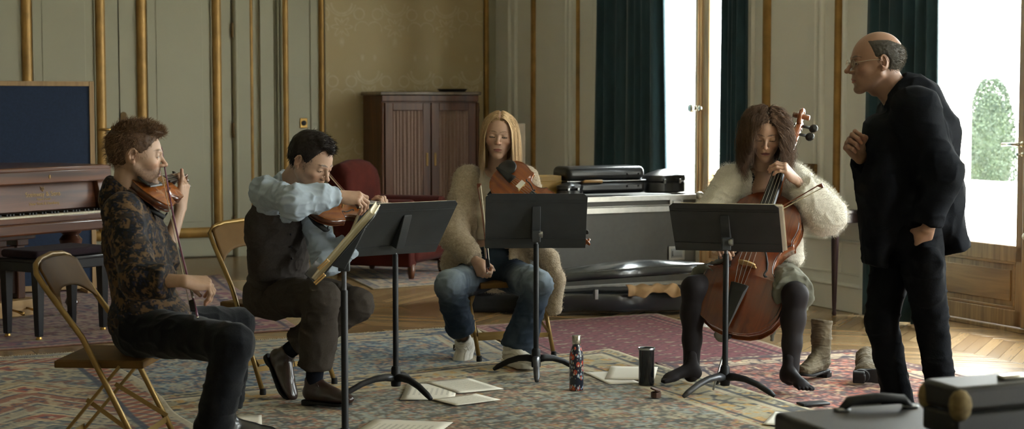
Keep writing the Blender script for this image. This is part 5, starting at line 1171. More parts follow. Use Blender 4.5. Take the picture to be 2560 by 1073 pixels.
# ---- the head, modelled looking along +x, left ear at +y, crown at +z, origin between the ears
HC = dict(c=(-.012, 0, .032), r=(.098, .077, .090))
def head(Mx, neck, sc=1.0, fem=0.0, eye=.5, skin='#b08a72', lip='#9a5f55', brow='#3a2c22', browth=1.0, stub=0.0, stubc='#4a3626', res=.0024, gaunt=0, nose=1.0, mouth=0, neckr=.056, smile=0, chest=None, hairtint=None):
    nb = inv(Mx, neck); lo = np.minimum([-.13, -.105, -.14], nb - .08); hi = np.maximum([.14, .105, .135], nb + .08)
    s = SDF(lo, hi, res)
    s.ell(HC['c'], HC['r'], k=.01)
    s.ell((.028, 0, .0), (.066, .064 - .002 * fem, .082), k=.03)
    s.ell((.034, 0, -.058), (.050, .050 - .006 * fem, .048), k=.03)
    for q in (-1, 1):
        s.cap((.004, q * (.057 - .003 * fem), -.045), (.066, q * (.017 - .004 * fem), -.098), .015 - .003 * fem, .015 - .002 * fem, k=.022)
        s.ell((.060, q * .043, -.022), (.024, .020, .016), k=.02)
        s.cap((.084, q * .036, .021), (.090, q * .010, .018), .007 - .002 * fem, .008 - .002 * fem, k=.012)
    s.ell((.062, 0, -.060), (.033, .034, .030), k=.02)
    s.ell((.074, 0, -.100), (.018, .020 - .003 * fem, .015), k=.015)
    for q in (-1, 1): s.ell((.100, q * .031, .004), (.016, .019, .0125), k=.012, op='s')
    L = nose
    s.cap((.088, 0, .014), (.090 + .022 * L, 0, -.024), .0068, .0085 - .001 * fem, k=.008)
    s.ell((.092 + .021 * L, 0, -.027), (.0105, .0105 - .001 * fem, .0085), k=.006)
    for q in (-1, 1): s.ell((.100, q * .0125, -.031), (.0105, .0068, .0068), k=.006)
    for q in (-1, 1): s.ell((.105, q * .0065, -.0385), (.005, .0028, .0024), k=.002, op='s')
    for q in (-1, 1):      # eyeball bulge under the lids
        s.ell((.0775, q * .0315, .004), (.0150, .0165, .0128), k=.003)
        s.cap((.089, q * .022, .0135), (.084, q * .042, .0115), .0022, .002, k=.006)      # lid fold
        s.ell((.0945, q * .0315, .0015 - .002 * (1 - eye)), (.010, .0125, .0008 + .0066 * eye), k=.001, op='s')
    s.ell((.0915, 0, -.0595), (.0080, .0215, .0055), k=.004); s.ell((.0905, 0, -.0705), (.0080, .0185, .0065), k=.004)
    s.ell((.1005, 0, -.0648), (.008, .023, .0013 + .002 * mouth), k=.003, op='s'); s.cap((.094, -.012, -.083), (.094, .012, -.083), .003, .003, k=.012, op='s')
    s.cap((.1015, 0, -.044), (.100, 0, -.054), .0015, .002, k=.006, op='s')
    if gaunt:
        for q in (-1, 1): s.ell((.072, q * .058, -.058), (.03, .014, .026), k=.02, op='s')
    for q in (-1, 1):     # ears
        th = q * .35; R = np.array([[math.cos(th), -math.sin(th), 0], [math.sin(th), math.cos(th), 0], [0, 0, 1]]) @ np.array([[math.cos(.2), 0, math.sin(.2)], [0, 1, 0], [-math.sin(.2), 0, math.cos(.2)]])
        s.ell((-.008, q * .079, .002), (.0185, .0065, .031), R, k=.006); s.ell((-.003, q * .0845, .006), (.0115, .0065, .021), R, k=.003, op='s'); s.ell((.001, q * .080, -.002), (.006, .007, .008), R, k=.003, op='s'); s.ell((-.001, q * .0765, -.024), (.009, .005, .010), R, k=.005)
        s.cap((-.012, q * .089, .024), (-.021, q * .089, .004), .0022, .0022, k=.004)
    f_ = nb - np.array([-.02, 0, -.03])
    s.cap((-.022, 0, -.03), nb, .052 if fem < .5 else .046, neckr, k=.022)
    s.cap((.012, 0, -.075), nb + np.array([.015, 0, 0]), .030, .036, k=.025)
    if fem < .5: s.ell(np.array([.02, 0, -.10]) * .6 + nb * .4 + np.array([.035, 0, 0]), (.012, .010, .014), k=.02)
    V, Fq = s.mesh(); V = smooth_np(V, Fq, 1, .35)
    x, y, z = V[:, 0], V[:, 1], V[:, 2]; C = np.tile(np.array(srgb(skin)), (len(V), 1)); P = V
    C *= (.93 + .14 * fbm(P, 40, 3))[:, None]
    def g(cx, cy, cz, rx, ry, rz): return np.exp(-(((x - cx) / rx) ** 2 + ((np.abs(y) - cy) / ry) ** 2 + ((z - cz) / rz) ** 2))
    red = np.array([1.10, .82, .78]); ck = np.clip(.8 * g(.075, .042, -.03, .03, .022, .02) + .9 * g(.115, 0, -.028, .02, .014, .012) + .8 * g(-.008, .085, .0, .025, .01, .03), 0, 1)
    C = C * (1 - ck[:, None] * .55) + C * red * ck[:, None] * .55
    lp = ((np.abs(z + .0650) < (.0085 * np.clip(1 - (np.abs(y) / .0235) ** 2, 0, 1))) & (x > .085)); C[lp] = np.array(srgb(lip)) * (.95 + .1 * vnoise(P[lp], 200, 1))[:, None]
    ml = (np.abs(z + .0648) < .0016) & (np.abs(y) < .022) & (x > .082); C[ml] = np.array(srgb(lip)) * .5
    ay = np.abs(y)
    bz = .0275 - .0035 * ((ay - .030) / .02) ** 2 + .002; bw_ = (.0042 * browth) * np.clip(1.15 - np.abs(ay - .026) / .026, 0, 1)
    br = (np.abs(z - bz) < bw_ * (.7 + .6 * vnoise(P * np.array([1, 1, .3]), 400, 2))) & (x > .05) & (ay > .007); C[br] = C[br] * .25 + np.array(srgb(brow)) * .75
    lz = .0005 - .0022 * (1 - eye) + .0035 * (1 - ((ay - .0315) / .0135) ** 2) * eye ; la = (np.abs(z - lz) < .0016) & (np.abs(ay - .0315) < .0145) & (x > .07); C[la] = C[la] * .2 + np.array(srgb('#1c130f')) * .8
    if eye < .35: 
        la = (np.abs(z - (.0005 - .0025)) < .0018) & (np.abs(ay - .0315) < .014) & (x > .07); C[la] = np.array(srgb('#2a1b15'))
    if stub:
        jm = np.clip((-.028 - z) / .02, 0, 1) * np.clip((z + .135) / .02, 0, 1) * np.clip((x + .012) / .025, 0, 1) * np.clip((x * .9 - z * .0 + .02) / .03, 0, 1)
        jm = np.maximum(jm, np.clip(1 - np.abs(z + .049) / .008, 0, 1) * (x > .09) * .8); jm = jm * (~lp) * (.55 + .6 * vnoise(P, 260, 6)) * stub
        jm = np.clip(jm, 0, .9); C = C * (1 - jm[:, None]) + np.array(srgb(stubc)) * jm[:, None]
    if hairtint: 
        m = hairtint[1](P); C = C * (1 - m[:, None]) + np.array(srgb(hairtint[0])) * m[:, None]
    MS = Mx @ Matrix.Diagonal((sc, sc, sc, 1)) if sc != 1 else Mx
    return xform(MS, V), Fq, C
def eyes(Mx, parent, sc=1.0, iris='#4a3a2a', look=(0, 0)):
    for q in (-1, 1):
        g = Bag(); s = SDF((-.014, -.014, -.014), (.014, .014, .014), .0012); s.ell((0, 0, 0), (.0122, .0122, .0122), k=.001); V, Fq = s.mesh()
        d = nrm((1, look[0], look[1])); a = np.arccos(np.clip((V / np.linalg.norm(V, axis=1, keepdims=True)) @ d, -1, 1))
        C = np.tile(np.array(srgb('#cfc6bb')), (len(V), 1)); C[a < .52] = srgb(iris); C[a < .24] = srgb('#080706')
        V = V + np.array([.0785, q * .0315, .004]); V = xform(Mx @ Matrix.Diagonal((sc, sc, sc, 1)), V); g.add(V, Fq, C)
        V2 = g.V[0]; Mi = parent.matrix_world.inverted() if parent else None
        g.obj('eye', M['eye'], parent, loc=parent.location if parent else None)
# ---- hand: wrist at origin, fingers along +x, back of the hand +z; side=+1 thumb at +y (right hand), -1 left
def hand(Mx, elbow, side, curl=(.5, .7, .4), per=None, splay=.08, thumb=(.5, .3), sc=1.0, skin='#b08a72', fore=.036, res=.0019, cut=.27, nails=True):
    el = inv(Mx, elbow) / sc; L = np.linalg.norm(el); el = el / L * min(L, cut)
    pts = [np.array([-.03, -.09, -.13]), np.array([.2, .09, .06]), el - .045, el + .045]
    lo = np.min([pts[0], pts[2]], 0); hi = np.max([pts[1], pts[3]], 0); s = SDF(lo, hi, res)
    mz = np.array([0, 0, 1.])
    s.cap(el, (0, 0, -.002), fore, .0245, k=.015, flat=((0, 0, 1), .82))
    ys = [.029, .009, -.011, -.029]; xs = [.088, .092, .087, .078]; LN = [(.043, .026, .021), (.048, .030, .022), (.044, .028, .022), (.034, .021, .020)]; RR = [.0092, .0094, .0089, .008]
    tips = []
    for i in range(4):
        y = ys[i] * side; b = np.array([xs[i], y, 0.]); s.cap((.0, y * .55, -.003), b, .0150, .0105, k=.014)
        c = per[i] if per else curl; a = 0; p = b; sp = splay * (1.5 - i) * side; r = RR[i]
        for j, l in enumerate(LN[i]):
            a += c[j]; d = np.array([math.cos(a) * math.cos(sp), math.cos(a) * math.sin(sp), -math.sin(a)]); q = p + d * l; s.cap(p, q, r * (1 - .06 * j), r * (.95 - .08 * j), k=.0035 if j else .007)
            if j < 2: s.ell(q + np.array([math.sin(a), 0, math.cos(a)]) * .0008, (r * .98,) * 3, k=.004)
            p = q
        tips.append((p, d, np.array([math.sin(a), 0, math.cos(a)])))
    s.ell((.048, .003 * side, -.006), (.046, .036, .0125), k=.012); s.ell((.040, .026 * side, -.014), (.034, .017, .015), k=.012); s.ell((.040, -.026 * side, -.011), (.036, .013, .013), k=.010)
    b = np.array([.020, .026 * side, -.012]); d = nrm((.72, .62 * side * (1 - .5 * thumb[1]), -.35 - .4 * thumb[0])); p1 = b + d * .042; d2 = nrm(d + np.array([.35, -.5 * side * thumb[0], -.25 * thumb[0]])); p2 = p1 + d2 * .033; d3 = nrm(d2 + np.array([.2, -.55 * side * thumb[1], -.1])); p3 = p2 + d3 * .026
    s.cap(b, p1, .0150, .0108, k=.012); s.cap(p1, p2, .0105, .0098, k=.004); s.cap(p2, p3, .0098, .0078, k=.004)
    V, Fq = s.mesh(); V = smooth_np(V, Fq, 1, .3)
    C = np.tile(np.array(srgb(skin)), (len(V), 1)) * (.92 + .16 * fbm(V, 60, 4))[:, None]
    for (p, d, n) in tips:
        g = np.exp(-((V - p) ** 2).sum(1) / .018 ** 2); C = C * (1 + g[:, None] * (np.array([.08, -.12, -.12])))
        if nails:
            q = V - (p - d * .003 + n * .0065); m = (np.abs(q @ d) < .0065) & (np.abs(q @ np.cross(d, n)) < .0048) & (q @ n > -.004); C[m] = np.array(srgb(skin)) * np.array([1.12, 1.0, 1.0])
    return xform(Mx @ Matrix.Diagonal((sc, sc, sc, 1)), V), Fq, C
def hframe(wrist, fingers, back): return frame(wrist, fingers, z=back)
# ---- short hair: a cap over the skull inside a hairline, with locks
def hair_cap(Mx, sc, t_top, t_side, front=(.078, .088), temple=(.034, .0), nape=(-.082, -.062), amp=.006, nsc=70, seed=0, extra=None, res=.0026, bald=None, stretch=(1, 1, 1)):
    s = SDF((-.15, -.12, -.12), (.14, .12, .17), res); c = np.array(HC['c']); r = np.array(HC['r'])
    def f(P):
        z = P[..., 2]; x = P[..., 0]; t = t_side + (t_top - t_side) * np.clip((z - .03) / .08, 0, 1)
        n_ = fbm(P * np.array(stretch, np.float32), nsc, seed, 2); t = np.maximum(t + amp * (2 * n_ - 1), .0022)
        q = P - c.astype(np.float32); d = np.sqrt((q / r.astype(np.float32)) ** 2 @ np.ones(3, np.float32)); d = (d - 1) * .085 - t
        fx, fz = front; tx, tz = temple; nx_, nz_ = nape
        dv = np.array([fx - tx, fz - tz]); dv /= np.linalg.norm(dv); n1 = (dv[1], -dv[0]); h1 = (x - fx) * n1[0] + (z - fz) * n1[1] - .10 * np.abs(P[..., 1]) * 0 + .006 * (n_ - .5)
        dv = np.array([nx_ - tx, nz_ - tz]); dv /= np.linalg.norm(dv); n2_ = (-dv[1] * 1, dv[0]); 
        h2 = (x - tx) * n2_[0] + (z - tz) * n2_[1]
        if n2_[1] > 0: h2 = -h2
        ear = .030 - np.sqrt(((x + .006) / .8) ** 2 + (z + .004) ** 2); ear = np.where(np.abs(P[..., 1]) > .062, ear, -1)
        h = np.maximum(np.maximum(h1, h2), ear)
        if bald is not None: h = np.maximum(h, bald(P))
        k = .012; hh = np.clip(.5 + .5 * (d - h) / k, 0, 1); return h * (1 - hh) + d * hh + k * hh * (1 - hh)
    s.fn((-.15, -.12, -.12), (.14, .12, .17), f, k=.001)
    if extra: extra(s)
    V, Fq = s.mesh(); V = smooth_np(V, Fq, 1, .3); return V, Fq
def strands(name, roots, dirs, length, steps, mt, parent, Mx=None, sc=1.0, grav=(0, 0, -1), gk=.0, curl=0.0, cf=40, rad=.0009, coll=(), jitter=.3, col=None, seed=0, loc=None, colvar=.25, clump=0, tilt=None):
    n = len(roots); rng = np.random.default_rng(seed); P = roots.copy(); D = dirs / (np.linalg.norm(dirs, axis=1, keepdims=True) + 1e-9); D = D + rng.normal(0, jitter, D.shape); D /= np.linalg.norm(D, axis=1, keepdims=True)
    Ln = length * (1 + rng.uniform(-.25, .25, n)); G = np.array(grav, float); path = [P.copy()]; ph = rng.uniform(0, 6.28, n); 
    if clump: 
        ci = rng.integers(0, n, max(8, n // clump)); own = np.argmin(((roots[:, None, :] - roots[ci][None]) ** 2).sum(-1), 1); ph = ph[ci][own] + rng.normal(0, .35, n); 
    for k in range(steps):
        q = (k + 1) / steps; gg = gk if np.isscalar(gk) else gk[k]
        side = np.cross(D, G); side /= (np.linalg.norm(side, axis=1, keepdims=True) + 1e-9); up2 = np.cross(side, D); a = ph + q * cf
        D2 = D + gg * G; D = D2 / np.linalg.norm(D2, axis=1, keepdims=True)
        St = D + curl * (side * np.cos(a)[:, None] + up2 * np.sin(a)[:, None]); P = P + St * (Ln / steps)[:, None]
        for c, r in coll:
            c = np.array(c); r = np.array(r); v = (P - c) / r; l = np.linalg.norm(v, axis=1); m = l < 1; P[m] = c + v[m] / l[m][:, None] * r
        path.append(P.copy())
    T = np.stack(path, 1); K = steps + 1; tg = np.gradient(T, axis=1); tg /= (np.linalg.norm(tg, axis=2, keepdims=True) + 1e-9)
    ref = np.array([.31, .52, .79]); a = np.cross(tg, ref); a /= (np.linalg.norm(a, axis=2, keepdims=True) + 1e-9); b = np.cross(tg, a)
    w = (rad * (1 - .75 * (np.arange(K) / (K - 1)) ** 2))[None, :, None]; rings = [T + (a * math.cos(t) + b * math.sin(t)) * w for t in (0, 2.094, 4.189)]
    V = np.stack(rings, 2).reshape(-1, 3); base = (np.arange(n)[:, None] * K * 3 + np.arange(K - 1)[None] * 3)[..., None]
    Fs = []
    for i in range(3):
        j = (i + 1) % 3; Fs.append(np.stack([base[..., 0] + i, base[..., 0] + j, base[..., 0] + 3 + j, base[..., 0] + 3 + i], -1).reshape(-1, 4))
    Fq = np.concatenate(Fs); C = np.repeat(np.array(srgb(col))[None] * (1 + rng.uniform(-colvar, colvar, (n, 1))), K * 3, 0) if col is not None else None
    if Mx is not None: V = xform(Mx @ Matrix.Diagonal((sc, sc, sc, 1)), V)
    return V, Fq, C
M['skin'] = mat('skin', '#ffffff', .5, spec=.4, var=.04, vs=40, attr='col', bump=.0002, bs=900, sss=.06)
M['eye'] = mat('eye', '#ffffff', .12, var=.01, attr='col')
M['hairm'] = mat('hair', '#ffffff', .62, spec=.3, var=.1, vs=120, attr='col')
def cloth(name, col, rough=.85, var=.12, vs=30, bump=.0009, bs=140, sheen=.0, **k): return mat(name, col, rough, var=var, vs=vs, bump=bump, bs=bs, sheen=sheen, spec=.08, **k)
# ---- torso and limb helpers in world space
def tframe(P, Cc, ShL, ShR):
    u = nrm(A3(Cc) - A3(P)); r = nrm(A3(ShR) - A3(ShL)); r = nrm(r - u * (r @ u)); f = np.cross(u, r); return r, f, u
def torso(s, J, w=.165, d=.115, belly=.105, hip=.165, sh=.058, k=.05, th=0.0, top=True):
    r, f, u = tframe(J['P'], J['C'], J['SL'], J['SR']); R = np.stack([r, f, u], 1); P, Cc, N_ = A3(J['P']), A3(J['C']), A3(J['N'])
    s.ell(Cc - u * .02, (w + th, d + th, .17), R, k); m = (P + Cc) / 2; s.ell(m + f * .01, (w * .93 + th, belly + th, .17), R, k); s.ell(P + u * .03, (hip + th, belly + .012 + th, .12), R, k)
    if top:
        for S_ in ('SL', 'SR'): s.cap(Cc + u * .09, J[S_], .075 + th, sh + th, .04); s.cap(N_ - u * .02, A3(J[S_]) - u * .0, .046 + th, sh * .8 + th, .03)
    return r, f, u
def bounds(pts, pad): a = np.array([A3(p) for p in pts]); return a.min(0) - pad, a.max(0) + pad
def chk(name, J, pairs):
    print(name, {p: round((Vector(J[p.split('-')[0]]) - Vector(J[p.split('-')[1]])).length, 3) for p in pairs})
# ---- footwear, toe along +x, sole on z=0, origin under the heel; ankle at (.05,0,.10)
def shoe_mesh(kind, sc=1.0):
    s = SDF((-.06, -.07, -.02), (.29, .07, .24), .003)
    if kind in ('oxford', 'sneaker', 'boot'):
        fat = {'oxford': 0, 'sneaker': .008, 'boot': .002}[kind]
        s.ell((.045, 0, .045), (.052 + fat, .034 + fat, .040), k=.02); s.ell((.135, 0, .040), (.085, .040 + fat, .036 + fat * .5), k=.03); s.ell((.205, .004, .034), (.062 + fat, .042 + fat, .028 + fat), k=.02)
        s.cap((.05, 0, .06), (.052, 0, .10 if kind != 'boot' else .19), .040 + fat, .042 + fat * .5, k=.02); s.cap((.07, 0, .085), (.16, 0, .055), .030, .026, k=.02)
        s.fn((-.06, -.07, -.02), (.29, .07, .004), lambda P: P[..., 2] * -1 + .004 - .0 + 0 * P[..., 0] - .5 * 0, k=.002, op='s') if False else None
        s.fn((-.06, -.07, -.03), (.29, .07, .012), lambda P: P[..., 2] - .006, k=.004, op='s')
        s.cap((.052, 0, .112 if kind != 'boot' else .21), (.052, 0, .135 if kind != 'boot' else .25), .034, .04, k=.004, op='s')
    elif kind == 'foot':
        s.ell((.035, 0, .038), (.042, .032, .036), k=.02); s.cap((.05, 0, .07), (.052, 0, .13), .034, .026, k=.03); s.cap((.06, 0, .06), (.17, 0, .030), .034, .026, k=.03); s.ell((.175, 0, .024), (.04, .042, .020), k=.02)
        for i, y in enumerate((-.030, -.014, .002, .017, .031)): s.cap((.19, y * .9, .018), (.235 - .010 * abs(i - 3.2), y, .012), .0105 + (.004 if i == 4 else 0), .009 + (.003 if i == 4 else 0), k=.006)
        s.fn((-.06, -.07, -.03), (.29, .07, .01), lambda P: P[..., 2] - .0, k=.004, op='s')
    V, Fq = s.mesh(); return smooth_np(V, Fq, 1, .4) * sc, Fq
def sole_mesh(kind, sc=1.0):
    s = SDF((-.06, -.075, -.012), (.30, .075, .06), .003); fat = .008 if kind == 'sneaker' else 0; h = .030 if kind == 'sneaker' else .012
    def f(P):
        x, y, z = P[..., 0], P[..., 1], P[..., 2]; w = .034 + .012 * np.clip((x - .06) / .12, 0, 1) + fat - .012 * np.clip((x - .2) / .06, 0, 1) ** 2
        lo, hi = -.008 - fat, .262 + fat; xc = np.clip(x, lo + .035, hi - .045); d = np.sqrt(np.where(x > hi - .045, ((x - xc) * .95) ** 2, (x - xc) ** 2) + y * y) - w; return np.maximum(d, np.abs(z - h / 2 - (.008 * np.clip((x - .2) / .06, 0, 1))) - h / 2)
    s.fn((-.06, -.075, -.012), (.30, .075, .06), f, k=.002)
    if kind != 'sneaker':
        s.fn((-.06, -.06, -.03), (.075, .06, .012), lambda P: np.maximum(np.sqrt(np.maximum(0, (np.abs(P[..., 0] - .028) - .005)) ** 2 + P[..., 1] ** 2) - .034, np.abs(P[..., 2] + .002) - .012), k=.002)
    V, Fq = s.mesh(); return V * sc, Fq
def put_shoe(parent, Mx, kind, mt, solemt, sc=1.0, label=None, laces=True, name='shoe'):
    V, Fq = shoe_mesh(kind, sc); Mi = Matrix.Translation(-Vector(parent.location)) @ Mx
    if kind == 'sneaker': N_ = vnormals(V, Fq); x = V[:, 0]; V = V + N_ * (.0022 * np.sign(np.sin(V[:, 2] * 210 + np.sin(x * 40) * 1.5)) * (V[:, 2] > .03))[:, None]
    me = mesh_np(name, xform(Mi, V), Fq); o = obj(name, me, mt, parent, smooth=True)
    if kind != 'foot':
        V, Fq = sole_mesh(kind, sc); obj('sole', mesh_np('sole', xform(Mi, V), Fq), solemt, o, smooth=True, angle=40)
        if laces and kind != 'boot':
            g = MB()
            for i in range(5):
                x = .085 + .018 * i; z = .109 - .0115 * i + (.006 if kind == 'sneaker' else 0)
                g.tube([Mi @ (Vector((x - .004, -.026, z - .014)) * sc), Mi @ (Vector((x, 0, z + .004)) * sc), Mi @ (Vector((x + .006, .026, z - .014)) * sc)], .0026 * (1.3 if kind == 'sneaker' else .8), 6)
            for q in (-1, 1): g.tube([Mi @ (Vector((.085, 0, .106)) * sc), Mi @ (Vector((.09, q * .03, .100)) * sc), Mi @ (Vector((.11, q * .042, .085)) * sc)], .0022, 6)
            obj('laces', g, solemt if kind == 'sneaker' else mt, o, smooth=True)
    return o
# ================================================================ PEOPLE
def cutp(s, p, d, R, k=.004):
    p = A3(p).astype(np.float32); d = nrm(d).astype(np.float32)
    s.fn(p - R, p + R, lambda P: np.maximum(-((P - p) @ d), np.sqrt(((P - p) ** 2).sum(-1)) - R), k=k, op='s')
def garment(name, s, mt, parent, amp=.004, sc=12, seed=0, stretch=(1, 1, 1), colf=None, it=1, label=None, parts=1):
    V, Fq = s.mesh(); V = smooth_np(V, Fq, it, .4); N_ = vnormals(V, Fq)
    if amp: V = folds(V, N_, amp, sc, seed, stretch)
    W_ = V.copy(); V = V - A3(parent.location); me = mesh_np(name, V, Fq)
    if colf is not None: setcol(me, colf(W_, N_))
    o = obj(name, me, mt, parent, smooth=True)
    if label: o['label'] = label
    return o, W_, N_, Fq
def seated(J, skinf):  # hidden inner body: joins the visible skin into one figure
    s = SDF(*bounds([J[k] for k in J], .16), .012); torso(s, J, .13, .08, .07, .12, .04, .03)
    for a in 'LR': s.chain([J['H' + a], J['K' + a], J['A' + a]], [.065, .040, .020], .02); s.chain([J['S' + a], J['E' + a], J['W' + a]], [.038, .032, .022], .01)
    V, Fq = s.mesh(); return V, Fq, srgb(skinf)
Mk = lambda **k: k
# ---------------------------------------------------------------- violinist with the patterned shirt
SK = '#a98a74'
J = dict(P=at(367, 815, 6.41), C=at(334, 600, 6.42), N=at(316, 490, 6.43), SR=at(306, 532, 6.24), SL=at(352, 528, 6.60), ER=at(350, 702, 6.05), WR=at(463, 702, 5.99), EL=at(408, 655, 6.56), WL=at(453, 520, 6.70),
    HR=at(362, 830, 6.31), HL=at(372, 822, 6.50), KR=at(585, 858, 6.02), AR=at(512, 1150, 6.08), KL=at(590, 812, 6.80), AL=at(562, 1040, 6.72))
chk('A', J, ['P-C', 'C-N', 'SR-SL', 'SR-ER', 'ER-WR', 'SL-EL', 'EL-WL', 'HR-KR', 'KR-AR', 'HL-KL', 'KL-AL'])
HM = frame(at(339, 390, 6.43), (1, .13, -.07), z=(-.0, .02, 1))
b = Bag(); b.add(*head(HM, J['N'], 1.0, skin=SK, eye=.75, stub=.75, stubc='#5a4230', brow='#5a4430', lip='#94635a'))
b.add(*hand(hframe(J['WR'], (.80, .52, -.12), (.05, -.40, .9)), J['ER'], 1, per=[(.75, .9, .5), (.9, .8, .5), (1.0, .7, .4), (1.1, .5, .3)], thumb=(.9, .3), skin=SK, fore=.038))
b.add(*hand(hframe(J['WL'], (.12, .05, 1), (.95, -.30, -.1)), J['EL'], -1, per=[(.7, 1.2, .6), (.65, 1.2, .6), (.5, 1.2, .7), (-.15, .15, .1)], thumb=(.3, .2), skin=SK, fore=.038, cut=.22))
b.add(*seated(J, SK))
pA = b.obj('person', M['skin'], loc=Vector((-1.45, 6.4, 0))); tag(pA, 'seated person in dark patterned shirt and black trousers, holding a violin and upright bow', 'person')
eyes(HM, pA, 1.0, '#5a6a72', (.0, .0))
def paisley(W_, N_):
    P = W_ * np.array([1, 1, 1]); w = P + .12 * (fbm(P, 7, 2)[:, None] - .5); a = fbm(w, 26, 5, 2); b_ = fbm(w + 3, 44, 9, 2)
    m = ((np.abs(a - .5) < .035) | (np.abs(a - .62) < .015) | (b_ > .64)); C = np.tile(np.array(srgb('#101117')), (len(P), 1)); C[m] = srgb('#57422a'); m2 = (b_ < .37); C[m2] = srgb('#2a2018'); m3 = (np.abs(b_ - .45) < .012); C[m3] = srgb('#1b2036'); return C
M['shirtA'] = mat('patterned_shirt', '#ffffff', .7, spec=.2, var=.1, vs=60, attr='col', sheen=.02, bump=.0005, bs=500)
s = SDF(*bounds([J[k] for k in ('P', 'C', 'N', 'SR', 'SL', 'ER', 'WR', 'EL')], .20), .0055)
r_, f_, u_ = torso(s, J, .165, .115, .118, .155, .056)
Pm = A3(J['P']); s.ell(Pm + u_ * .02 + f_ * .02, (.165, .155, .085), np.stack([r_, f_, u_], 1), .04)
e, w = Vector(J['ER']), Vector(J['WR']); c1 = e.lerp(w, .62)
s.chain([J['SR'], J['ER'], c1], [.072, .066, .058], .03); s.cap(e.lerp(w, .48), c1, .063, .062, .006)
cutp(s, c1, (w - e), .11)
e, w = Vector(J['EL']), Vector(J['WL']); c2 = e.lerp(w, .10); s.chain([J['SL'], J['EL'], c2], [.066, .058, .056], .03)
s.cap(A3(J['N']) + np.array([-.03, 0, -.01]), A3(J['N']) + np.array([-.015, 0, .035]), .076, .070, .012)       # collar stand
hn = A3(J['N']); s.cap(hn + np.array([.03, 0, .07]), hn + np.array([.0, 0, .0]), .062, .055, .004, op='s')
cutp(s, Vector(hn) + Vector((.0, 0, .042)), (.45, 0, 1), .13); cutp(s, Vector(J['P']) - Vector(u_) * .045, -u_, .25)
sh, *_ = garment('shirt', s, M['shirtA'], pA, .0055, 9, 1, colf=paisley)
g = Bag(); s = SDF(*bounds([Vector(hn)], .14), .004)
for q in (-1, 1): s.cap(hn + np.array([-.06, q * .045, .035]), hn + np.array([.068, q * .045, -.012]), .020, .016, .004, flat=((0, 1, 0), .45)); s.cap(hn + np.array([-.075, 0, .038]), hn + np.array([-.06, q * .045, .035]), .020, .020, .008, flat=((1, 0, 0), .45))
V, Fq = s.mesh(); setcol_ = paisley(V, V); me = mesh_np('collar', V - A3(pA.location), Fq); setcol(me, setcol_); obj('collar', me, M['shirtA'], sh, smooth=True)
M['trouA'] = cloth('black_trousers', '#0e0f12', sheen=.1)
s = SDF(*bounds([J[k] for k in ('P', 'HR', 'HL', 'KR', 'KL', 'AR', 'AL')], .17), .0065)
R_ = np.stack([r_, f_, u_], 1); s.ell(Pm - u_ * .01, (.165, .135, .12), R_, .03)
for a in 'RL':
    s.chain([J['H' + a], J['K' + a]], [.092, .070], .04); k_, a_ = Vector(J['K' + a]), Vector(J['A' + a]); s.chain([k_, k_.lerp(a_, .5), k_.lerp(a_, .93)], [.068, .066, .070], .02)
    cutp(s, k_.lerp(a_, .9), (a_ - k_), .13)
cutp(s, Vector(J['P']) + Vector(u_) * .10, u_, .2)
garment('trousers', s, M['trouA'], pA, .005, 9, 4)
M['leatherblk'] = mat('black_leather', '#101012', .3, coat=.3, bump=.0005, bs=120)
put_shoe(pA, frame(A3(J['AL']) - np.array([.05, -.02, .125]), (1, .45, 0), z=(0, 0, 1)), 'boot', M['leatherblk'], M['rubber'], name='boot')
put_shoe(pA, frame(A3(J['AR']) - np.array([.05, .02, .095]), (1, -.35, 0), z=(0, 0, 1)), 'boot', M['leatherblk'], M['rubber'], name='boot')
def curls(P):   # forelock
    pass
def exA(s):
    for i, (x, y, z, r) in enumerate([(.05, .0, .115, .024), (.075, .01, .103, .020), (.088, -.012, .092, .014), (.02, .02, .122, .022), (-.03, 0, .118, .025), (.06, -.035, .098, .020), (.06, .04, .095, .020)]): s.ell((x, y, z), (r * 1.1, r, r * .7), k=.02)
V, Fq = hair_cap(HM, 1, .010, .005, front=(.083, .078), temple=(.036, -.012), nape=(-.080, -.085), amp=.0035, nsc=75, seed=3, extra=exA)
N_ = vnormals(V, Fq); Cc_ = np.array(srgb('#4a3524')) * (.7 + .6 * fbm(V, 60, 4))[:, None]
hb = Bag(); hb.add(xform(HM, V), Fq, Cc_)
rg = np.random.default_rng(2); ii = rg.choice(np.where(V[:, 2] > -.07)[0], 5200); top = np.clip((V[ii, 2] - .02) / .09, 0, 1)
m = rg.random(len(ii)) < .35 + .65 * top; ii = ii[m]
hb.add(*strands('h', V[ii] - N_[ii] * .004, N_[ii] * .35 + np.array([-.5, 0, -.5]) + (V[ii, 2] > .085)[:, None] * np.array([.9, 0, .6]), .024, 7, None, None, HM, curl=.42, cf=6, rad=.0008, col='#6b5036', jitter=.4, seed=3, clump=10))
hb.obj('hair', M['hairm'], pA, loc=pA.location)
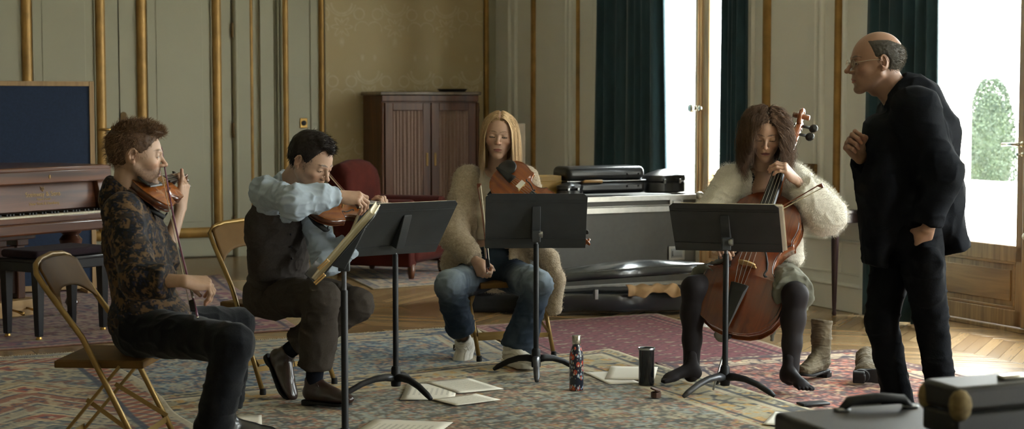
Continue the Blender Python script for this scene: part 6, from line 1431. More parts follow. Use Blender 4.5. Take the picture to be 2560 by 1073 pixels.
# ---------------------------------------------------------------- violinist in the waistcoat
SK = '#ad8c76'
J = dict(P=at(697, 722, 7.93), C=at(688, 560, 7.72), N=at(722, 466, 7.62), SR=at(664, 482, 7.47), SL=at(776, 512, 7.78), ER=at(735, 503, 7.22), WR=at(848, 489, 7.32), EL=at(818, 655, 7.62), WL=at(940, 560, 7.68),
    HR=at(662, 738, 7.86), HL=at(742, 730, 8.0), KR=at(806, 748, 7.47), AR=at(784, 948, 7.53), KL=at(890, 760, 7.70), AL=at(716, 882, 7.76))
chk('B', J, ['P-C', 'C-N', 'SR-SL', 'SR-ER', 'ER-WR', 'SL-EL', 'EL-WL', 'HR-KR', 'KR-AR', 'HL-KL', 'KL-AL'])
HM = frame(at(775, 404, 7.50), (.77, -.44, -.46), z=(.41, -.23, .88))
b = Bag(); b.add(*head(HM, J['N'], 1.04, skin=SK, eye=.35, stub=.25, stubc='#4a3c34', brow='#33261e', nose=1.12))
b.add(*hand(hframe(J['WR'], (.92, .20, -.10), (-.1, -.55, .83)), J['ER'], 1, per=[(.5, .9, .5), (.65, .9, .5), (.8, .8, .4), (.9, .6, .3)], thumb=(.9, .4), skin=SK))
b.add(*hand(hframe(J['WL'], (.45, .15, .85), (.75, -.45, -.35)), J['EL'], -1, per=[(.8, 1.1, .6)] * 3 + [(.6, 1.0, .6)], thumb=(.3, .2), skin=SK))
b.add(*seated(J, SK))
pB = b.obj('person', M['skin'], loc=Vector((-1.1, 7.9, 0))); tag(pB, 'seated person in a light blue shirt and dark waistcoat bowing a violin', 'person')
eyes(HM, pB, 1.04, '#3a2c22', (0, -.6))
M['shirtB'] = cloth('blue_cotton', '#a3b0bd', .8, var=.05, bump=.0003)
s = SDF(*bounds([J[k] for k in ('C', 'N', 'SR', 'SL', 'ER', 'WR', 'EL', 'WL')], .17), .0055)
r_, f_, u_ = torso(s, J, .15, .10, .10, .14, .054)
e, w = Vector(J['ER']), Vector(J['WR']); s.chain([J['SR'], J['ER'], e.lerp(w, .5), e.lerp(w, .98)], [.062, .054, .050, .040], .05); s.cap(e.lerp(w, .80), e.lerp(w, .99), .042, .041, .006); cutp(s, e.lerp(w, .96), w - e, .07)
s.ell(e.lerp(w, .05) - Vector((0, 0, .012)), (.062, .054, .056), k=.04)
e, w = Vector(J['EL']), Vector(J['WL']); s.chain([J['SL'], J['EL'], e.lerp(w, .45)], [.062, .058, .052], .03); s.cap(e.lerp(w, .25), e.lerp(w, .48), .056, .055, .006); cutp(s, e.lerp(w, .45), w - e, .09)
hn = A3(J['N']); s.cap(hn + np.array([-.02, .01, -.02]), hn + np.array([.02, -.01, .035]), .070, .064, .012); s.cap(hn, hn + np.array([.05, -.03, .10]), .056, .052, .004, op='s'); cutp(s, Vector(hn) + Vector((.015, -.01, .040)), (.45, -.25, 1), .12)
sh, *_ = garment('shirt', s, M['shirtB'], pB, .009, 11, 21)
M['vest'] = cloth('charcoal_wool', '#45403d', .9, var=.12, bump=.0004, vs=120)
s = SDF(*bounds([J[k] for k in ('P', 'C', 'N', 'SR', 'SL')], .20), .0055); R_ = np.stack([r_, f_, u_], 1); P_, C_ = A3(J['P']), A3(J['C'])
s.ell(C_ - u_ * .03, (.162, .118, .165), R_, .05); s.ell((P_ + C_) / 2 + f_ * .01, (.158, .118, .17), R_, .05); s.ell(P_ + u_ * .05, (.162, .135, .11), R_, .05)
for q, a in ((1, 'SR'), (-1, 'SL')): s.cap(C_ + u_ * .06 + r_ * .09 * q, hn + (A3(J[a]) - hn) * .42 - u_ * .0, .07, .052, .03)
for a in ('SR', 'SL'): s.ell(A3(J[a]) + (A3(J[a]) - C_) * .25 , (.075, .085, .10), k=.02, op='s')
s.cap(hn - u_ * .03 + f_ * .09, hn + u_ * .08 + f_ * .03, .055, .08, .02, op='s')
cutp(s, Vector(J['P']) - Vector(u_) * .005, -u_ , .3)
vt_, *_ = garment('waistcoat', s, M['vest'], pB, .005, 10, 5)
V_ = A3(J['C']) + f_ * .13 + r_ * .02; g = MB()
for t_ in (.02, -.05, -.12): g.ball(Vector(C_ + f_ * .128 + r_ * .03 + u_ * t_) - pB.location, .006, 10)
obj('buttons', g, M['blackmat'], vt_, smooth=True)
M['trouB'] = cloth('brown_grey_wool', '#3f3934', .9, var=.1, bump=.0004, vs=150)
s = SDF(*bounds([J[k] for k in ('P', 'HR', 'HL', 'KR', 'KL', 'AR', 'AL')], .18), .0065)
s.ell(P_ - u_ * .01, (.165, .135, .13), R_, .03)
for a in 'RL':
    k_, a_ = Vector(J['K' + a]), Vector(J['A' + a]); s.cap(J['H' + a], J['K' + a], .100, .078, .04); s.chain([k_, k_.lerp(a_, .5), k_.lerp(a_, .88)], [.076, .080, .076], .02); cutp(s, k_.lerp(a_, .84), (a_ - k_), .13)
cutp(s, Vector(J['P']) + Vector(u_) * .10, u_, .2)
garment('trousers', s, M['trouB'], pB, .006, 9, 8)
M['sock'] = cloth('navy_sock', '#14161d'); 
for a in 'RL':
    k_, a_ = Vector(J['K' + a]), Vector(J['A' + a]); s = SDF(*bounds([k_.lerp(a_, .55), a_], .07), .004); s.cap(k_.lerp(a_, .6), a_ - Vector((0, 0, .03)) * (a == 'R'), .046, .037, .01); garment('sock', s, M['sock'], pB, .0)
M['brogue'] = mat('dark_brown_leather', '#2a1a16', .28, var=.3, vs=25, coat=.4)
a_ = A3(J['AR']); put_shoe(pB, frame((a_[0] - .045, a_[1] + .03, .030), (.86, -.5, 0), z=(0, 0, 1)), 'oxford', M['brogue'], M['rubber'])
a_ = A3(J['AL']); d = nrm((.42, -.50, -.76)); z = nrm((.72, -.30, .62)); put_shoe(pB, frame(a_ - d * .05 - z * .10, d, z=z), 'oxford', M['brogue'], M['rubber'])
def exB(s):
    for (x, y, z, r) in [(.06, 0, .108, .022), (.078, 0, .098, .016), (.085, -.006, .088, .012), (.03, .02, .118, .024), (.03, -.02, .118, .024), (.0, 0, .122, .028), (.05, .028, .104, .018), (.05, -.028, .104, .018)]: s.ell((x, y, z), (r * 1.1, r, r * .6), k=.015)
V, Fq = hair_cap(HM, 1.04, .011, .006, front=(.064, .095), temple=(.036, -.020), nape=(-.080, -.075), amp=.003, nsc=60, seed=5, extra=exB)
N_ = vnormals(V, Fq); hb = Bag(); hb.add(xform(HM @ Matrix.Diagonal((1.04, 1.04, 1.04, 1)), V), Fq, np.array(srgb('#1c1512')) * (.7 + .6 * fbm(V, 80, 4))[:, None])
ii = rg.choice(len(V), 4200); hb.add(*strands('h', V[ii] - N_[ii] * .004, N_[ii] * .08 + np.array([.2, 0, -.5]) + (V[ii, 2] > .085)[:, None] * np.array([.8, 0, .7]), .020, 6, None, None, HM, 1.04, curl=.2, cf=5, rad=.0007, col='#2a1f19', jitter=.3, seed=5, clump=10))
hb.obj('hair', M['hairm'], pB, loc=pB.location)

# ---------------------------------------------------------------- violist
SK = '#b89681'
J = dict(P=at(1238, 668, 9.17), C=at(1240, 530, 9.17), N=at(1242, 425, 9.15), SR=at(1170, 450, 9.15), SL=at(1312, 450, 9.10), ER=at(1132, 585, 9.02), WR=at(1188, 652, 8.86), EL=at(1352, 580, 9.05), WL=at(1384, 556, 8.84),
    HR=at(1200, 690, 9.10), HL=at(1278, 690, 9.10), KR=at(1124, 712, 8.72), AR=at(1158, 846, 8.95), KL=at(1345, 712, 8.70), AL=at(1290, 884, 8.68))
chk('C', J, ['P-C', 'C-N', 'SR-SL', 'SR-ER', 'ER-WR', 'SL-EL', 'EL-WL', 'HR-KR', 'KR-AR', 'HL-KL', 'KL-AL'])
HM = frame(at(1248, 338, 9.08), (-.04, -1, -.10), z=(.06, 0, 1))
b = Bag(); b.add(*head(HM, J['N'], 1.05, fem=1, skin=SK, eye=.18, lip='#a0675c', brow='#6b5038', browth=.7, neckr=.048))
b.add(*hand(hframe(J['WR'], (.42, -.38, -.80), (-.70, -.65, .0)), J['ER'], 1, curl=(1.1, 1.2, .7), thumb=(.9, .8), skin=SK, sc=.92))
b.add(*hand(hframe(J['WL'], (.35, -.1, .9), (.8, -.5, -.2)), J['EL'], -1, curl=(.8, 1.1, .6), skin=SK, sc=.92))
b.add(*seated(J, SK))
pC = b.obj('person', M['skin'], loc=Vector((-.09, 9.1, 0))); tag(pC, 'seated person with long blonde hair, beige cardigan and flared jeans, holding a viola', 'person')
eyes(HM, pC, 1.05, '#4a5a5a', (0, -.8))
M['creamtop'] = cloth('cream_knit', '#c9bfae', .85, var=.04)
s = SDF(*bounds([J[k] for k in ('P', 'C', 'N', 'SR', 'SL')], .14), .0055); r_, f_, u_ = torso(s, J, .135, .098, .088, .13, .045, .04); P_, C_, hn = A3(J['P']), A3(J['C']), A3(J['N'])
for q in (-1, 1): s.ell(C_ + f_ * .065 + r_ * .062 * q - u_ * .0, (.055, .05, .052), np.stack([r_, f_, u_], 1), .04)
s.cap(hn + u_ * .02 + f_ * .03, hn + u_ * .12, .062, .07, .015, op='s'); cutp(s, Vector(P_) + Vector(u_) * .155, -u_, .25)
garment('top', s, M['creamtop'], pC, .003, 12, 31)
def denim(W_, N_):
    C = np.tile(np.array(srgb('#232e3d')), (len(W_), 1)); n_ = fbm(W_, 18, 7)
    m = 0
    for kk, aa in (('KR', 'AR'), ('KL', 'AL')):
        c = A3(J[kk]) + np.array([0, -.02, .05]); h = A3(J['HR' if kk == 'KR' else 'HL']); c2 = c + (h - c) * .35; d = np.minimum(((W_ - c) ** 2).sum(1), ((W_ - c2) ** 2).sum(1)); m = np.maximum(m, np.exp(-d / .088 ** 2)); c3 = A3(J[aa]); m = np.maximum(m, .5 * np.exp(-((W_ - c3) ** 2).sum(1) / .07 ** 2))
    m = np.clip(m * (.6 + .8 * n_) + .12 * (n_ - .3), 0, 1)[:, None]; return C * (1 - m) + np.array(srgb('#8c99a4')) * m
M['denim'] = mat('washed_denim', '#ffffff', .85, spec=.15, var=.1, vs=250, attr='col', bump=.0004, bs=900)
s = SDF(*bounds([J[k] for k in ('P', 'HR', 'HL', 'KR', 'KL', 'AR', 'AL')], .18), .006); R_ = np.stack([r_, f_, u_], 1); s.ell(P_ + u_ * .02, (.150, .118, .125), R_, .03)
for a in 'RL':
    k_, a_ = Vector(J['K' + a]), Vector(J['A' + a]); s.cap(J['H' + a], J['K' + a], .092, .076, .04); s.chain([k_, k_.lerp(a_, .35), k_.lerp(a_, .95)], [.074, .072, .094 if a == 'L' else .080], .02); cutp(s, k_.lerp(a_, .93 if a == 'L' else .82), (a_ - k_), .15)
cutp(s, Vector(P_) + Vector(u_) * .118, u_, .2)
garment('jeans', s, M['denim'], pC, .006, 11, 12, colf=denim)
M['cardC'] = cloth('beige_boucle', '#a89a86', .95, var=.15, vs=90, bump=.004, bs=160, sheen=.1)
s = SDF(*bounds([J[k] for k in ('P', 'C', 'N', 'SR', 'SL', 'ER', 'WR', 'EL', 'WL')] + [at(1400, 800, 9.1), at(1110, 690, 9.2)], .14), .0065)
torso(s, J, .165, .125, .125, .175, .062, .05)
s.ell(P_ - u_ * .02 - f_ * .02, (.19, .13, .12), R_, .05)
e, w = Vector(J['ER']), Vector(J['WR']); s.chain([J['SR'], J['ER'], e.lerp(w, .7)], [.076, .080, .064], .04); s.cap(e.lerp(w, .6), e.lerp(w, .96), .050, .046, .012); cutp(s, e.lerp(w, .95), w - e, .075)
e, w = Vector(J['EL']), Vector(J['WL']); s.chain([J['SL'], J['EL'], e.lerp(w, .7)], [.074, .070, .055], .04)
s.chain([at(1318, 600, 9.16), at(1372, 650, 9.12), at(1388, 700, 9.10), at(1384, 768, 9.10)], [.07, .052, .050, .046], .03)
s.chain([at(1160, 600, 9.2), at(1135, 660, 9.22), at(1140, 700, 9.25)], [.08, .07, .06], .03)
s.fn(C_ - .35, C_ + .35, lambda P: np.maximum(np.maximum(np.abs((P - C_.astype(np.float32)) @ r_.astype(np.float32) - .008) - (.072 + .12 * np.clip(-(P - C_.astype(np.float32)) @ u_.astype(np.float32), 0, .2)), .035 - (P - C_.astype(np.float32)) @ f_.astype(np.float32)), (P - C_.astype(np.float32)) @ f_.astype(np.float32) - .19), k=.02, op='s')
s.cap(hn + u_ * .0 + f_ * .04, hn + u_ * .14, .058, .07, .02, op='s')
cd, WV, NV, FV = garment('cardigan', s, M['cardC'], pC, .004, 16, 33)
def fuzz(parent, WV, NV, n, L, rad, col, name='fuzz', mt=None, seed=0, gk=.05, jit=.6, curl=.3):
    r = np.random.default_rng(seed); ii = r.choice(len(WV), n, replace=n > len(WV)); g = Bag(); g.add(*strands('f', WV[ii], NV[ii], L, 3, None, None, curl=curl, cf=5, rad=rad, col=col, jitter=jit, seed=seed, gk=gk)); root = parent.parent; o = g.obj(name, mt or M['fuzz'], parent, loc=root.location); o['kind'] = 'stuff'; return o
M['fuzz'] = mat('wool_fuzz', '#ffffff', .8, spec=.1, var=.05, attr='col', sheen=.1)
fuzz(cd, WV, NV, 9000, .012, .0007, '#b8ab98', seed=4)
M['sneak'] = mat('off_white_sneaker', '#c9c4b8', .6, var=.08, vs=40); M['sneaksole'] = mat('white_sole', '#d6d2c8', .5)
a_ = A3(J['AR']); d = nrm((-.18, -.62, -.58)); z = nrm((-.15, -.55, .80)); put_shoe(pC, frame(a_ - d * .055 - z * .105, d, z=z), 'sneaker', M['sneak'], M['sneaksole'], .98, name='sneaker')
a_ = A3(J['AL']); put_shoe(pC, frame((a_[0] - .045, a_[1] + .02, .028), (.50, -.87, 0), z=(0, 0, 1)), 'sneaker', M['sneak'], M['sneaksole'], .98, name='sneaker')
# long straight hair with a centre parting
HCc, HCr = np.array(HC['c']), np.array(HC['r'])
def long_hair(HM, parent, n, length, col, colu, curl, cf, gk, vol, seed, part=.0, fwd=.35, clump=14, rad=.0012, front_len=1.0, steps=22, bodycoll=(), jit=.10):
    r = np.random.default_rng(seed); D = r.normal(size=(n * 3, 3)); D /= np.linalg.norm(D, axis=1, keepdims=True); D = D[(D[:, 2] > -.35)]; P = HCc + D * (HCr + .004)
    keep = ~((P[:, 0] > .045) & (P[:, 2] < .068)) & ~((P[:, 0] > .074)) & ~((P[:, 0] > .02) & (P[:, 2] < .03)) & ~((P[:, 0] > -.0) & (P[:, 2] < -.01)); P = P[keep][:n]; D = D[keep][:n]
    sgn = np.sign(P[:, 1] - part); sgn[sgn == 0] = 1
    side = np.stack([np.full(len(P), -.15) - .25 * (P[:, 0] > 0), sgn * 1.0, np.full(len(P), .08)], 1); topw = np.clip((P[:, 2] - .03) / .07, 0, 1)[:, None]
    dirs = side * topw * 1.2 + (1 - topw) * (np.array([-.25, 0, -1]) + D * .25) + D * .15
    R3 = np.array(HM.to_3x3()); gl = R3.T @ np.array([0, 0, -1.])
    coll = [(HCc, HCr + .010 + vol), ((.012, 0, -.02), (.072, .076 + vol * .6, .105)), ((.045, 0, -.055), (.058, .056, .07)), ((.072, 0, -.012), (.066, .077, .118))] + list(bodycoll)
    lens = length * (1 + 0 * P[:, 0]); return strands('h', P, dirs, length, steps, None, None, HM, grav=gl, gk=gk, curl=curl, cf=cf, rad=rad, coll=coll, jitter=jit, col=col, seed=seed, clump=clump, colvar=.3)
V, Fq = hair_cap(HM, 1.0, .004, .003, front=(.070, .088), temple=(.010, .0), nape=(-.09, -.075), amp=.002, nsc=50, seed=6)
hb = Bag(); hb.add(xform(HM, V), Fq, np.array(srgb('#7a6040')) * (.75 + .5 * fbm(V * np.array([1, 4, .6]), 60, 4))[:, None])
s = SDF((-.16, -.15, -.20), (.10, .15, .10), .004)
for q in (-1, 1): s.chain([(-.01, q * .060, .06), (-.015, q * .080, .0), (-.012, q * .088, -.06), (-.005, q * .088, -.100)], [.018, .014, .014, .012], .02, flat=((1, 0, 0), 1.9)); 
s.chain([(-.085, 0, .0), (-.085, 0, -.12)], [.03, .03], .03, flat=((0, 1, 0), 2.2))
V, Fq = s.mesh(); hb.add(xform(HM, V), Fq, np.array(srgb('#8a6e4a')) * (.7 + .6 * fbm(V * np.array([1, 1, .15]), 130, 4))[:, None])
hb.add(*long_hair(HM, pC, 5200, .205, '#bfa27a', None, .06, 3, .42, .001, 11, rad=.0009))
hb.obj('hair', M['hairm'], pC, loc=pC.location)

# ---------------------------------------------------------------- cellist
SK = '#a88671'
J = dict(P=at(1893, 668, 8.52), C=at(1900, 535, 8.5), N=at(1908, 425, 8.46), SR=at(1828, 452, 8.45), SL=at(1985, 450, 8.5), ER=at(1764, 562, 8.38), WR=at(1788, 592, 8.15), EL=at(2066, 540, 8.30), WL=at(1990, 448, 8.20),
    HR=at(1850, 690, 8.45), HL=at(1935, 690, 8.45), KR=at(1735, 722, 8.18), AR=at(1728, 936, 8.12), KL=at(1988, 738, 8.02), AL=at(1976, 944, 7.95))
chk('D', J, ['P-C', 'C-N', 'SR-SL', 'SR-ER', 'ER-WR', 'SL-EL', 'EL-WL', 'HR-KR', 'KR-AR', 'HL-KL', 'KL-AL'])
HM = frame(at(1914, 335, 8.36), (-.13, -.93, -.35), z=(-.02, -.3, .95))
b = Bag(); b.add(*head(HM, J['N'], 1.04, fem=1, skin=SK, eye=.12, lip='#8c5650', brow='#3a2a20', browth=.8, neckr=.050, gaunt=0, nose=1.08))
b.add(*hand(hframe(J['WR'], (.4, -.6, -.6), (-.3, -.6, .7)), J['ER'], 1, curl=(.8, .8, .5), skin=SK, sc=.92))
b.add(*hand(hframe(J['WL'], (-.62, -.25, .62), (.50, -.50, .62)), J['EL'], -1, per=[(.75, .85, .5), (.7, .8, .5), (.65, .75, .5), (.6, .7, .5)], thumb=(.8, .3), splay=.12, skin=SK, sc=.95))
b.add(*seated(J, SK))
pD = b.obj('person', M['skin'], loc=Vector((1.25, 8.45, 0))); tag(pD, 'seated person with long brown curls and white mohair cardigan, playing the cello', 'person')
eyes(HM, pD, 1.04, '#3a2c22', (0, -.8))
s = SDF(*bounds([J[k] for k in ('P', 'C', 'N', 'SR', 'SL')], .14), .0055); r_, f_, u_ = torso(s, J, .138, .10, .092, .135, .045, .04); P_, C_, hn = A3(J['P']), A3(J['C']), A3(J['N'])
s.fn(hn - .25, hn + .2, lambda P: np.maximum(np.maximum(np.abs((P - hn.astype(np.float32)) @ r_.astype(np.float32)) * 1.6 - .10 - ((P - hn.astype(np.float32)) @ u_.astype(np.float32)) * .6, .0 - (P - hn.astype(np.float32)) @ f_.astype(np.float32)), 0 * P[..., 0] - .2), k=.01, op='s')
M['darktop'] = cloth('black_jersey', '#17191c'); garment('top', s, M['darktop'], pD, .003, 12, 41)
s = SDF(*bounds([hn, C_], .14), .005); s.ell(C_ + u_ * .08 + f_ * .0, (.11, .068, .12), np.stack([r_, f_, u_], 1), .03); s.cap(hn + u_ * .02, hn - u_ * .1 + f_ * .03, .05, .07, .03); V, Fq = s.mesh(); 
me = mesh_np('chest', V - A3(pD.location), Fq); setcol(me, np.tile(np.array(srgb(SK)), (len(V), 1))); obj('upper_chest', me, M['skin'], pD, smooth=True)
M['tights'] = cloth('dark_tights', '#272324', .6, var=.05, sheen=.02, bump=0)
s = SDF(*bounds([J[k] for k in ('HR', 'HL', 'KR', 'KL', 'AR', 'AL')], .12), .005)
for a in 'RL':
    k_, a_ = Vector(J['K' + a]), Vector(J['A' + a]); bk_ = Vector((0, .018, 0)); s.cap(J['H' + a], k_, .085, .060, .03); s.chain([k_, k_.lerp(a_, .3) + bk_, k_.lerp(a_, .6) + bk_ * .6, a_], [.058, .057, .044, .039], .03)
tg, *_ = garment('tights', s, M['tights'], pD, .0)
a_ = A3(J['AR']); put_shoe(pD, frame((a_[0] + .045, a_[1] + .01, .036), (-.90, -.42, 0), z=(0, 0, 1)), 'foot', M['tights'], None, .95, name='stockinged_foot')
a_ = A3(J['AL']); put_shoe(pD, frame((a_[0] - .03, a_[1] + .045, .045), (.38, -.92, -.04), z=(0, 0, 1)), 'foot', M['tights'], None, .95, name='stockinged_foot')
M['skirt'] = cloth('grey_green_cotton', '#6f6e62', .85, var=.08)
s = SDF(*bounds([J[k] for k in ('P', 'HR', 'HL', 'KR', 'KL')] + [at(1925, 862, 8.4)], .15), .0055); R_ = np.stack([r_, f_, u_], 1); s.ell(P_ + u_ * .02, (.155, .125, .13), R_, .03)
for a, t in (('R', .80), ('L', .97)):
    h_, k_ = Vector(J['H' + a]), Vector(J['K' + a]); s.cap(h_, h_.lerp(k_, t), .108, .098, .03); cutp(s, h_.lerp(k_, t - .02), (k_ - h_), .16)
s.cap(at(1945, 720, 8.30), at(1930, 850, 8.38), .075, .008, .02, flat=((0, 1, 0), .35)); s.cap(at(1985, 730, 8.2), at(2012, 772, 8.15), .06, .012, .02, flat=((0, 1, 0), .6)); s.cap(at(1850, 740, 8.35), at(1800, 838, 8.4), .10, .03, .03, flat=((0, 1, 0), .3))
garment('skirt', s, M['skirt'], pD, .007, 13, 9)
M['cardD'] = cloth('white_mohair', '#cfcabd', .95, var=.06, vs=60, bump=.002, bs=220, sheen=.2)
s = SDF(*bounds([J[k] for k in ('P', 'C', 'N', 'SR', 'SL', 'ER', 'WR', 'EL', 'WL')], .16), .0065)
torso(s, J, .165, .125, .125, .165, .066, .05)
e, w = Vector(J['ER']), Vector(J['WR']); s.chain([J['SR'], J['ER'], e.lerp(w, .9)], [.078, .085, .06], .04)
e, w = Vector(J['EL']), Vector(J['WL']); s.chain([J['SL'], Vector(J['SL']).lerp(e, .6), J['EL']], [.078, .092, .088], .05); s.chain([e, e.lerp(w, .45)], [.088, .082], .05); s.cap(e.lerp(w, .45), e.lerp(w, .90), .070, .058, .02); cutp(s, e.lerp(w, .86), w - e, .08)
s.cap(at(1968, 560, 8.38), at(1975, 640, 8.34), .075, .065, .04)
s.fn(C_ - .35, C_ + .35, lambda P: np.maximum(np.maximum(np.abs((P - C_.astype(np.float32)) @ r_.astype(np.float32)) - (.072 + .10 * np.clip(-(P - C_.astype(np.float32)) @ u_.astype(np.float32), 0, .2)), .03 - (P - C_.astype(np.float32)) @ f_.astype(np.float32)), (P - C_.astype(np.float32)) @ f_.astype(np.float32) - .20), k=.02, op='s')
s.cap(hn + f_ * .05, hn + u_ * .14, .06, .07, .02, op='s'); cutp(s, Vector(P_) - Vector(u_) * .02, -u_, .3)
cd, WV, NV, FV = garment('cardigan', s, M['cardD'], pD, .006, 10, 43)
fuzz(cd, WV, NV, 18000, .019, .0005, '#d8d4c8', seed=8, curl=.35, jit=.55)
V, Fq = hair_cap(HM, 1.0, .005, .004, front=(.072, .088), temple=(.012, .0), nape=(-.09, -.08), amp=.004, nsc=40, seed=7)
hb = Bag(); hb.add(xform(HM, V), Fq, np.array(srgb('#33241b')) * (.75 + .5 * fbm(V, 50, 4))[:, None])
s = SDF((-.17, -.19, -.24), (.12, .19, .12), .004)
for q in (-1, 1): s.chain([(-.01, q * .066, .06), (-.015, q * .090, .0), (-.005, q * .102, -.07), (.01, q * .100, -.14), (.02, q * .09, -.135)], [.022, .019, .021, .021, .014], .02, flat=((1, 0, 0), 1.7))
s.chain([(-.09, 0, .0), (-.10, 0, -.14)], [.04, .04], .03, flat=((0, 1, 0), 2.3)); V, Fq = s.mesh(); N_ = vnormals(V, Fq); V = V + N_ * (.012 * (fbm(V, 28, 6) - .5))[:, None]
hb.add(xform(HM, V), Fq, np.array(srgb('#35261c')) * (.6 + .8 * fbm(V * np.array([1, 1, .4]), 90, 4))[:, None])
hb.add(*long_hair(HM, pD, 5600, .225, '#5a4331', None, .62, 17, .28, .008, 12, part=.012, clump=26, rad=.0009, steps=24, jit=.2))
hb.obj('hair', M['hairm'], pD, loc=pD.location)

# ---------------------------------------------------------------- standing man
SK = '#8c6b57'
J = dict(P=at(2268, 555, 7.0), C=at(2272, 360, 7.0), N=at(2240, 236, 7.0), SL=at(2290, 275, 6.80), SR=at(2242, 285, 7.18), EL=at(2356, 435, 6.76), WL=at(2320, 572, 6.76), ER=at(2192, 475, 7.12), WR=at(2152, 392, 6.97),
    HL=at(2290, 570, 6.9), HR=at(2245, 570, 7.1), KL=at(2326, 790, 6.93), KR=at(2203, 800, 7.02), AL=at(2364, 1052, 6.98), AR=at(2254, 1046, 7.12))
chk('E', J, ['P-C', 'C-N', 'SR-SL', 'SR-ER', 'ER-WR', 'SL-EL', 'EL-WL', 'HR-KR', 'KR-AR', 'HL-KL', 'KL-AL'])
HM = frame(at(2190, 158, 7.0), (-1, -.10, -.05), z=(-.04, 0, 1)); hsc = 1.06
gt = lambda P: np.clip((P[:, 2] - .0) / .03, 0, 1) * np.clip((.045 - P[:, 0]) / .03, 0, 1) * .0
b = Bag(); b.add(*head(HM, J['N'], hsc, skin=SK, eye=.45, stub=.15, stubc='#5a4c40', brow='#3a3028', nose=1.25, neckr=.062))
b.add(*hand(hframe(J['WR'], (-.62, -.30, .72), (-.40, .85, .05)), J['ER'], 1, per=[(.9, 1.3, .7), (1.0, 1.35, .7), (1.1, 1.35, .7), (1.15, 1.3, .7)], thumb=(.8, .8), skin=SK, sc=1.02))
b.add(*hand(hframe(J['WL'], (-.05, .72, -.70), (.30, -.60, -.74)), J['EL'], -1, curl=(.3, .3, .2), thumb=(.9, .9), skin=SK, sc=1.0))
b.add(*seated(J, SK))
pE = b.obj('person', M['skin'], loc=Vector((1.63, 7.0, 0))); tag(pE, 'standing balding person in a black jacket and glasses leaning over with one fist raised', 'person')
eyes(HM, pE, hsc, '#3a2c22', (0, -.2))
M['jacket'] = cloth('black_jacket_wool', '#0f1116', .85, bump=.0006)
s = SDF(*bounds([J[k] for k in ('P', 'C', 'N', 'SR', 'SL', 'ER', 'WR', 'EL', 'WL')] + [at(2410, 620, 7.0)], .17), .006)
r_, f_, u_ = torso(s, J, .185, .165, .165, .175, .080, .09); P_, C_, hn = A3(J['P']), A3(J['C']), A3(J['N']); R_ = np.stack([r_, f_, u_], 1)
s.chain([at(2205, 330, 6.98), at(2196, 460, 6.95), at(2188, 655, 6.98)], [.075, .075, .05], .04, flat=((0, 1, 0), 2.2))
s.chain([at(2330, 330, 7.0), at(2345, 470, 7.02), at(2378, 610, 7.02)], [.09, .085, .07], .05, flat=((0, 1, 0), 1.8))
s.ell(P_ + u_ * .0, (.17, .17, .13), R_, .05); s.cap(at(2290, 245, 6.98), at(2318, 330, 6.98), .085, .12, .08); s.cap(at(2262, 225, 7.0), at(2300, 250, 6.98), .055, .08, .06)
e, w = Vector(J['EL']), Vector(J['WL']); s.chain([J['SL'], J['EL'], e.lerp(w, .92)], [.078, .068, .055], .07); cutp(s, e.lerp(w, .93), w - e, .08)
e, w = Vector(J['ER']), Vector(J['WR']); s.chain([J['SR'], J['ER'], e.lerp(w, .95)], [.072, .062, .050], .03); cutp(s, e.lerp(w, .92), w - e, .08)
s.cap(hn + np.array([.05, 0, -.02]), hn + np.array([.035, 0, .02]), .066, .056, .03); s.cap(hn + np.array([-.02, 0, .0]), hn + np.array([-.03, 0, .12]), .055, .065, .008, op='s')
cutp(s, at(2188, 662, 7.0), (-.15, 0, -1), .16); cutp(s, at(2395, 622, 7.0), (.35, 0, -1), .18)
garment('jacket', s, M['jacket'], pE, .006, 7, 51)
M['trouE'] = cloth('black_trousers_wool', '#0b0c10')
s = SDF(*bounds([J[k] for k in ('P', 'HR', 'HL', 'KR', 'KL', 'AR', 'AL')], .15), .0065); s.ell(P_ - u_ * .02, (.16, .14, .13), R_, .03)
for a in 'RL':
    k_, a_ = Vector(J['K' + a]), Vector(J['A' + a]); s.cap(J['H' + a], J['K' + a], .102, .070, .02); s.chain([k_, k_.lerp(a_, .5), k_.lerp(a_, .97)], [.068, .061, .066], .01); cutp(s, k_.lerp(a_, .96), (a_ - k_), .13)
s.cap(at(2322, 655, 6.80), at(2318, 730, 6.86), .058, .06, .04); garment('trousers', s, M['trouE'], pE, .005, 8, 55)
for a, d in (('L', (-.9, -.3, 0)), ('R', (-.95, .2, 0))):
    a_ = A3(J['A' + a]); put_shoe(pE, frame((a_[0] + .05, a_[1], .036), d, z=(0, 0, 1)), 'oxford', M['leatherblk'], M['rubber'], 1.04)
V, Fq = hair_cap(HM, hsc, .004, .0045, front=(.050, .100), temple=(.024, .0), nape=(-.085, -.062), amp=.0025, nsc=110, seed=9, bald=lambda P: (P[..., 2] - (.090 + .35 * np.minimum(0, P[..., 0] + .03))) * .9)
N_ = vnormals(V, Fq); MS = HM @ Matrix.Diagonal((hsc, hsc, hsc, 1)); hb = Bag(); hb.add(xform(MS, V), Fq, np.array(srgb('#3a352e')) * (.7 + .6 * fbm(V, 90, 4))[:, None] * (1 + .9 * np.clip(-(V[:, 2] - .01) / .05, 0, 1))[:, None])
ii = rg.choice(len(V), min(len(V), 5200)); hb.add(*strands('h', V[ii] - N_[ii] * .002, N_[ii] * .3 + np.array([-.6, 0, -.5]), .012, 4, None, None, HM, hsc, curl=.1, cf=4, rad=.0006, col='#4c463c', jitter=.25, seed=9))
hb.obj('hair', M['hairm'], pE, loc=pE.location)
Mi = Matrix.Translation(-pE.location) @ MS; g = MB()
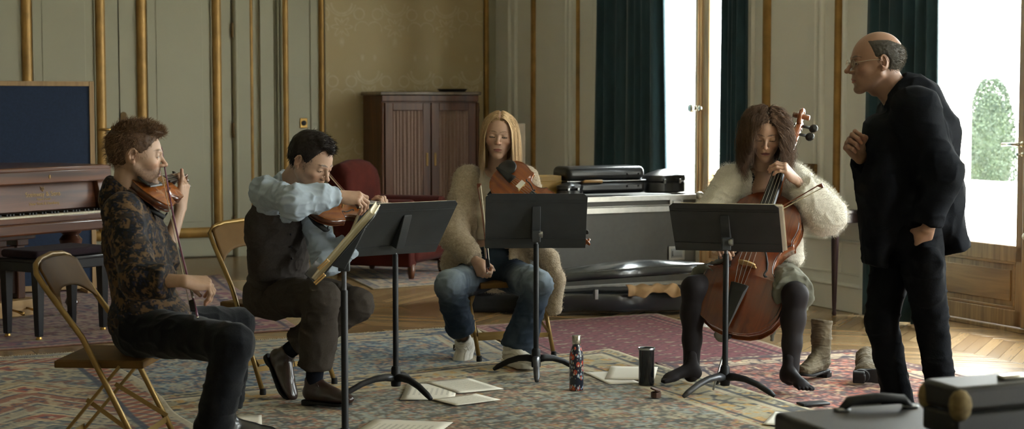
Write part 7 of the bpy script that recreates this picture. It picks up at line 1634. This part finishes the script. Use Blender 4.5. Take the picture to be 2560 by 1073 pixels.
for q in (-1, 1):
    ring = [Mi @ Vector((.103, q * .033 + .022 * math.cos(t), .002 + .016 * math.sin(t))) for t in [2 * math.pi * i / 20 for i in range(21)]]; g.tube(ring, .0009, 5, caps=False)
    g.tube([Mi @ Vector(p) for p in ((.102, q * .055, .006), (.05, q * .074, .012), (-.008, q * .078, .014), (-.018, q * .080, -.004))], .001, 5)
g.tube([Mi @ Vector(p) for p in ((.103, -.012, .004), (.108, 0, .007), (.103, .012, .004))], .001, 5); gl_ = obj('glasses', g, M['silver'], pE, smooth=True)
for q in (-1, 1): obj('lens', MB().lathe([(0, 0), (.0215, 0), (.0215, .001), (0, .001)], 20, Mi @ Matrix.Translation((.103, q * .033, .002)) @ Matrix.Rotation(math.pi / 2, 4, 'Y') @ Matrix.Diagonal((.73, 1, 1, 1))), M['glass'], gl_)

# ---------------------------------------------------------------- the boots taken off
M['suede'] = mat('grey_brown_suede', '#5f5440', .85, var=.2, vs=14, bump=.0006, bs=200)
def ankle_boot(label, Mx):
    s = SDF((-.07, -.07, -.02), (.28, .07, .33), .0035); s.ell((.045, 0, .055), (.050, .036, .05), k=.02); s.ell((.13, 0, .038), (.085, .040, .034), k=.03); s.ell((.195, 0, .030), (.055, .040, .026), k=.02); s.chain([(.05, 0, .06), (.048, 0, .17), (.045, 0, .29)], [.044, .046, .055], .02); s.cap((.07, 0, .10), (.15, 0, .055), .034, .028, k=.02)
    s.fn((-.07, -.07, -.03), (.28, .07, .01), lambda P: P[..., 2] - .002, k=.004, op='s'); s.cap((.045, 0, .14), (.045, 0, .36), .040, .052, k=.004, op='s'); s.fn((-.07, -.07, .25), (.28, .07, .34), lambda P: .262 - P[..., 2] + .15 * (P[..., 0] - .045), k=.003, op='s')
    V, Fq = s.mesh(); V = smooth_np(V, Fq, 1, .4); V = folds(V, vnormals(V, Fq), .003, 16, 6, (1, 1, 2)); t = thing_m('ankle_boot', label, 'boot', Mx); t['group'] = 'suede ankle boots'
    obj('shaft', mesh_np('shaft', V, Fq), M['suede'], t, smooth=True); V, Fq = sole_mesh('oxford'); obj('sole', mesh_np('sole', V, Fq), M['blackmat'], t, smooth=True, angle=40)
    g = MB().box((-.012, -.016, -.03), (.05, .016, .006)).box((-.012, -.030, -.03), (.045, .030, .0)); obj('heel', g, M['blackmat'], t, bevel=.006); return t
p = flr(2070, 935, .035); ankle_boot('grey-brown suede ankle boot standing upright on the pink rug', frame(Vector((p.x, p.y + .06, .040)), (-.62, -.75, 0), z=(0, 0, 1)))
p = flr(2205, 960, .02); ankle_boot('grey-brown suede ankle boot lying on its side by the standing man', frame(Vector((p.x - .13, p.y + .0, .060)), (.97, -.22, 0), z=(.22, .95, .22)))
# topiary outside
M['leafg'] = mat('topiary_leaf', '#28331c', .6, var=.3, vs=6)
tp = thing('topiary_bush', 'clipped conical topiary bush beyond the terrace parapet', 'bush', (0, 0, 0)); bc_ = at(2476, 330, 22.0); tp.location = (bc_.x, bc_.y, -.12)
n = 16000; th = RNG.uniform(0, 6.28, n); hz = RNG.uniform(0, 1, n) ** .9; Rm = .36 * np.sqrt(np.clip(1 - (np.abs(hz - .3) / .72) ** 2.2, 0, 1)) * (.9 + .25 * RNG.random(n)); Rm *= np.sqrt(RNG.uniform(.6, 1, n))
Pc = np.stack([Rm * np.cos(th), Rm * np.sin(th), .12 + hz * 1.68], 1); a = RNG.normal(size=(n, 3)); a /= np.linalg.norm(a, axis=1, keepdims=True); b2 = np.cross(a, RNG.normal(size=(n, 3))); b2 /= np.linalg.norm(b2, axis=1, keepdims=True); sz = .018
V = np.stack([Pc - a * sz, Pc + b2 * sz * .5, Pc + a * sz, Pc - b2 * sz * .5], 1).reshape(-1, 3); o = obj('foliage', mesh_np('foliage', V, np.arange(n * 4).reshape(n, 4)), M['leafg'], tp); obj('crown', MB().ball((0, 0, .85), (.28, .28, .78), 20), M['leafg'], tp, smooth=True); obj('trunk', MB().tube([(0, 0, 0), (0, 0, 1.5)], [.03, .012], 8), M['mahog'], tp, smooth=True)
